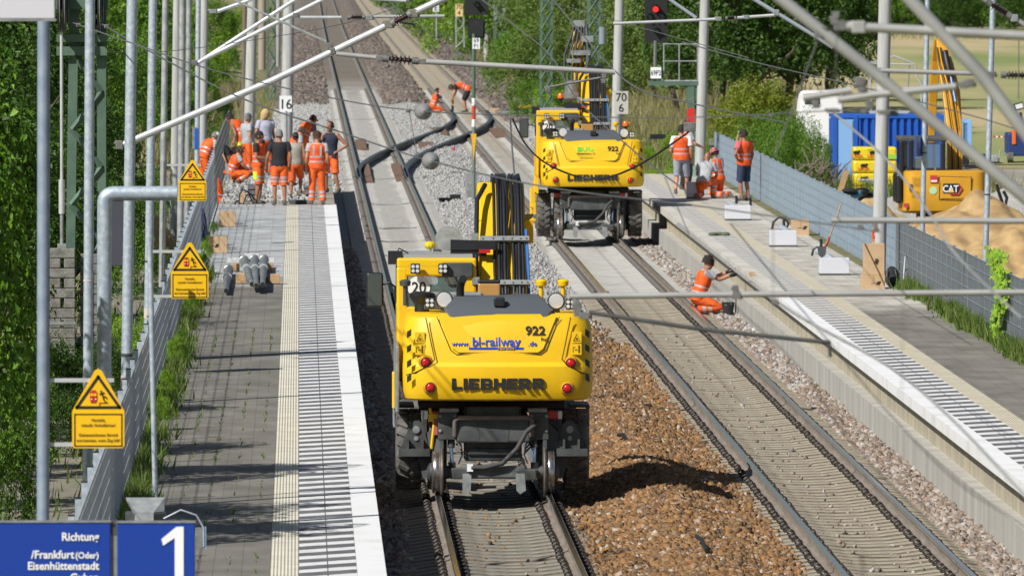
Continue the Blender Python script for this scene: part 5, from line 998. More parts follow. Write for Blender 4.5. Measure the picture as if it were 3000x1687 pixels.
# lattice masts behind
LG = "green lattice catenary masts"
lattice("lattice_mast", "wide green lattice mast behind the rear excavator's boom", (1588, 1617), (1583, 1614), -60, 330, 330, 8, .3, cells=8, group=LG, crossed=True); lattice("lattice_mast", "green lattice mast with two hanging grey boxes right of the rear excavator's boom", (1727, 1757), (1718, 1752), -60, 330, 320, 9, .3, cells=8, group=LG, crossed=True)
lattice("lattice_mast", "narrow green lattice mast with two hanging grey boxes by the left signal", (1448, 1476), (1447, 1474), -60, 182, 470, 5, .3, cells=5, group=LG, crossed=True); lattice("lattice_mast", "thin green ladder mast left of the 16 board", (785, 806), (785, 806), -60, 300, 360, 7, .2, cells=9, group=LG)
for px, py, hh, Y, lb in ((1453, 38, 40, 468, "left grey weight hanging at the narrow lattice mast"), (1478, 44, 40, 468, "right grey weight hanging at the narrow lattice mast"), (1714, 105, 50, 318, "grey weight hanging left of the lattice mast"), (1765, 105, 50, 318, "grey weight hanging right of the lattice mast")):
    p = at(px, py, Y); MB().lathe((p.x, p.y, p.z-hh/2/ppm(Y)), (0, 0, 1), [(0, .02), (.001, .13), (hh/ppm(Y)-.001, .13), (hh/ppm(Y), .02)], mat("weight_grey", (.22, .26, .28), .6), 10).tube([p, at(px, py+95 if Y > 400 else py+30, Y)], .02, LGR, 5).tube([p, at(px, -60, Y)], .012, WIRE, 4).lone("tension_weight", None, lb, "weight")
# loudspeaker box on thin pole
MB().box(at(570, 404, 190), (.10, .3, .46), LGR).box(at(576, 408, 190), (.08, .34, .46), CBLUE).lone("loudspeaker_box", None, "blue backed box mounted on a thin lamp pole above the fence", "box")
# ================================================================ CATENARY: tubes, insulators, wires
def insul(b, p, q, r, n=5, m=INS, cap=FIT):
    d = (q-p); L = d.length; prof = [(0, r*.55), (L*.12, r*.55), (L*.121, r*.42)]
    for i in range(n): t = L*(.16+.68*(i+.5)/n); prof += [(t-L*.03, r*.42), (t, r), (t+L*.012, r), (t+L*.05, r*.42)]
    prof += [(L*.88, r*.42)]; b.lathe(p, d, prof, m, 14); b.lathe(p, d, [(-L*.10, r*.5), (-L*.10, r*.72), (L*.12, r*.72), (L*.12, r*.4)], cap, 12); b.lathe(p, d, [(L*.88, r*.4), (L*.88, r*.72), (L*1.1, r*.72), (L*1.1, r*.5)], cap, 12)
def bracket(label, Y, tubes, ins=(), fits=(), name="cantilever", group="catenary cantilever brackets"):
    p0 = at(*tubes[0][0][0], Y); root = thing(name, label, "overhead line bracket", p0, group)
    for pts, wpx, m in tubes:
        b = MB(); b.tube([at(*(q[:2]), q[2] if len(q) > 2 else Y) for q in pts], wpx/ppm(Y)/2, m, 12); b.wbuild("tube", m, root, smooth=60)
    for p, q, wpx in ins:
        b = MB(); insul(b, at(*p, Y), at(*q, Y), wpx/ppm(Y)/2); b.wbuild("insulator", None, root, smooth=35)
    for f in fits:
        px, py, wd, hh = f[:4]; p = at(px, py, Y); b = MB(); m = f[4] if len(f) > 4 else FIT; s_ = ppm(Y)
        b.box(p, (wd/s_, wd/s_*.8, hh/s_), m); b.tube([p+Vector((-wd*.7/s_, 0, hh*.3/s_)), p+Vector((wd*.7/s_, 0, -hh*.3/s_))], min(wd, hh)*.28/s_, m, 8); b.wbuild("clamp", m, root, bevel=.15*min(wd, hh)/s_)
    return root
bracket("long grey cantilever tube rising right from the lattice mast over the left track", 137, [([(362, 424), (800, 236), (1128, 78)], 21, ALU), ([(1218, 36), (1420, -60)], 22, ALU), ([(340, 425), (372, 420)], 8, FIT)], [((1150, 68), (1200, 44), 34)], [(350, 425, 22, 26), (966, 136, 16, 20), (1138, 72, 26, 24, mat("olive_fitting", (.17, .17, .13), .6)), (1212, 40, 26, 24, MAT["olive_fitting"])])
bracket("horizontal grey tube with a dark ribbed insulator crossing both tracks", 100, [([(985, 158), (1105, 170)], 14, TUBE), ([(1240, 181), (1500, 195), (1802, 212)], 16, TUBE)], [((1128, 172), (1218, 179), 30)], [(975, 150, 14, 18), (1112, 171, 22, 16), (1236, 181, 22, 15), (1472, 196, 8, 20), (1716, 208, 10, 22), (1770, 222, 14, 16)])
bracket("pair of pale tubes converging at a thin pole on the left", 200, [([(582, 184), (880, -10)], 12, ALU), ([(590, 178), (905, 20), (985, -20)], 13, ALU), ([(635, 35), (720, 5), (770, -15)], 11, mat("bright_aluminium", (.62, .66, .70), .35, .5))], [], [(570, 185, 16, 16), (624, 34, 22, 12, LGR), (644, 30, 10, 10, LGR)])
bracket("thin horizontal tube with a red ringed insulator near the top left", 175, [([(880, 52), (1000, 52)], 10, ALU), ([(1075, 50), (1302, 48)], 10, TUBE)], [((1022, 52), (1066, 51), 20)], [(868, 45, 14, 14), (1082, 52, 20, 16, LGR)])
bracket("short tube end at the top centre", 170, [([(1090, -2), (1190, 4)], 9, ALU)], [], [(1196, 4, 6, 8)])
bracket("thin steel tube with a blue ringed insulator beside the red signal", 150, [([(1796, 70), (2095, 57)], 9, ALU), ([(2160, 53), (2270, 45)], 9, ALU), ([(1960, -2), (2040, 53)], 10, mat("bluish_tube", (.45, .50, .56), .4, .4)), ([(2208, -2), (2385, 105), (2440, 140)], 12, MAT["bluish_tube"])], [((2128, 55), (2154, 54), 17)], [(1862, 66, 7, 10, LGR), (2105, 56, 18, 12, LGR), (2186, 51, 16, 12, LGR), (2275, 38, 16, 18, LGR)])
BR = "foreground catenary tubes at the upper right"
bracket("thick blurred grey tube running diagonally down to the right edge", 50, [([(2275, -12), (2562, 215), (3040, 610)], 36, TUBE)], [], [(2405, 95, 40, 34), (2445, 60, 22, 26), (2556, 215, 22, 30, LGR), (2520, 240, 30, 26)], group=BR)
bracket("second blurred diagonal tube nearer the right edge", 50, [([(2655, -12), (2878, 222), (3040, 440)], 40, TUBE)], [], [(2872, 226, 24, 30, LGR), (2842, 244, 26, 24)], group=BR)
bracket("horizontal blurred tube joined to the thick diagonal by dark fittings", 50, [([(2475, 78), (3040, 108)], 28, TUBE)], [], [(2460, 76, 36, 30), (2515, 80, 40, 36, TUBE), (2450, 45, 18, 22)], group=BR)
bracket("slim horizontal tube with a dark ribbed insulator at the right edge", 72, [([(2576, 207), (2920, 218)], 14, TUBE)], [((2940, 220), (3010, 222), 28)], [(2578, 207, 12, 16, LGR), (2738, 212, 10, 16), (2905, 218, 24, 16)], group=BR)
bracket("short pair of tilted tubes hanging below the thick diagonals", 50, [([(2352, 288), (2495, 264)], 21, TUBE), ([(2455, 294), (2560, 278), (2800, 254)], 22, TUBE)], [], [(2405, 277, 10, 24, LGR), (2566, 279, 10, 24, LGR), (2525, 260, 24, 22), (2820, 250, 24, 18), (2390, 306, 20, 24), (2440, 325, 34, 14), (2550, 308, 20, 28), (2590, 330, 34, 14), (2532, 326, 16, 12), (2615, 332, 26, 18, BLK)], group=BR)
bracket("blurred horizontal tube in front of the sand heap", 62, [([(2436, 645), (3040, 648)], 18, TUBE)], [], [(2522, 666, 14, 16), (2565, 666, 14, 30), (2582, 644, 7, 20, LGR)], group=BR)
bracket("long horizontal tube reaching from the near excavator to the right edge", 62, [([(1668, 868), (2200, 862), (3040, 856)], 18, TUBE), ([(1725, 915), (2060, 965), (2428, 1003)], 13, DGR), ([(2428, 998), (2433, 1045)], 10, DGR)], [], [(1684, 872, 14, 30, LGR), (1692, 905, 22, 44), (1712, 925, 30, 20), (2155, 850, 18, 30), (2158, 866, 26, 20), (2772, 858, 8, 22, LGR), (2270, 885, 18, 14), (2776, 878, 14, 12)], group=BR)
bracket("dark insulator tube cutting the top right corner", 80, [([(2850, -20), (2890, 5)], 14, LGR), ([(2985, 62), (3040, 100)], 14, TUBE)], [((2898, 10), (2955, 45), 30)], [(2972, 54, 22, 22, LGR)], group=BR)
bracket("slim dark steady arm in front of the rear excavator's boom", 120, [([(1600, 258), (1660, 246), (1760, 228)], 7, FIT), ([(1170, 66), (1212, 72), (1215, 84)], 6, BLK)], [], [(1605, 262, 16, 20), (1768, 238, 12, 14)], name="steady_arm", group=None)
def wire(label, pts, wpx=3, m=WIRE, balls=(), group="overhead line wires", name="wire", nub=()):
    P = [at(*p) for p in pts]; out = []
    for i in range(len(P)-1):
        for k in range(8):
            t = k/8; a = P[max(i-1, 0)]; bb, c = P[i], P[i+1]; d = P[min(i+2, len(P)-1)]
            out.append(.5*((2*bb)+(c-a)*t+(2*a-5*bb+4*c-d)*t*t+(3*bb-a-3*c+d)*t**3) if len(P) > 2 else bb.lerp(c, t))
    out.append(P[-1]); rr = [wpx/ppm(p.y)/2 for p in out]; b = MB(); b.tube(out, rr, m, 6)
    if not balls and not nub:
        return b.lone(name, m, label, "wire", group, loc=P[0], smooth=60)
    root = thing(name, label, "wire", P[0], group); b.wbuild("strand", m, root, smooth=60)
    for px, py, Y, dpx in balls:
        p = at(px, py, Y); r = dpx/ppm(Y)/2; ax = (P[-1]-P[0]).normalized(); b = MB(); b.lathe(p-ax*r*1.1, ax, [(0, r*.3), (r*.1, r*.85), (r*.5, r), (r*.9, r*.98)], FIT, 16); b.lathe(p-ax*r*.2, ax, [(0, r*.98), (r*.5, r), (r, r*.92), (r*1.3, r*.6), (r*1.8, r*.2)], mat("pale_insulator", (.22, .22, .215), .3), 16); b.wbuild("ball_insulator", None, root, smooth=40)
    for px, py, Y, d in nub:
        p = at(px, py, Y); b = MB(); b.box(p, (d/ppm(Y), d/ppm(Y), d*.8/ppm(Y)), FIT); b.wbuild("wire_clamp", FIT, root, bevel=.01)
    return root
wire("stay wire from the left pulley passing the upper ball insulator", [(215, 68, 135), (395, 130, 120), (620, 205, 105), (960, 285, 92), (1237, 326, 84), (1700, 342, 74), (2010, 345, 66), (2560, 318, 55)], 4, balls=((1240, 327, 84, 50),), nub=((230, 74, 134, 14), (1196, 325, 85, 14), (2260, 338, 62, 16)))
wire("stay wire from the right pulley passing the lower ball insulator", [(300, 72, 135), (440, 152, 122), (700, 285, 106), (1000, 388, 94), (1262, 472, 84), (1600, 548, 74), (2080, 608, 64), (2580, 680, 54)], 4.5, balls=((1262, 472, 84, 52),), nub=((312, 78, 134, 14), (1222, 452, 85, 14)))
wire("thin wire crossing the poles from the left towards the upper tracks", [(310, 152, 140), (500, 150, 150), (760, 115, 165), (1000, 72, 180), (1180, 18, 190)], 2.2, nub=((755, 105, 165, 7), (960, 78, 178, 7)))
wire("steel rod running down to the long cantilever tube", [(680, -2, 137), (860, 80, 137), (955, 122, 137)], 8, GALVD, name="stay_rod")
wire("wire sloping from the top centre to the rear excavator and on to the right platform", [(1400, -10, 190), (1500, 70, 170), (1610, 160, 150), (1690, 290, 130), (1860, 445, 110), (2010, 560, 96)], 4)
wire("wire descending from above the rear excavator to the right fence tubes", [(1617, -4, 200), (1770, 175, 150), (1870, 260, 120), (2010, 300, 105), (2300, 360, 90)], 4.5, nub=((1862, 256, 122, 10),))
wire("black sagging loop of cable hanging before the rear excavator", [(1500, 345, 105), (1545, 430, 105), (1620, 490, 105), (1740, 525, 105), (1860, 490, 104), (2000, 400, 103), (2030, 372, 102)], 6, BLK, nub=((1498, 344, 105, 14), (2020, 372, 102, 34)))
wire("short dropper between two stay wires before the crossover", [(1495, 350, 105), (1500, 430, 100), (1507, 512, 95)], 5, nub=((1508, 512, 95, 9),)); wire("dropper hanging from the upper ball insulator's wire", [(1200, 330, 85), (1212, 400, 85), (1222, 450, 85)], 2.5)
wire("contact wire sweeping down to the lower right over the near track", [(1985, 655, 88), (2282, 888, 68), (2650, 1105, 55), (3040, 1490, 44)], 9, TUBE)
wire("upper catenary wire running from the red signal to the right edge", [(2000, 124, 120), (2200, 180, 105), (2510, 252, 90), (2850, 340, 76), (3020, 395, 70)], 3.5)
wire("second catenary wire crossing the blue container", [(2440, 330, 60), (2600, 470, 56), (2720, 620, 52), (2800, 745, 48), (2990, 930, 44)], 7, TUBE)
for k, (x0, y0_, x1, y1_, Y, wd, lb) in enumerate(((2396, 118, 2268, 462, 50, 4, "slanting dropper wire hanging from the thick diagonal tube"), (2452, 90, 2448, 250, 44, 3, "upright dropper wire left of the concrete mast"), (1948, 520, 2020, 690, 66, 3, "dropper wire above the kneeling worker"), (2265, 640, 2265, 905, 40, 2.2, "blurred dropper over the right platform edge"), (2645, 860, 2642, 1180, 36, 2.0, "blurred upright dropper over the right platform paving"), (2985, 120, 2984, 290, 70, 3, "thin dropper at the right edge"), (1679, 12, 1679, 170, 150, 2, "thin red brown aerial wire over the rear boom"), (957, 20, 957, 85, 180, 2, "thin dropper over the far left track"))):
    wire(lb, [(x0, y0_, Y), (x1, y1_, Y)], wd, group="droppers of the overhead line")
# contact and messenger wires above both tracks, far part
for X_, tn in ((T1, "left"), (T2, "right")):
    b = MB(); b.tube([(X_, y, 5.58) for y in (140, 250, 400, 700)], .008, WIRE, 5); b.lone("wire", WIRE, f"thin contact wire above the {tn} track in the distance", "wire", "overhead line wires", loc=(X_, 140, 5.58))
# ================================================================ PEOPLE
V3 = lambda *a: Vector(a)
def pose(name, **ov):
    J = dict(P=V3(0, 0, .95), C=V3(0, .0, 1.28), N=V3(0, -.01, 1.49), Hd=V3(0, .03, 1.655), look=V3(0, 1, -.05), sw=.185, hw=.092,
             eL=V3(-.25, -.05, 1.16), wL=V3(-.25, .06, .92), eR=V3(.25, -.05, 1.16), wR=V3(.25, .06, .92),
             kL=V3(-.11, .03, .50), aL=V3(-.12, -.03, .085), kR=V3(.11, .03, .50), aR=V3(.12, -.03, .085), tL=V3(-.05, 1, 0), tR=V3(.05, 1, 0))
    Q = {
     'stand': {}, 'walk': dict(kR=V3(.11, .14, .50), aR=V3(.12, .10, .09), kL=V3(-.11, -.02, .5), aL=V3(-.12, -.25, .11)),
     'step_up': dict(kR=V3(.12, .22, .60), aR=V3(.12, .16, .22), kL=V3(-.11, .0, .5), aL=V3(-.12, -.08, .09)),
     'talk': dict(eR=V3(.27, .02, 1.16), wR=V3(.12, .28, 1.10)), 'akimbo': dict(eL=V3(-.40, -.10, 1.18), wL=V3(-.20, .02, 1.02)),
     'akimbo_raise': dict(eL=V3(-.42, -.05, 1.18), wL=V3(-.20, .06, 1.03), eR=V3(.28, .05, 1.2), wR=V3(.2, .22, 1.42), kL=V3(-.16, .08, .5), aL=V3(-.24, .06, .085)),
     'lean': dict(P=V3(0, -.06, .92), C=V3(0, .10, 1.22), N=V3(0, .24, 1.36), Hd=V3(0, .36, 1.46), look=V3(0, 1, -.5), eL=V3(-.24, .18, 1.02), wL=V3(-.2, .3, .78), eR=V3(.24, .18, 1.02), wR=V3(.2, .3, .78)),
     'bend': dict(P=V3(0, -.14, .90), C=V3(0, .16, 1.06), N=V3(0, .40, 1.06), Hd=V3(0, .54, .98), look=V3(0, .7, -.8), eL=V3(-.2, .38, .80), wL=V3(-.14, .48, .55), eR=V3(.2, .38, .80), wR=V3(.14, .5, .55)),
     'kneel': dict(P=V3(0, -.10, .30), C=V3(0, .02, .62), N=V3(0, .07, .83), Hd=V3(0, .12, .98), look=V3(0, 1, -.5), eL=V3(-.26, .10, .53), wL=V3(-.16, .34, .45), eR=V3(.26, .10, .53), wR=V3(.16, .34, .45), kL=V3(-.14, .34, .12), aL=V3(-.12, -.14, .07), kR=V3(.14, .34, .12), aR=V3(.12, -.14, .07), tL=V3(0, -1, -.1), tR=V3(0, -1, -.1)),
     'kneel_phone': {}, 'kneel_one': dict(P=V3(0, -.12, .45), C=V3(0, .10, .72), N=V3(0, .20, .92), Hd=V3(0, .28, 1.06), look=V3(0, 1, -.6), eL=V3(-.26, .25, .62), wL=V3(-.15, .45, .5), eR=V3(.26, .25, .62), wR=V3(.15, .45, .5), kL=V3(-.16, .22, .10), aL=V3(-.15, -.25, .08), kR=V3(.18, .28, .50), aR=V3(.18, .18, .085), tL=V3(0, -1, -.4)),
     'kneel_up': dict(P=V3(0, 0, .50), C=V3(0, .06, .82), N=V3(0, .10, 1.03), Hd=V3(0, .15, 1.18), look=V3(0, 1, -.5), eL=V3(-.26, .14, .72), wL=V3(-.15, .36, .6), eR=V3(.26, .14, .72), wR=V3(.15, .36, .6), kL=V3(-.14, .10, .09), aL=V3(-.12, -.36, .07), kR=V3(.14, .10, .09), aR=V3(.12, -.36, .07), tL=V3(0, -1, -.1), tR=V3(0, -1, -.1)),
     'squat': dict(P=V3(0, -.16, .30), C=V3(0, -.02, .58), N=V3(0, .06, .78), Hd=V3(0, .13, .92), look=V3(0, 1, -.2), eL=V3(-.25, .16, .52), wL=V3(-.14, .42, .30), eR=V3(.25, .16, .52), wR=V3(.14, .42, .30), kL=V3(-.19, .26, .48), aL=V3(-.17, .06, .085), kR=V3(.22, .34, .30), aR=V3(.18, .02, .085)),
     'sit': dict(P=V3(0, 0, .48), C=V3(0, .0, .80), N=V3(0, 0, 1.02), Hd=V3(0, .05, 1.18), eL=V3(-.24, .12, .72), wL=V3(-.2, .36, .72), eR=V3(.24, .12, .72), wR=V3(.2, .36, .72), kL=V3(-.13, .44, .48), aL=V3(-.13, .46, .08), kR=V3(.13, .44, .48), aR=V3(.13, .46, .08)),
     'reach': {}}
    J.update(Q[name] if name in Q else {})
    if name == 'kneel_phone': J = pose('kneel'); J.update(wR=V3(.10, .22, .92), eR=V3(.25, .24, .66))
    if name == 'reach': J = pose('kneel'); J.update(eL=V3(-.16, .30, .70), wL=V3(-.10, .52, .80), eR=V3(.18, .30, .66), wR=V3(.12, .55, .74), look=V3(.0, 1, -.35))
    J.update(ov); return J
def person(px, py, z, heading, J, label, group=None, scale=1., skin=SKIN, hair=('short', 'dark'), hat=None, shirt=None, sleeve=.5, vest=False, vstripes='H', trousers=ORG2, short=False, tstripes=True, lime=False, gloves=False, loc=None, tank=False, bib=False, yadd=0):
    g = gp(px, py, z) if loc is None else Vector(loc)
    Pn, C, N, Hd = J['P'], J['C'], J['N'], J['Hd']; spine = (N-Pn).normalized(); rgt = V3(1, 0, 0); fw = spine.cross(rgt) * -1
    sh = N.lerp(C, .24)
    sL, sR = sh-rgt*J['sw'], sh+rgt*J['sw']; hL, hR = Pn-rgt*J['hw']-V3(0, 0, .03), Pn+rgt*J['hw']-V3(0, 0, .03)
    def ell(c, ux, uy, a, b_, n=14): return [c+ux*a*math.cos(2*math.pi*k/n)+uy*b_*math.sin(2*math.pi*k/n) for k in range(n)]
    def tor(t, dx=0): # torso ring at spine parameter
        c = Pn.lerp(C, t/.6) if t < .6 else C.lerp(N, (t-.6)/.4)
        tab = [(-.14, .135, .105), (0, .165, .115), (.2, .155, .105), (.45, .165, .115), (.7, .19, .125), (.86, .195, .11), (.96, .13, .085), (1.04, .06, .06)]
        for (t0, a0, b0), (t1, a1, b1) in zip(tab, tab[1:]):
            if t <= t1: f = max(0, (t-t0)/(t1-t0)); return c, a0+(a1-a0)*f+dx, b0+(b1-b0)*f+dx
        return c, .06+dx, .06+dx
    def tring(t, dx): c, a, b_ = tor(t, dx); return ell(c if t >= 0 else Pn+spine*t*.5, rgt, fw, a, b_, 18)
    # --- the body: one continuous surface
    b = MB(); b.ring([tring(t, 0) for t in (-.12, 0, .15, .3, .45, .6, .72, .82, .9, .96, 1.02)])
    lk = J['look'].normalized(); hr = lk.cross(V3(0, 0, 1)).normalized(); hu = hr.cross(lk)
    b.tube([N-spine*.05, N.lerp(Hd, .45), Hd-hu*.02], [.062, .056, .06], None, 10)
    def hp(x, y, z_): return Hd+hr*x+lk*y+hu*z_
    hrg = []
    for zz, a, bb, off in ((-.125, .03, .04, .035), (-.105, .05, .065, .025), (-.06, .066, .085, .012), (-.01, .073, .094, .004), (.04, .076, .097, 0), (.08, .068, .086, -.004), (.105, .045, .06, -.006), (.115, .015, .02, -.006)): hrg.append(ell(hp(0, off, zz), hr, lk, a, bb))
    b.ring(hrg); b.tube([hp(0, .09, .02), hp(0, .118, -.025), hp(0, .095, -.04)], [.012, .018, .014], None, 6)
    for s in (-1, 1): b.ball(hp(s*.078, -.005, -.005), (.014, .022, .034), None, 6, 4)
    b.tube([hp(-.024, .088, -.068), hp(.024, .088, -.068)], .010, None, 6)
    tL, tR = J['tL'].normalized(), J['tR'].normalized()
    for S_, E_, W_, s in ((sL, J['eL'], J['wL'], -1), (sR, J['eR'], J['wR'], 1)):
        b.tube([S_-rgt*s*.06, S_, S_.lerp(E_, .35), S_.lerp(E_, .75), E_, E_.lerp(W_, .3), E_.lerp(W_, .8), W_], [.05, .062, .054, .046, .042, .044, .033, .027], None, 10)
        d = (W_-E_).normalized(); sd = d.cross(V3(0, 0, 1)); sd = (sd.normalized() if sd.length > .2 else rgt); nn = sd.cross(d)
        b.tube([W_-d*.01, W_+d*.04, W_+d*.085], [.026, .036, .032], None, 8)
        for i, (o, L_) in enumerate(((-.028, .062), (-.010, .075), (.010, .07), (.027, .055))):
            q = W_+d*.08+sd*o; b.tube([q-d*.02, q+d*L_*.5-nn*.004, q+d*L_*.9-nn*.022], [.0105, .010, .008], None, 6)
        q = W_+d*.03-sd*.03*s; b.tube([q, q-sd*s*.025+d*.03, q-sd*s*.03+d*.06], [.013, .012, .009], None, 6)
    for Hh, K, A, tt in ((hL, J['kL'], J['aL'], tL), (hR, J['kR'], J['aR'], tR)):
        b.tube([Hh, Hh.lerp(K, .3), Hh.lerp(K, .8), K, K.lerp(A, .3), K.lerp(A, .75), A], [.095, .085, .062, .056, .058, .042, .038], None, 10)
        b.tube([A-tt*.05-V3(0, 0, .03), A+tt*.05-V3(0, 0, .04), A+tt*.15-V3(0, 0, .055)], [.042, .042, .03], None, 8)
    me = b.mesh("person"); tmp = bpy.data.objects.new("person", me); COL.objects.link(tmp)
    rm = tmp.modifiers.new("remesh", 'REMESH'); rm.mode = 'VOXEL'; rm.voxel_size = .0125; rm.use_smooth_shade = True
    sm = tmp.modifiers.new("smooth", 'SMOOTH'); sm.factor = .5; sm.iterations = 2
    bpy.context.view_layer.update(); m2 = bpy.data.meshes.new_from_object(tmp.evaluated_get(bpy.context.evaluated_depsgraph_get())); m2.materials.clear(); m2.materials.append(skin)
    bpy.data.objects.remove(tmp); m2.polygons.foreach_set("use_smooth", [True]*len(m2.polygons))
    root = bpy.data.objects.new("person", m2); COL.objects.link(root); root.location = (g.x, g.y+yadd, g.z); root.rotation_euler = (0, 0, R(heading)); root.scale = (scale,)*3
    props(root, label, "person", group)
    P = lambda b_, n, m=None, **k: b_.build(n, m, root, **k)
    def fold(ringpts, amp, seed):
        rnd = random.Random(seed); return [p+V3(rnd.uniform(-amp, amp), rnd.uniform(-amp, amp), rnd.uniform(-amp, amp)*.5) for p in ringpts]
    # --- face
    for s in (-1, 1):
        e = MB(); e.ball(hp(s*.032, .088, .012), (.011, .011, .008), HAIR['dark'], 6, 4); P(e, "eye", HAIR['dark'])
    # --- hair and hats
    hc = HAIR[hair[1]]; h = MB()
    def cap_rings(lo, grow, back=0, top=.125, stp=8):
        rg = []
        for i in range(stp+1):
            t = i/stp; zz = lo+(top-lo)*t; k = math.sqrt(max(0.02, 1-((zz-.0)/(.13+grow))**2)) if zz > 0 else 1
            rg.append(ell(hp(0, -.004-back, zz), hr, lk, (.079+grow)*k, (.10+grow)*k, 16))
        return rg
    if hair[0] == 'short':
        rg = cap_rings(-.05, .008, .018); P(h.ring([fold(r, .004, i) for i, r in enumerate(rg)], hc), "hair", hc, smooth=60)
    elif hair[0] == 'tousled':
        h.ring([fold(r, .014, i+3) for i, r in enumerate(cap_rings(-.03, .022, .012, .145))], hc)
        for i in range(26): a = i*2.4; h.ball(hp(.075*math.cos(a), -.02+.085*math.sin(a), .05+.06*((i*7) % 5)/5), .026, hc, 6, 4)
        P(h, "hair", hc, smooth=60)
    elif hair[0] == 'long':
        rg = [ell(hp(0, -.025, -.20), hr, lk, .075, .06, 16), ell(hp(0, -.025, -.12), hr, lk, .10, .085, 16)]+cap_rings(-.05, .018, .022, .142); P(h.ring([fold(r, .009, i+5) for i, r in enumerate(rg)], hc), "hair", hc, smooth=60)
    if hat:
        kind, hm = hat; c = MB()
        if kind in ('cap', 'cap_back'):
            sgn = 1 if kind == 'cap' else -1
            rg = []
            for i in range(7): t = i/6; zz = .035+.105*t; k = math.sqrt(max(.03, 1-((zz-.03)/.112)**2)); rg.append(ell(hp(0, -.004, zz), hr, lk, .088*k, .108*k, 16))
            c.ring(rg, hm); n = 9; top = [hp(.078*math.cos(a), sgn*(.075+.10*math.sin(a)), .045-.012*math.sin(a)) for a in np.linspace(0, math.pi, n)]; c.ring([top, [p-hu*.008 for p in top]], hm); P(c, "cap", hm, smooth=50)
        else:
            rg = [ell(hp(0, 0, .015), hr, lk, .145, .165, 18), ell(hp(0, 0, .03), hr, lk, .14, .16, 18), ell(hp(0, 0, .05), hr, lk, .092, .112, 18), ell(hp(0, 0, .125), hr, lk, .082, .10, 18), ell(hp(0, 0, .14), hr, lk, .06, .075, 18)]; c.ring(rg, hm); P(c, "bucket_hat", hm, smooth=35)
    # --- shirt
    if shirt:
        c = MB(); ts = (-.10, 0, .12, .26, .40, .55, .70, .80, .88, .94, 1.0)
        c.ring([fold(tring(t, .020+(.012 if t < .15 else 0)), .006, i) for i, t in enumerate(ts)], shirt)
        if not tank:
            for S_, E_, s in ((sL, J['eL'], -1), (sR, J['eR'], 1)):
                c.tube([S_-rgt*s*.07, S_, S_.lerp(E_, sleeve*.5), S_.lerp(E_, sleeve)], [.06, .082, .078, .074], shirt, 12)
        P(c, "shirt", shirt, smooth=60)
    if vest:
        c = MB(); ts = [-.12, -.02, .08, .16, .22, .29, .37, .43, .50, .60, .72, .80, .86, .92, .97]; mt = []
        for a_, b_ in zip(ts, ts[1:]): m_ = (a_+b_)/2; mt.append(SILV if (.16 <= m_ < .22 or .37 <= m_ < .43) else ORG)
        c.ring([fold(tring(t, .034+(.022 if t < .1 else .008 if t < .3 else 0)), .006, i+9) for i, t in enumerate(ts)], ORG, mseq=mt)
        P(c, "vest", None, smooth=60)
        if vstripes == 'HV':
            c = MB()
            for s in (-1, 1):
                for sg in (-1, 1):
                    pts = []
                    for t in (.42, .55, .70, .82, .90): cc, a, bb = tor(t, .039); x = s*.085; pts.append(cc+rgt*x+fw*sg*bb*math.sqrt(max(.05, 1-(x/a)**2)))
                    rg = [[p+rgt*.022+fw*sg*.002, p-rgt*.022+fw*sg*.002, p-rgt*.022-fw*sg*.012, p+rgt*.022-fw*sg*.012] for p in pts]; c.ring(rg, SILV)
            P(c, "vest_stripe", SILV)
    if bib:
        c = MB(); rg = [];
        for t in (.0, .15, .3, .42): cc, a, bb = tor(t, .030); rg.append([cc+rgt*a*.95*math.sin(q)-fw*bb*1.02*math.cos(q) for q in np.linspace(-.8, .8, 7)]+[cc+rgt*a*.8*math.sin(q)-fw*bb*.85*math.cos(q) for q in np.linspace(.8, -.8, 7)])
        c.ring(rg, ORG); 
        for s in (-1, 1): c.tube([tor(.42)[0]+rgt*s*.06-fw*.14, tor(.75)[0]+rgt*s*.07-fw*.155, tor(.93)[0]+rgt*s*.08-fw*.11], .014, FAB['black'], 5)
        P(c, "bib", None, smooth=50)
    # --- trousers
    if trousers:
        c = MB(); c.ring([fold(ell(Pn+spine*.06, rgt, fw, .175, .13, 16), .003, 1), fold(ell(Pn-spine*.02, rgt, fw, .19, .145, 16), .003, 2), ell(Pn-V3(0, 0, .09), rgt, fw, .175, .135, 16), ell(Pn-V3(0, 0, .14), rgt, fw, .10, .10, 16)], trousers)
        for k_, (Hh, K, A) in enumerate(((hL, J['kL'], J['aL']), (hR, J['kR'], J['aR']))):
            if short: pts = [Hh, Hh.lerp(K, .3), Hh.lerp(K, .55), Hh.lerp(K, .66), Hh.lerp(K, .76), Hh.lerp(K, .86), K+(K-Hh).normalized()*.01]; rr = [.112, .112, .105, .102, .10, .098, .10]; ms = [trousers, trousers]+([SILV, trousers, SILV] if tstripes else [trousers]*3)+[trousers]
            else:
                pts = [Hh, Hh.lerp(K, .35), Hh.lerp(K, .75), K, K.lerp(A, .25), K.lerp(A, .40), K.lerp(A, .52), K.lerp(A, .64), K.lerp(A, .76), K.lerp(A, .95)]; rr = [.112, .108, .094, .088, .088, .084, .082, .080, .080, .082]; ms = [trousers]*4+([trousers, SILV, trousers, SILV] if tstripes else [trousers]*4)+[trousers]
            rr = [r*random.uniform(.96, 1.05) for r in rr]; c.tube(pts, rr, trousers, 12, mseq=ms)
            if lime and k_ == (0 if lime == 'L' else 1):
                d = MB(); s = -1 if k_ == 0 else 1; L2 = [p+rgt*s*.05+fw*.03 for p in pts[1:5]]; d.tube(L2, [.078, .075, .068, .066], LIME, 8); P(d, "lime_panel", LIME, smooth=50)
        P(c, "trousers", None, smooth=60)
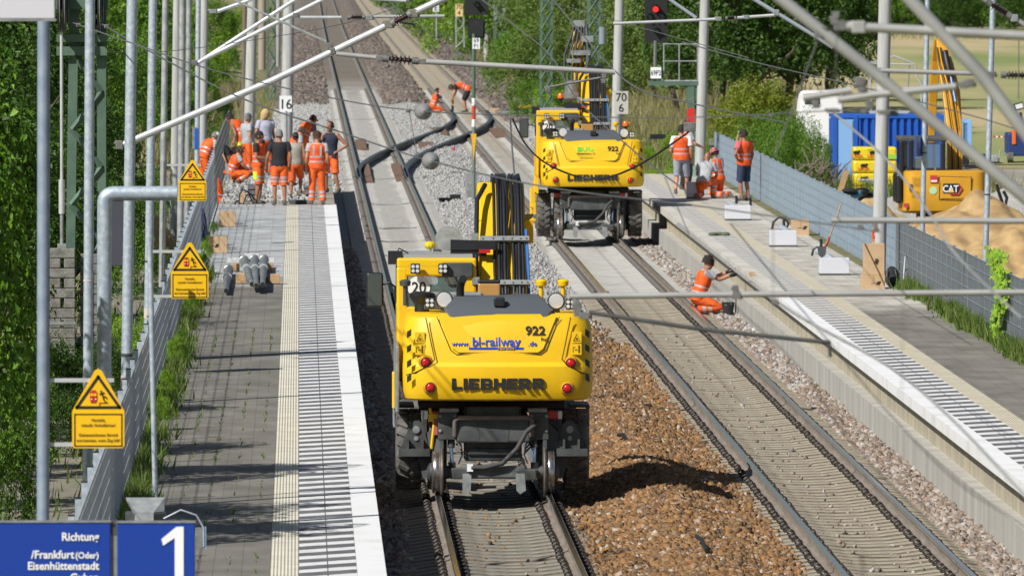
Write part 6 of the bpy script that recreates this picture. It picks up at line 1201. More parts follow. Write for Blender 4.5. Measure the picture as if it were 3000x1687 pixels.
        if trousers is ORG2 and not vest is None:
            c = MB()
            for s in (-1, 1): c.box(Pn+rgt*s*.13-fw*.115-V3(0, 0, .03), (.09, .05, .10), FAB['navy'])
            P(c, "trouser_pocket", FAB['navy'], bevel=.01)
    # --- shoes and gloves
    for A, tt in ((J['aL'], tL), (J['aR'], tR)):
        c = MB(); sd = tt.cross(V3(0, 0, 1)).normalized(); u = sd.cross(tt); rg = []
        for dl, a, hh, zc in ((-.085, .030, .03, -.035), (-.07, .044, .055, -.015), (-.02, .048, .07, -.005), (.05, .050, .05, -.03), (.12, .050, .036, -.045), (.17, .036, .026, -.055), (.185, .015, .015, -.06)): rg.append(ell(A+tt*dl+u*zc, sd, u, a, hh, 12))
        c.ring(rg, SHOE); P(c, "shoe", SHOE, smooth=60)
    if gloves:
        for E_, W_ in ((J['eL'], J['wL']), (J['eR'], J['wR'])):
            c = MB(); d = (W_-E_).normalized(); sd = d.cross(V3(0, 0, 1)); sd = sd.normalized() if sd.length > .2 else rgt
            c.tube([W_-d*.05, W_, W_+d*.05, W_+d*.095], [.034, .034, .046, .04], gloves, 9)
            for o in (-.03, -.01, .012, .03): q = W_+d*.08+sd*o; c.tube([q-d*.02, q+d*.05, q+d*.085], [.014, .013, .011], gloves, 6)
            P(c, "glove", gloves, smooth=60)
    return root
GL = "workers gathered at the end of the left platform"; GR = "workers at the far end of the right platform"; PW = .75
BL_, HB = FAB['black'], HAIR
RC = mat("faded_red_cap", (.32, .04, .06), .8); BKT = mat("red_patterned_hat", (.42, .05, .07), .8, col2=(.65, .5, .5), vs=30, ramp=(.55, .6)); WC = mat("white_cap", (.75, .75, .72), .8); GC = mat("grey_cap", (.10, .11, .12), .8)
person(706, 496, PW, 68, pose('lean', wL=V3(-.25, .1, .72), eL=V3(-.27, .05, 1.0)), "worker with dark cap leaning towards the fence, lime patch on his trousers", GL, 1.02, SKIN2, ('short', 'dark'), ('cap', BL_), None, vest=True, lime='L')
person(724, 519, PW, -62, pose('stand'), "man in grey T-shirt and dark cap wearing pale work gloves", GL, 1.0, SKIN, ('short', 'silver'), ('cap', GC), FAB['grey'], .55, gloves=GLOV, bib=True)
person(778, 514, PW, 205, pose('stand', look=V3(-.75, .6, -.35)), "worker with long blond hair in a lilac printed T-shirt", GL, 1.04, SKIN, ('long', 'blond'), None, FAB['lilac'], .6)
person(690, 540, PW, -75, pose('squat'), "brown haired worker in orange vest squatting by the fence", GL, 1.0, SKIN, ('short', 'brown'), None, FAB['grey'], .5, vest=True, lime='L')
person(757, 598, PW, -105, pose('talk'), "bearded worker with dark cap and sunglasses, orange vest over black T-shirt, hand held out", GL, 1.03, SKIN2, ('short', 'dark'), ('cap', BL_), FAB['black'], .6, vest=True, short=True, lime='R')
person(889, 506, PW, -48, pose('lean'), "worker with faded red cap bending forward behind the others", GL, 1.03, SKIN, ('short', 'dark'), ('cap', RC), FAB['black'], .6, vest=True)
person(856, 545, PW, -70, pose('lean', Hd=V3(0, .30, 1.50), N=V3(0, .2, 1.38)), "short haired bareheaded worker partly hidden behind the man in the taupe shirt", GL, .98, SKIN, ('short', 'brown'), None, FAB['grey'], .5, vest=True)
person(866, 583, PW, -4, pose('step_up'), "man in taupe sleeveless shirt with grey cap turned backwards", GL, .96, SKIN2, ('short', 'dark'), ('cap_back', GC), FAB['taupe'], .5, short=True, tstripes=False, tank=True)
person(819, 603, PW, 4, pose('stand', eL=V3(-.28, -.02, 1.14), wL=V3(-.30, .14, .92), look=V3(.0, 1, -.25)), "grey haired man in black T-shirt and orange shorts seen from behind", GL, 1.07, SKIN2, ('short', 'silver'), None, FAB['black'], .55, short=True)
person(968, 566, PW, 158, pose('akimbo_raise', look=V3(.3, 1, -.1)), "tanned man in dark navy tank top with one hand on his hip", GL, 1.06, SKIN2, ('short', 'dark'), None, FAB['navy'], .5, short=True, tank=True, tstripes=False)
person(929, 601, PW, 2, pose('stand', aL=V3(-.14, -.03, .085), aR=V3(.14, -.03, .085)), "curly haired worker in orange vest with crossing silver stripes, seen from behind", GL, 1.04, SKIN, ('tousled', 'brown'), None, FAB['grey'], .55, vest=True, vstripes='HV')
person(600, 562, .5, -55, pose('lean'), "worker with white cap standing behind the mesh fence", GL, 1.03, SKIN, ('short', 'silver'), ('cap', WC), FAB['grey'], .5, vest=True)
person(628, 548, .5, -80, pose('bend'), "dark shirted worker stooping behind the fence", GL, 1., SKIN2, ('short', 'dark'), None, FAB['black'], .6)
person(1274, 331, -.2, -75, pose('kneel_phone'), "worker in navy sweater and orange vest kneeling beside the crossover rail", None, .97, SKIN, ('short', 'dark'), None, FAB['navy'], .95, vest=True)
person(1362, 330, -.2, 82, pose('bend'), "worker in black shorts bending over the crossover rail with a plank", None, 1.1, SKIN, ('short', 'dark'), ('cap', mat("olive_cap", (.06, .06, .04), .8)), FAB['black'], .6, vest=True, vstripes='HV', trousers=FAB['black'], short=True, tstripes=False)
person(1996, 572, .76, -8, pose('walk', wL=V3(-.2, .22, 1.06), eL=V3(-.27, .0, 1.12)), "worker in white T-shirt, orange vest and grey shorts with his back turned", GR, 1.03, SKIN, ('short', 'dark'), None, FAB['white'], .7, vest=True, trousers=FAB['shorts'], short=True, tstripes=False)
person(2010, 556, .76, -60, pose('stand', eR=V3(.28, .1, 1.18), wR=V3(.22, .34, 1.1)), "worker with faded red cap standing half hidden behind the man in grey shorts", GR, 1.03, SKIN, ('short', 'dark'), ('cap', RC), FAB['grey'], .6, vest=True, trousers=FAB['black'], tstripes=False)
person(2064, 583, .76, -18, pose('kneel_one'), "bald worker in grey T-shirt and orange dungarees kneeling by a white block", GR, 1.0, SKIN2, ('none', 'dark'), None, FAB['grey'], .6, bib=True)
person(2104, 577, .76, 40, pose('kneel_up'), "worker in a red patterned bucket hat kneeling beside the bald worker", GR, .95, SKIN2, ('short', 'dark'), ('bucket', BKT), FAB['grey'], .6, vest=True, vstripes='HV')
person(2180, 589, .76, 42, pose('akimbo'), "worker in coral red T-shirt, orange vest and dark camouflage shorts standing at the fence", GR, 1.02, SKIN2, ('short', 'dark'), ('cap', BL_), FAB['coral'], .6, vest=True, trousers=FAB['camo'], short=True, tstripes=False)
person(2058, 918, -.21, -82, pose('reach'), "dark haired worker in orange kneeling at the right platform wall, arms stretched out", None, 1.06, SKIN, ('tousled', 'dark'), None, FAB['grey'], .6, vest=True, gloves=FAB['black'])
person(0, 0, 0, 0, pose('sit'), "excavator driver in maroon shirt inside the foreground cab", None, 1.0, SKIN, ('short', 'dark'), ('cap', BL_), FAB['maroon'], .6, loc=(T1-.66, 120.0, 1.72))
person(0, 0, 0, 0, pose('sit'), "excavator driver in orange vest inside the rear cab", None, 1.0, SKIN, ('short', 'dark'), None, FAB['grey'], .6, vest=True, loc=(T2-.78, 218.4, 1.72))
# ================================================================ LOOSE THINGS, SITE MACHINES
def pbox(b, x0, y0, x1, y1, Y, d, m, dy=0.):
    a, c = at(x0, y1, Y), at(x1, y0, Y); b.box(((a.x+c.x)/2, Y+dy+d/2, (a.z+c.z)/2), (c.x-a.x, d, c.z-a.z), m); return b
def Yg(py, z): return gp(1500, py, z).y
# pale lamp foundation blocks with cables behind them
FB = "pale foundation blocks on the right platform"
for x0, x1, y0, y1, lb in ((2012, 2046, 534, 582, "pale grey block half hidden by the kneeling bald worker"), (2125, 2200, 602, 646, "pale grey block nearest the man in camouflage shorts"), (2256, 2335, 676, 723, "pale grey block with a tall black cable loop behind it, beside a carton"), (2402, 2489, 756, 806, "pale grey block nearest the camera on the right platform")):
    Y = Yg(y1, .77); c = at((x0+x1)/2, y1, Y); root = thing("foundation_block", lb, "block", c, FB); b = MB(); pbox(b, x0, y0, x1, y1-4, Y, .42, mat("pale_block", (.55, .56, .60), .7)); b.wbuild("body", None, root, bevel=.012); b = MB(); pbox(b, x0, y1-4, x1+2, y1, Y, .44, DGR); b.wbuild("base", DGR, root)
for pts, w_, lb in (([(2157, 602), (2158, 580), (2155, 574)], 8, "short black cable end sticking up behind the far block"), ([(2199, 604), (2199, 585), (2194, 582)], 8, "second short black cable end behind the far block"), ([(2262, 672), (2266, 650), (2282, 637), (2300, 640), (2310, 655), (2305, 668)], 7, "black cable loop arching behind the middle block"), ([(2298, 672), (2296, 650), (2298, 640)], 8, "upright black cable beside the cable loop"), ([(2379, 750), (2382, 732), (2393, 725), (2403, 728)], 7, "low black cable arch left of the shovel"), ([(2405, 735), (2406, 712), (2405, 700)], 9, "upright black cable end by the nearest block")):
    Y = Yg(max(p[1] for p in pts), .77)+.3; b = MB(); b.tube([at(x, y, Y) for x, y in pts], w_/ppm(Y)/2, HOSE, 8); b.lone("cable", HOSE, lb, "cable", "black cables on the right platform", smooth=60)
for x0, y0, x1, y1, lb in ((2292, 668, 2318, 682, "short grey pipe behind the middle pale block"), (2400, 738, 2440, 760, "grey pipe stub behind the nearest pale block"), (2140, 597, 2155, 604, "thin pipe behind the far pale block")):
    Y = Yg(y1+12, .77)+.6; b = MB(); b.tube([at(x0, y0, Y)+Vector((0, .6, 0)), at(x1, y1, Y)], .065, GALV, 12); b.lone("pipe", GALV, lb, "pipe", smooth=60)
def carton(x0, y0, x1, y1, z, lb, logo=None, tape=True, d=.4, grp="cardboard boxes on the platforms"):
    Y = Yg(y1, z); c = at((x0+x1)/2, y1, Y); root = thing("cardboard_box", lb, "box", c, grp); b = MB(); pbox(b, x0, y0, x1, y1, Y, d, CARD); b.wbuild("carton", CARD, root, bevel=.006)
    if tape: b = MB(); xm = (x0+x1)/2; pbox(b, xm-2.5, y0-1, xm+2.5, y1-(y1-y0)*.55, Y, .01, mat("parcel_tape", (.42, .29, .16), .3), -.004); b.wbuild("tape", None, root)
    if logo:
        b = MB(); lx, ly, s_ = logo
        for i in range(3): p, q = at(lx+i*s_*.35, ly+s_*.5, Y), at(lx+i*s_*.35+s_*.5, ly-s_*.5, Y); b.tube([p+Vector((0, -.004, 0)), q+Vector((0, -.004, 0))], .009, BLACKP, 4)
        for i in range(5): pbox(b, lx-s_*1.5+i*s_*.28, ly, lx-s_*1.32+i*s_*.28, ly+s_*.22, Y, .004, BLACKP, -.004)
        b.wbuild("print", BLACKP, root)
    return root
carton(2320, 644, 2371, 690, .76, "square cardboard box beside the middle pale block", (2352, 667, 10)); lo = carton(2524, 806, 2593, 848, .76, "lower cardboard box before the tall concrete mast", (2568, 829, 10)); 
Y = Yg(848, .76); c = at(2560, 806, Y); root = thing("cardboard_box", "tall upright cardboard box standing on the lower one by the mast", "box", c, "cardboard boxes on the platforms"); b = MB(); pbox(b, 2531, 714, 2592, 806, Y, .34, CARD, .02); b.wbuild("carton", CARD, root, bevel=.008); b = MB()
for i in range(3): p, q = at(2562+i*3, 772, Y), at(2566+i*3, 758, Y); b.tube([p, q], .008, BLACKP, 4)
b.wbuild("print", BLACKP, root)
carton(641, 619, 690, 664, .76, "cardboard box standing at the left fence, farther one", None); carton(612, 693, 665, 741, .76, "cardboard box with a pale label at the left fence, nearer one", (630, 720, 9))
# backpack, leaning frame, tools
Y = Yg(842, .76); c = at(2614, 842, Y); root = thing("backpack", "black backpack leaning at the foot of the tall concrete mast", "backpack", c); b = MB(); p = at(2614, 812, Y)
for k, (dx, dy, dz, rx, ry, rz) in enumerate(((0, .1, 0, .14, .12, .21), (.02, .0, -.06, .11, .08, .12))): b.ball((p.x+dx, p.y+dy, p.z+dz), (rx, ry, rz), FAB['black'], 14, 9)
b.wbuild("bag", FAB['black'], root, smooth=70); b = MB(); b.tube([at(2600, 790, Y-.02), at(2597, 812, Y-.06), at(2602, 836, Y-.04)], .014, DGR, 6); b.tube([at(2622, 788, Y), at(2627, 810, Y-.04), at(2622, 836, Y-.02)], .014, DGR, 6); b.wbuild("strap", DGR, root)
Y = Yg(842, .76); A, B_, C_, D_ = at(2645, 840, Y), at(2652, 752, Y+.2), at(2674, 722, Y+2.6), at(2668, 806, Y+2.4); b = MB()
for u, v in ((A, B_), (B_, C_), (C_, D_), (D_, A), ((A+B_)/2, (C_+D_)/2)): b.tube([u, v], .018, LGR, 6)
b.lone("mesh_gate", LGR, "grey metal gate frame leaning against the dark part of the right fence", "frame")
def tool(name, pts, Y, w_, m, lb, cat, head=None, grp=None):
    P = [at(x, y, Y+dy) for x, y, dy in pts]; root = thing(name, lb, cat, P[-1], grp); b = MB(); b.tube(P, w_/ppm(Y)/2, m, 8); b.wbuild("handle", m, root, smooth=60)
    if head: head(root)
    return root
Y = 164
def hd(root):
    b = MB(); b.tube([at(2430, 695, Y+.9), at(2424, 712, Y+.6), at(2411, 732, Y+.2)], .022, REDP, 8); b.wbuild("red_grip", REDP, root)
    b = MB(); b.prism([(-.09, 0), (.09, 0), (.07, -.16), (0, -.22), (-.07, -.16)], 0, .01, DGR); p = at(2408, 737, Y); b.v = [(x+p.x, y+p.y, z+p.z+.1) for x, y, z in b.v]; b.wbuild("blade", DGR, root)
tool("shovel", [(2464, 598, 2.4), (2447, 650, 1.6), (2428, 700, .8), (2411, 732, .2)], Y, 5, WOOD, "shovel with red lower handle leaning on the right fence", "shovel", hd)
Y = 240
def br(root): b = MB(); pbox(b, 2117, 559, 2153, 567, Y-.3, .08, mat("broom_red", (.28, .05, .03), .8)); b.wbuild("brush", None, root)
tool("broom", [(2172, 395, 1.0), (2158, 470, .5), (2140, 560, -.2)], Y, 5, WOOD, "long broom standing beside the man in coral red", "broom", br)
tool("hand_tool", [(2165, 385, 1.2), (2152, 440, .8), (2128, 540, .1)], Y, 4, WOOD, "wooden tool handle leaning left of the broom", "tool"); tool("hand_tool", [(2158, 400, 1.2), (2140, 545, .1)], Y, 3, WOODD, "thin dark tool handle behind the broom", "tool")
Y = 236
tool("hand_tool", [(638, 416, 1.5), (660, 470, .8), (690, 562, 0)], Y, 4, WOOD, "pale wooden tool handle leaning at the end of the left fence", "tool"); tool("hand_tool", [(628, 432, .2), (588, 470, 0)], 238, 5, WOOD, "wooden handle held by the worker behind the left fence", "tool")
p = at(668, 540, Y); b = MB(); b.prism([(-.05, -.55), (.03, -.55), (-.10, .55), (-.18, .55)], 0, .03, GALVD); b.v = [(x+p.x+.1, y+p.y, z+p.z) for x, y, z in b.v]; b.lone("plank", GALVD, "grey board leaning at the end of the left fence", "plank")
def cloth(name, poly, Y, m, lb, cat, amp=.05, stripes=None):
    b = MB(); n = len(poly); P = [at(x, y, Y) for x, y in poly]; cx = sum((p for p in P), Vector())/n; rnd = random.Random(len(lb)); rings = []
    for k, (f, dy) in enumerate(((1, .0), (.93, -.05), (.7, -.10), (.35, -.09), (.05, -.11))): rings.append([cx+(p-cx)*f+Vector((0, dy+rnd.uniform(-amp, amp)*.6, 0)) for p in P])
    back = [p+Vector((0, .04, 0)) for p in P]; b.ring([back]+rings, m)
    if stripes:
        for (xa, ya, xb, yb) in stripes: b.tube([at(xa, ya, Y-.13), at(xb, yb, Y-.13)], .02, SILV, 5)
    return b.lone(name, None, lb, cat, smooth=60)
cloth("jacket", [(590, 612), (597, 610), (604, 640), (610, 690), (606, 726), (598, 728), (588, 724), (589, 670)], 187, mat("navy_jacket", (.015, .022, .06), .8), "navy work jacket hanging on the left mesh fence", "jacket")
cloth("safety_vest", [(636, 520), (642, 522), (650, 545), (656, 590), (654, 618), (650, 628), (643, 612), (637, 570)], 224, ORG, "orange safety vest hanging on the far part of the left fence", "vest", stripes=((638, 570, 655, 574), (640, 600, 655, 602)))
cloth("orange_cloth", [(2554, 672), (2561, 674), (2563, 700), (2560, 713), (2556, 704)], 169, ORG, "orange cloth hanging on the tall concrete mast", "cloth", .02)
# stepped lamp poles on timbers
SP = "stepped steel lamp poles lying on the left platform"
for (xf, yf, xn, yn), lb in (((714, 762, 738, 832), "left one of three stepped poles resting on the timbers"), ((744, 760, 751, 836), "middle one of three stepped poles resting on the timbers"), ((773, 760, 769, 833), "right one of three stepped poles resting on the timbers"), ((669, 790, 662, 852), "stepped pole lying alone on the paving left of the timbers")):
    z = .93 if xn > 700 else .85; a, c = gp(xf, yf, z), gp(xn, yn, z); root = thing("lamp_pole", lb, "pole", a, SP); b = MB(); pts, rr = [], []
    for f, r in ((0, .105), (.03, .105), (.031, .085), (.36, .085), (.37, .07), (.66, .068), (.67, .054), (1, .052)): pts.append(a.lerp(c, f)); rr.append(r)
    b.tube(pts, rr, PIPE, 14); b.wbuild("shaft", PIPE, root, smooth=40); b = MB(); b.tube([c+(c-a).normalized()*.004, c+(c-a).normalized()*.008], .043, BLACKP, 14); b.wbuild("open_end", BLACKP, root)
    b = MB(); q = a.lerp(c, .36); b.tube([q, a.lerp(c, .39)], .09, ALU, 14); b.wbuild("collar", ALU, root)
for x0, y0, x1, y1, lb, m in ((691, 802, 718, 830, "short timber under the left end of the stepped poles", WOOD), (720, 812, 790, 826, "dark middle timber under the stepped poles", WOODD), (792, 803, 820, 831, "timber block at the right of the stepped poles", WOOD), (680, 773, 702, 794, "timber block at the far left behind the stepped poles", WOOD), (783, 772, 800, 794, "timber block at the far right behind the stepped poles", WOOD)):
    Y = Yg(y1, .77); b = MB(); pbox(b, x0, y0, x1, y1, Y, .25, m); b.lone("timber", m, lb, "timber", "timbers under the stepped poles", bevel=.008)
b = MB(); Y = Yg(776, .78); pbox(b, 667, 756, 805, 770, Y, .18, STONE); b.lone("kerb_stone", STONE, "long pale stone lying behind the stepped poles", "stone", bevel=.01); b = MB(); pbox(b, 716, 744, 760, 757, Y+.3, .3, STONE); b.lone("kerb_stone", STONE, "short pale stone on top of the long pale stone", "stone", bevel=.01)
# litter bin and wire bench at the bottom left
Y = 91; c = at(424, 1700, Y); root = thing("litter_bin", "grey litter bin with a sloping hood at the lower left", "bin", c)
b = MB(); a1 = [at(x, y, Y) for x, y in ((367, 1462), (481, 1462), (450, 1500), (393, 1500))]; b.ring([[p+Vector((0, .32*(i < 2), 0)) for i, p in enumerate(a1)], [p+Vector((0, .32*(i < 2)+.0, -.025)) for i, p in enumerate(a1)]], GALVD); b.add([a1[1]+Vector((0, .32, 0)), a1[2], a1[2]+Vector((.11, .15, -.0)), ], [(0, 1, 2)], GALVD); b.wbuild("hood", GALVD, root)
b = MB(); x0, x1, z1 = at(366, 1503, Y).x, at(485, 1503, Y).x, at(400, 1503, Y).z; b.prism([(x0, Y+.12), (x0+.1, Y-.02), (x1-.13, Y-.02), (x1, Y+.12), (x1, Y+.40), (x0, Y+.40)], .76, z1, DGR, 'z'); b.wbuild("body", mat("bin_grey", (.13, .14, .15), .45, .3), root, bevel=.01); b = MB(); pbox(b, 395, 1503, 450, 1560, Y, .01, GALVD, -.03); b.wbuild("front_panel", GALVD, root)
Y = 90; root = thing("wire_bench", "wire mesh bench with curved blue grey tubes behind the number sign", "bench", at(540, 1620, Y)); b = MB()
for dy in (0, -1.0, 1.1): b = MB(); b.tube([at(480, 1518, Y+dy), at(530, 1493, Y+dy), at(575, 1508, Y+dy), at(597, 1545, Y+dy), at(598, 1600, Y+dy)], .011, GALV, 6); b.wbuild("curved_tube", GALV, root, smooth=60)
b = MB()
for i in range(9): p, q = at(574+3*i, 1545, Y), at(572+3*i, 1604, Y); b.tube([p, q], .006, LGR, 4)
for i in range(6): b.tube([at(574, 1546+11*i, Y), at(600, 1546+11*i, Y)], .006, LGR, 4)
pbox(b, 596, 1542, 604, 1606, Y, .03, mat("pale_blue_edge", (.22, .36, .50), .5)); b.wbuild("mesh_panel", None, root)
# clutter at the left platform end
for x0, y0, x1, y1, m, nm, lb in ((725, 540, 768, 586, STONED, "stone_stack", "stack of dark grey slabs beside the bearded worker"), (795, 558, 838, 572, STONE, "stone_slab", "pale slab on the ground behind the black shirted man"), (888, 545, 912, 566, STONED, "stone_stack", "small stack of dark blocks right of the taupe shirted man"), (848, 587, 899, 600, mat("dark_kneeling_board", (.07, .075, .08), .8), "stone_slab", "flat dark block near the white platform edge"), (930, 508, 968, 518, CBLUE2, "steel_beam", "pale blue beam lying between the platform end and the track"), (735, 517, 760, 545, STONE, "stone_slab", "pale stone left of the crowd"), (700, 566, 720, 596, CARD, "cardboard_box", "open brown carton behind the black cables"), (785, 470+60, 815, 556, STONE, "stone_slab", "pale block standing between two workers' legs")):
    Y = Yg(y1, .75); b = MB(); n = 3 if "stack" in nm else 1
    for i in range(n): pbox(b, x0+i, y0+(y1-y0)*i/n, x1-i, y0+(y1-y0)*(i+1)/n-.6, Y+.03*i, .5, m)
    b.lone(nm, m, lb, nm.split("_")[-1] if nm != "cardboard_box" else "box", bevel=.01)
def pallet(x0, x1, y0, y1, z, lb):
    Y = Yg(y1, z); root = thing("pallet", lb, "pallet", at((x0+x1)/2, y1, Y), "wooden pallets"); b = MB(); pbox(b, x0, y0, x1, y0+(y1-y0)*.35, Y, .9, WOODD); b.wbuild("deck", WOODD, root)
    for f in (0, .42, .84): b = MB(); w_ = x1-x0; pbox(b, x0+w_*f, y0+(y1-y0)*.35, x0+w_*(f+.16), y1, Y, .9, WOODD); b.wbuild("block", WOODD, root)
pallet(868, 915, 562, 577, .74, "weathered pallet under the dark blocks"); pallet(1302, 1354, 514, 528, -.25, "small wooden pallet on the pale ballast between the tracks")
for pts, lb in (([(700, 602), (702, 570), (712, 555), (726, 562), (738, 588), (744, 600)], "black cable loop on the ground at the bearded worker's feet"), ([(712, 600), (722, 572), (735, 568), (745, 585)], "smaller black cable loop beside the gravel"), ([(686, 600), (695, 588), (706, 598)], "short black hose at the end of the leaning board")):
    Y = Yg(600, .75); b = MB(); b.tube([at(x, y, Y+.2*i) for i, (x, y) in enumerate(pts)], .02, HOSE, 6); b.lone("cable", HOSE, lb, "cable", smooth=60)
a = scatter(2600, -1.95, .3, 221, 258, lambda X, Y: X*0+.74, .03, .10); stones("rubble", *a, ST_WH)
# tools between the tracks
b = MB(); Y = Yg(596, -.25)
for x0, y0, x1, y1 in ((1285, 580, 1330, 590), (1318, 570, 1350, 586), (1340, 582, 1392, 597), (1300, 590, 1370, 596)): pbox(b, x0, y0, x1, y1, Y, .3, BLK)
b.lone("track_jack", BLK, "black track tool lying left of the boom of the near excavator", "tool", bevel=.02)
for x0, y0, x1, y1, m, lb in ((1438, 317, 1464, 330, CARD, "brown box by the bending worker's tools"), (1464, 325, 1500, 337, LGR, "grey tool case beside the brown box"), (1496, 326, 1535, 338, GALV, "long grey tool case left of the rear cab")):
    Y = Yg(y1, -.25); b = MB(); pbox(b, x0, y0, x1, y1, Y, .5, m); b.box(at((x0+x1)/2, y0-1, Y)+Vector((0, .25, 0)), (.3, .06, .05), BLK); b.lone("tool_case", None, lb, "case", bevel=.02)
Y = Yg(335, -.25); b = MB(); b.tube([at(1538, 336, Y), at(1538, 316, Y)], .09, GALV, 10); b.box(at(1538, 313, Y), (.5, .4, .14), YEL); b.box(at(1538, 318, Y), (.6, .4, .06), BLK); b.lone("measuring_device", None, "yellow topped measuring device left of the rear excavator's cab", "device", bevel=.02)
for px, py, lb in ((1217, 374, "red marker can left of the crossover"), (1330, 447, "red marker can right of the crossover")):
    Y = Yg(py, -.25); p = at(px, py, Y); b = MB(); b.lathe(p, (0, 0, 1), [(0, .06), (.11, .06), (.14, .03), (.2, .035), (.21, .01)], mat("red_can", (.55, .02, .05), .4), 10); b.lone("marker_can", None, lb, "can", "red marker cans on the ballast", smooth=40)
p = gp(1327, 330, -.2); b = MB(); pbox(b, 1322, 283, 1330, 330, p.y, .06, WOOD)
for i in range(4): pbox(b, 1323.5, 288+i*11, 1328.5, 293+i*11, p.y, .01, WOODD, -.008)
b.lone("plank", None, "notched wooden plank held upright on the rail", "plank")
b = MB(); Y = Yg(316, -.4); pbox(b, 1503, 287, 1600, 320, Y, .4, mat("old_low_wall", (.34, .32, .27), .9, col2=(.25, .24, .2), vs=3)); b.lone("low_wall", None, "low weathered concrete wall behind the rear cab", "wall", bevel=.02)
b = MB(); p = at(2132, 905, 181); root = thing("bucket", "black builder's bucket beside the worker kneeling at the wall", "bucket", gp(2133, 921, -.21)); q = gp(2133, 921, -.21); b.lathe(q, (0, 0, 1), [(0, .10), (.24, .135), (.25, .14), (.25, .125), (.02, .09)], mat("bucket_black", (.03, .03, .032), .6), 18); b.wbuild("body", None, root, smooth=40); b = MB(); b.tube([(q.x-.13, q.y, q.z+.24), (q.x-.06, q.y-.12, q.z+.19), (q.x+.06, q.y-.12, q.z+.22), (q.x+.13, q.y, q.z+.24)], .007, LGR, 5); b.wbuild("handle", LGR, root)
q = gp(2108, 690, .765); b = MB()
for dx, dy in ((-.15, 0), (.0, .1), (.13, -.05)): b.ball((q.x+dx, q.y+dy, q.z+.03), (.11, .10, .05), mat("olive_glove", (.10, .12, .07), .9), 10, 6)
b.lone("work_gloves", None, "pair of olive work gloves lying on the right platform hatching", "gloves", smooth=70)
for (px, py), (qx, qy), lb in (((1812, 1274), (1838, 1292), "short black hose piece on the brown ballast right of the near excavator"), ((2040, 1570), (2070, 1612), "bent black hose end poking out of the brown ballast")):
    a, c = gp(px, py, .02), gp(qx, qy, -.03); b = MB(); b.tube([a, a.lerp(c, .5)+Vector((0, 0, .05)), c], .028, HOSE, 8); b.lone("hose_piece", HOSE, lb, "hose", smooth=60)
q = gp(2203, 806, .77); MB().box((q.x, q.y, q.z+.03), (.10, .3, .06), WOOD).lone("wood_block", WOOD, "tiny wooden wedge on the right platform edge", "wood block")
# ---------------------------------------------------------------- building site on the right
Y0 = 222.; gzs = -.47
root = thing("site_excavator", "ochre yellow tracked excavator behind the sand heap on the right", "excavator", (16.5, Y0, gzs))
B = lambda b, n, m=None, par=None, **k: b.wbuild(n, m, root, par, **k)
s = ppm(Y0); L_ = lambda x, y, Y=Y0: at(x, y, Y)
b = MB(); P_ = []
for z_, gx_, yb_ in ((626, 0, .25), (618, -.04, .08), (590, 0, 0), (560, 0, 0), (505, .0, .05), (501, .06, .12)):
    a, c = L_(2650, z_), L_(2890, z_); r = .28; w2 = (c.x-a.x)/2+gx_*-1; cx = (a.x+c.x)/2; rg = []
    for k in range(6): t = R(180+90*k/5); rg.append((cx-w2+r+r*math.cos(t), Y0+yb_+r+r*math.sin(t), a.z))
    for k in range(6): t = R(270+90*k/5); rg.append((cx+w2-r+r*math.cos(t), Y0+yb_+r+r*math.sin(t), a.z))
    rg += [(cx+w2, Y0+2.2, a.z), (cx-w2, Y0+2.2, a.z)]; P_.append(rg)
b.ring(P_, YEL2); body = B(b, "rear_body", YEL2, smooth=30)
b = MB(); pbox(b, 2756, 520, 2845, 582, Y0, .05, YEL2, -.02); dr = B(b, "engine_door", YEL2, bevel=.012); b = MB()
for u, v in (((2752, 517), (2752, 585)), ((2752, 585), (2846, 588)), ((2846, 588), (2846, 517)), ((2752, 517), (2846, 520))): b.tube([L_(*u, Y0-.012), L_(*v, Y0-.012)], .008, BLK, 4)
B(b, "door_gap", BLK, dr)
b = MB(); pbox(b, 2664, 540, 2672, 560, Y0, .02, BLK, -.015); B(b, "lock", BLK)
b = MB()
for i in range(7):
    for j in range(8):
        if (i+j) % 2 == 0: b.lathe(L_(2674+i*3.6, 521+j*3.4, Y0-.006), (0, -1, 0), [(0, .012), (.004, .011)], BLACKP, 6); 
for i in range(6):
    for j in range(6):
        if (i+j) % 2 == 0: b.lathe(L_(2672+i*4, 562+j*3.4, Y0-.006), (0, -1, 0), [(0, .012), (.004, .011)], BLACKP, 6)
B(b, "vent_grille", BLACKP)
b = MB(); b.prism([((x), z) for x, z in ((L_(2763, 538).x, L_(2763, 538).z), (L_(2808, 538).x, L_(2808, 538).z), (L_(2813, 552).x, L_(2813, 552).z), (L_(2806, 566).x, L_(2806, 566).z), (L_(2763, 566).x, L_(2763, 566).z))], Y0-.034, Y0-.03, BLACKP); lg = B(b, "badge", BLACKP)
b = MB(); b.tube([L_(2808, 540, Y0-.04), L_(2819, 553, Y0-.04), L_(2808, 570, Y0-.04), L_(2786, 570, Y0-.04), L_(2783, 564, Y0-.04)], .022, mat("badge_red", (.5, .02, .03), .5), 5); B(b, "badge_edge", None, lg)
tb = text("CAT", 20/s, WHITEP, .006, .022, .82); q = L_(2785, 563, Y0-.045); tb.v = [(x+q.x, y+q.y, z+q.z) for x, y, z in tb.v]; B(tb, "badge_letters", WHITEP, lg)
b = MB(); q = L_(2787, 564, Y0-.055); b.prism([(q.x-.09, q.z), (q.x+.09, q.z), (q.x, q.z+.09)], q.y-.004, q.y, mat("badge_yellow", (.75, .45, .1), .5)); B(b, "badge_triangle", None, lg)
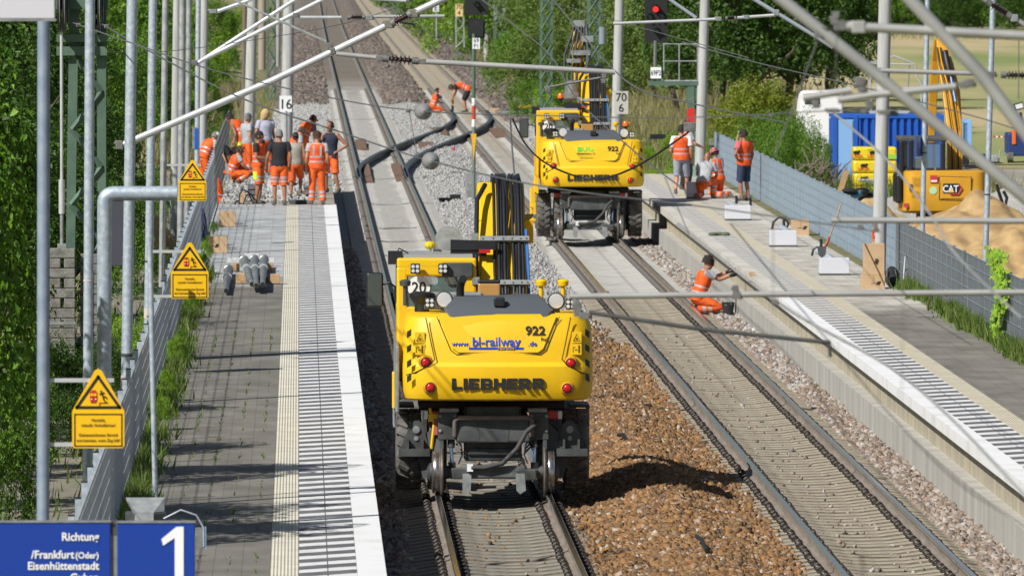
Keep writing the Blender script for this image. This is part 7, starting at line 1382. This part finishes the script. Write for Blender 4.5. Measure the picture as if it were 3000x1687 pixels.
b = MB(); pbox(b, 2725, 514, 2747, 536, Y0, .01, mat("sticker_red", (.5, .05, .05), .5), -.008); pbox(b, 2727, 528, 2745, 533, Y0, .01, SIGNW, -.01); B(b, "red_sticker", None); b = MB(); b.lathe(L_(2734, 558, Y0-.008), (0, -1, 0), [(0, .10), (.005, .1), (.006, .005)], mat("sticker_green", (.45, .65, .35), .5), 18); B(b, "round_sticker", None)
b = MB(); pbox(b, 2648, 596, 2662, 608, Y0, .02, mat("sticker_red", None or (.5, .05, .05)), .05); B(b, "tail_reflector", None)
# cab
b = MB()
for (x, y0_, y1_) in ((2641, 414, 512), (2668, 410, 512), (2762, 416, 505)): a, c = L_(x, y1_, Y0+.5), L_(x, y0_, Y0+.5); b.box((a+c)/2, (.11, .12, c.z-a.z), BLK)
a, c = L_(2640, 420, Y0+.5), L_(2768, 408, Y0+.5); b.box(((a.x+c.x)/2, Y0+1.3, c.z), (c.x-a.x+.1, 1.7, .12), DGR); b.box(((a.x+c.x)/2, Y0+.55, L_(2700, 503).z), (c.x-a.x, .1, .16), BLK)
for x in (2641, 2764): b.box((L_(x, 450, Y0+2).x, Y0+2.0, (L_(x, 508).z+L_(x, 412).z)/2), (.1, .1, L_(x, 412).z-L_(x, 508).z), BLK)
b.box(((a.x+c.x)/2, Y0+1.4, L_(2700, 506).z-.2), (c.x-a.x, 1.6, .3), BLK); cab_ = B(b, "cab", None, bevel=.03)
b = MB(); pbox(b, 2674, 418, 2757, 497, Y0, .01, WGL, .52); B(b, "rear_window", None, cab_); b = MB(); pbox(b, 2646, 418, 2664, 506, Y0, .01, GLASS, .55); B(b, "side_window", None, cab_)
b = MB(); pbox(b, 2690, 470, 2730, 500, Y0, .12, BLK, 1.2); pbox(b, 2694, 468, 2726, 476, Y0, .13, REDP, 1.18); B(b, "seat", None, cab_, bevel=.03)
b = MB(); b.tube([L_(2741, 506, Y0+.3), L_(2741, 489, Y0+.3)], .03, FIT, 8); B(b, "exhaust_pipe", FIT)
b = MB(); pbox(b, 2628, 510, 2645, 598, Y0, 1.3, BLK, .35); B(b, "side_housing", BLK, bevel=.06)
# boom seen from behind: it rises, then folds down into the stick
b = MB()
def beam(P, w0, m=YEL2, dd=.34):
    rg = []
    for x, y, Y, w_ in P: c = at(x, y, Y); h = w_/ppm(Y)/2; rg.append([c+Vector((-h, -dd/2, 0)), c+Vector((h, -dd/2, 0)), c+Vector((h, dd/2, 0)), c+Vector((-h, dd/2, 0))])
    b.ring(rg, m)
beam([(2798, 505, Y0+1.6, 42), (2796, 380, Y0+2.2, 44), (2786, 270, Y0+2.8, 52), (2770, 190, Y0+3.3, 46), (2756, 120, Y0+3.7, 26), (2756, 110, Y0+3.8, 20)], 0); bm = B(b, "boom", YEL2, bevel=.02)
b = MB(); beam([(2748, 115, Y0+3.9, 22), (2742, 180, Y0+4.2, 26), (2732, 300, Y0+4.5, 24), (2728, 420, Y0+4.7, 18)], 0, YEL2, .26); B(b, "stick", YEL2, bevel=.02)
b = MB()
for i in range(4): b.tube([at(2790+i*9, 500, Y0+1.35), at(2788+i*9, 380, Y0+1.9), at(2772+i*9, 270, Y0+2.5), at(2752+i*8, 190, Y0+3.0), at(2746+i*5, 140, Y0+3.4)], .018, YEL2 if i % 2 else HOSE, 6)
B(b, "boom_pipes", None, bm, smooth=60); b = MB(); b.tube([at(2768, 150, Y0+3.1), at(2775, 185, Y0+3.0), at(2786, 230, Y0+2.6)], .085, BLK, 10); b.tube([at(2786, 225, Y0+2.6), at(2800, 300, Y0+2.2)], .045, CHRO, 8); B(b, "hydraulic_ram", None, bm, smooth=60)
b = MB()
for x in (15.75, 17.25): b.prism([(Y0-.2, gzs+.1), (Y0+.05, gzs), (Y0+2.4, gzs), (Y0+2.7, gzs+.15), (Y0+2.7, gzs+.4), (Y0+2.4, gzs+.6), (Y0, gzs+.6), (Y0-.25, gzs+.4)], x-.22, x+.22, BLK, 'x')
b.box((16.5, Y0+1.2, gzs+.6), (1.2, 1.6, .5), BLK); B(b, "crawler_track", BLK, bevel=.04)
# containers
def container(x0, y0, x1, y1, Yn, end_px, depth, m, me_, lb):
    a, c = at(x0, y1, Yn), at(x1, y0, Yn); root = thing("container", lb, "container", (a.x, a.y, a.z)); xe = at(end_px, y1, Yn).x; z0, z1 = a.z, c.z
    b = MB(); n = 12; pr = []; Lx = c.x-xe                                                 # corrugated long wall facing the camera
    for i in range(n):
        t = i/n
        for f, d in ((.0, 0), (.42, 0), (.55, .10), (.87, .10)): pr.append((xe+Lx*(t+f/n), Yn+d))
    pr += [(c.x, Yn), (c.x, Yn+depth), (xe, Yn+depth)]; b.prism(pr, z0+.15, z1-.12, m, 'z'); b.wbuild("corrugated_wall", m, root)
    b = MB(); b.box(((a.x+c.x)/2, Yn+depth/2, z1-.06), (c.x-a.x, depth+.06, .12), m); b.box(((a.x+c.x)/2, Yn+depth/2, z0+.075), (c.x-a.x, depth+.04, .15), m)
    for x in (a.x+.05, xe-.06, c.x-.06): b.box((x, Yn+.02, (z0+z1)/2), (.14, .14, z1-z0-.02), m)
    b.wbuild("frame", m, root, bevel=.01)
    b = MB(); b.box(((a.x+xe)/2, Yn+.03, (z0+z1)/2), (xe-a.x-.2, .06, z1-z0-.3), me_); b.box(((a.x+xe)/2, Yn+depth/2+.1, (z0+z1)/2), (xe-a.x, depth-.2, z1-z0-.3), m); dr = b.wbuild("door", None, root); b = MB()
    b.tube([(a.x+(xe-a.x)*.8, Yn-.03, z0+.2), (a.x+(xe-a.x)*.8, Yn-.03, z1-.2)], .02, LGR, 6); b.wbuild("locking_bar", LGR, root, dr); return root
container(2441, 336, 2765, 548, 274, 2512, 2.3, CBLUE, CBLUE2, "bright blue corrugated shipping container behind the yellow bales"); container(2812, 352, 2846, 440, 300, 2816, 2.2, CBLUE2, CBLUE2, "small pale blue container right of the site excavator's boom")
b = MB()
for i in range(5): pbox(b, 2545+i*3, 325+(i % 2)*3, 2665-i*4, 330+(i % 2)*3, 274.3+i*.3, .08, ALU)
b.lone("metal_bars", ALU, "bundle of pale metal bars lying on top of the blue container", "bars")
# yellow insulation bales
BALE = mat("yellow_bale_film", (.80, .62, .03), .35, col2=(.72, .52, .02), vs=3, bump=.5, bs=5)
IB = "yellow wrapped insulation bales stacked before the container"
for i, (y0_, y1_, x0_, x1_) in enumerate(((431, 470, 2500, 2628), (470, 507, 2500, 2628), (507, 546, 2503, 2632), (546, 562, 2502, 2625))):
    Y = 265; root = thing("insulation_bale", ["topmost yellow insulation bale with green corners", "second yellow bale from the top, with a clear red and black print", "third yellow bale from the top, partly torn white", "lowest yellow bale of the stack"][i], "bale", at(2560, y1_, Y), IB)
    b = MB(); pbox(b, x0_, y0_+.5, x1_, y1_-.5, Y, 1.0, BALE); b.wbuild("wrapping", BALE, root, bevel=.07)
    if i < 3:
        b = MB(); cxp = 2530 if i else 2520
        for k in ((cxp,) if i else (2508, 2556)): 
            q = at(k, (y0_+y1_)/2-4, Y-.02); b.ball(q, (.10, .008, .045), BLACKP, 10, 6); b.ball(q+Vector((.09, 0, .03)), (.04, .008, .03), BLACKP, 8, 5)
            for dx in (-.06, -.02, .04, .08): b.box(q+Vector((dx, 0, -.05)), (.022, .008, .05), BLACKP)
        b.wbuild("bear_emblem", BLACKP, root)
        if i < 2:
            for k in ((cxp,) if i else (2510, 2558)): tb = text("URSA", 9/ppm(Y), mat("bale_red", (.7, .07, .02), .5), .004, .012, 1.1); q = at(k, y1_-9, Y-.02); tb.v = [(x+q.x, y+q.y, z+q.z) for x, y, z in tb.v]; tb.wbuild("lettering", None, root)
        if i == 0: b = MB(); pbox(b, 2540, 436, 2556, 440, Y, .01, mat("bale_green", (.3, .6, .05), .5), -.012); b.wbuild("green_print", None, root); b = MB(); pbox(b, 2598, 452, 2626, 466, Y, .01, MAT["bale_green"], -.012); b.wbuild("green_print", None, root)
        if i == 2: b = MB(); pbox(b, 2514, 524, 2600, 530, Y, .03, STONE, -.03); pbox(b, 2528, 532, 2590, 538, Y, .03, GALVD, -.03); b.wbuild("torn_film", None, root)
# white van and tube frame
Y = 285; a, c = at(2342, 500, Y), at(2470, 268, Y); root = thing("van", "white van parked behind the green bushes", "van", (a.x, Y, a.z)); b = MB(); w_, hh = c.x-a.x, c.z-a.z
b.prism([(a.x, a.z), (a.x, a.z+hh*.72), (a.x+w_*.06, a.z+hh*.96), (a.x+w_*.14, c.z), (c.x-.1, c.z), (c.x, c.z-.1), (c.x, a.z)], Y, Y+2., WHITE); b.wbuild("body", WHITE, root, bevel=.22)
b = MB(); pbox(b, 2358, 286, 2402, 306, Y, .02, GLASS, -.012); b.wbuild("side_window", GLASS, root); b = MB(); pbox(b, 2352, 276, 2462, 278, Y, .02, LGR, -.01); b.wbuild("gutter", LGR, root)
for px in (2362, 2462): b = MB(); b.lathe(at(px, 498, Y)+Vector((0, .05, 0)), (0, -1, 0), [(-.2, .33), (.0, .34), (.06, .28), (.06, .005)], RUB, 18); b.wbuild("wheel", RUB, root)
Y = 300; root = thing("tent_frame", "bare white tube frame of a tent in the stubble field", "frame", at(2620, 320, Y)); b = MB()
for dy in (0, 3):
    b.tube([at(2556, 478, Y+dy), at(2552, 300, Y+dy), at(2548, 186, Y+dy), at(2620, 165, Y+dy), at(2680, 188, Y+dy), at(2686, 225, Y+dy), at(2702, 250, Y+dy), at(2698, 310, Y+dy), at(2690, 480, Y+dy)], .035, ALU, 6)
for q in ((2548, 186), (2620, 165), (2680, 188), (2552, 258), (2700, 258)): b.tube([at(*q, Y), at(*q, Y+3)], .03, ALU, 6)
b.tube([at(2548, 187, Y), at(2680, 190, Y)], .03, ALU, 6); b.tube([at(2550, 258, Y), at(2700, 260, Y)], .03, ALU, 6); b.tube([at(2664, 190, Y), at(2660, 260, Y)], .03, LGR, 6); b.wbuild("tubes", ALU, root, smooth=50)
# blue and orange machine at the right edge
Y = 302; root = thing("site_trailer", "dark blue and orange machine trailer cut off by the right edge", "trailer", at(2980, 475, Y)); NV = mat("dark_blue_machine", (.015, .04, .16), .5)
b = MB(); pbox(b, 2952, 390, 3050, 458, Y, 1.4, NV); pbox(b, 2975, 380, 3050, 395, Y, 1.2, NV); b.wbuild("chassis", NV, root, bevel=.05); b = MB(); pbox(b, 2965, 380, 2977, 424, Y, .5, mat("machine_orange", (.75, .14, .02), .5), -.05); b.wbuild("orange_cover", None, root, bevel=.03)
b = MB(); b.tube([at(2994, 390, Y+.4), at(2990, 330, Y+.4)], .05, NV, 8); b.wbuild("mast", NV, root); b = MB(); c = at(2984, 312, Y+.3); b.box(c, (.34, .1, .24), BLK, Euler((R(-20), R(-15), 0)).to_matrix()); b.box(c+Vector((.02, -.06, .0)), (.26, .02, .17), LENS, Euler((R(-20), R(-15), 0)).to_matrix()); b.wbuild("floodlight", None, root, bevel=.015)
b = MB(); b.lathe(at(2960, 462, Y), (1, 0, 0), [(-.1, .06), (-.1, .18), (.1, .18), (.1, .06)], RUB, 14); b.tube([at(2952, 455, Y), at(2930, 440, Y), at(2925, 475, Y)], .03, GALV, 6); b.wbuild("jockey_wheel", None, root)
b = MB(); Y = 305
for i in range(9): p, q = at(2910+i*7, 401, Y), at(2917+i*7, 401, Y); b.box((p+q)/2, ((q-p).length, .01, .05), SIGNW if i % 2 else REDP)
b.lone("barrier_tape", None, "red and white barrier tape stretched to the blue machine", "tape")
b = MB(); Y = 246
for x0, y0, x1, y1, m in ((2808, 455, 2840, 482, BLK), (2905, 455, 2925, 475, GALVD), (2880, 452, 2900, 470, BLK), (2830, 488, 2880, 515, BLK), (2815, 484, 2850, 490, GALVD), (2850, 484, 2872, 500, FIT)): pbox(b, x0, y0, x1, y1, Y+random.uniform(-.4, .4), .5, m)
b.tube([at(2830, 515, Y), at(2834, 560, Y)], .05, BLK, 6); b.tube([at(2870, 512, Y), at(2872, 560, Y)], .05, BLK, 6); b.lone("machine_attachment", None, "dark machinery attachment standing behind the site excavator", "machine part", bevel=.03)
b = MB(); b.tube([at(2920, 540, 232), at(2925, 560, 232), at(2935, 590, 232), at(2945, 605, 232), (at(2950, 580, 232)), at(2940, 560, 232)], .05, BLK, 6); b.lone("lifting_hook", BLK, "black hook shaped attachment right of the sand heap", "hook", smooth=50)
# heaps
def heap_obj(name, px, py_top, Y, w_, hgt, m, lb, seed, dip=.35):
    c = at(px, py_top, Y); z0 = -.47; hgt = c.z-z0 if hgt is None else hgt; R_ = w_/2; g2 = np.random.default_rng(seed); n = 90; xs = np.linspace(-R_, R_, n); X, Yy = np.meshgrid(xs, xs); r = np.hypot(X, Yy)/R_
    Z = hgt*np.clip(1-r, 0, 1)**.92; Z = np.minimum(Z, hgt*.97)
    for k in range(60): f_ = g2.uniform(6, 42)/R_; t_ = g2.uniform(0, 6.28); Z += np.where(r < 1, hgt*.13/(f_*R_)*np.sin((X*math.cos(t_)+Yy*math.sin(t_))*f_+g2.uniform(0, 6)), 0)
    V = np.stack([X.ravel(), Yy.ravel(), Z.ravel()-.05], 1); i, j = np.meshgrid(np.arange(n-1), np.arange(n-1)); a = (j*n+i).ravel(); o = link(name, npmesh(name, V, np.stack([a, a+1, a+n+1, a+n], 1), m, True), None, (c.x, Y, z0)); props(o, lb, "heap")
heap_obj("sand_heap", 2866, 548, 205, 6.4, None, SAND, "large pointed heap of yellow sand behind the right fence", 3); heap_obj("sand_heap", 2548, 566, 226, 3.4, None, SAND, "small heap of brown sand behind the blue grey fence", 4); heap_obj("sand_heap", 2985, 640, 197, 5.5, None, SAND, "lower shoulder of sand at the right edge", 9)
heap_obj("gravel_heap", 2965, 540, 236, 7, None, GRAVEL, "heap of pale grey gravel at the right edge behind the sand", 5); heap_obj("gravel_heap", 2630, 560, 238, 4.5, None, GRAVEL, "grey gravel heap left of the site excavator", 6); heap_obj("sand_heap", 465, 640, 190, 3.2, None, SAND, "yellow sand heap glimpsed between the left lamp poles", 8)
# brush wood and debris by the fence
b = MB(); rnd = random.Random(3)
for i in range(26):
    p = at(rnd.uniform(2330, 2450), rnd.uniform(500, 545), 243); d = Vector((rnd.uniform(-.7, .7), rnd.uniform(-.5, .5), rnd.uniform(.0, .8))); b.tube([p, p+d*.5+Vector((0, 0, .08)), p+d], [.03, .022, .01], WOODD, 5)
b.lone("brushwood", WOODD, "tangle of cut branches heaped behind the right fence", "branches")
b = MB()
for i, (px, py) in enumerate(((2488, 560), (2505, 570), (2525, 562), (2540, 572), (2480, 572), (2515, 582))): b.ball(at(px, py, 230+i*.2), (.22, .3, .08+.02*(i % 3)), [FAB['black'], mat("teal_film", (.05, .2, .3), .5), BLK][i % 3], 9, 6)
b.lone("plastic_sheets", None, "crumpled black and teal plastic sheets beside the yellow bales", "plastic", smooth=60)
b = MB(); a = at(2460, 560, 232); b.prism([(-.12, -.3), (.04, -.3), (.26, .45), (.10, .45)], 0, .05, WOOD); b.v = [(x+a.x, y+a.y, z+a.z+.1) for x, y, z in b.v]; b.lone("plank", WOOD, "pale plank leaning in front of the blue container", "plank")
b = MB()
for x0, y0, x1, y1 in ((2078, 408, 2104, 430), (2082, 432, 2102, 455), (2100, 430, 2112, 445)): pbox(b, x0, y0, x1, y1, 262, .6, CONCB)
b.lone("concrete_rings", CONCB, "old concrete rings stacked right of the mast beside the platform end", "concrete rings", bevel=.05)
b = MB(); pbox(b, 1905, 394, 1950, 408, 300, .2, BLK); b.lone("timber", BLK, "dark timber lying in the grass right of the rear excavator", "timber")
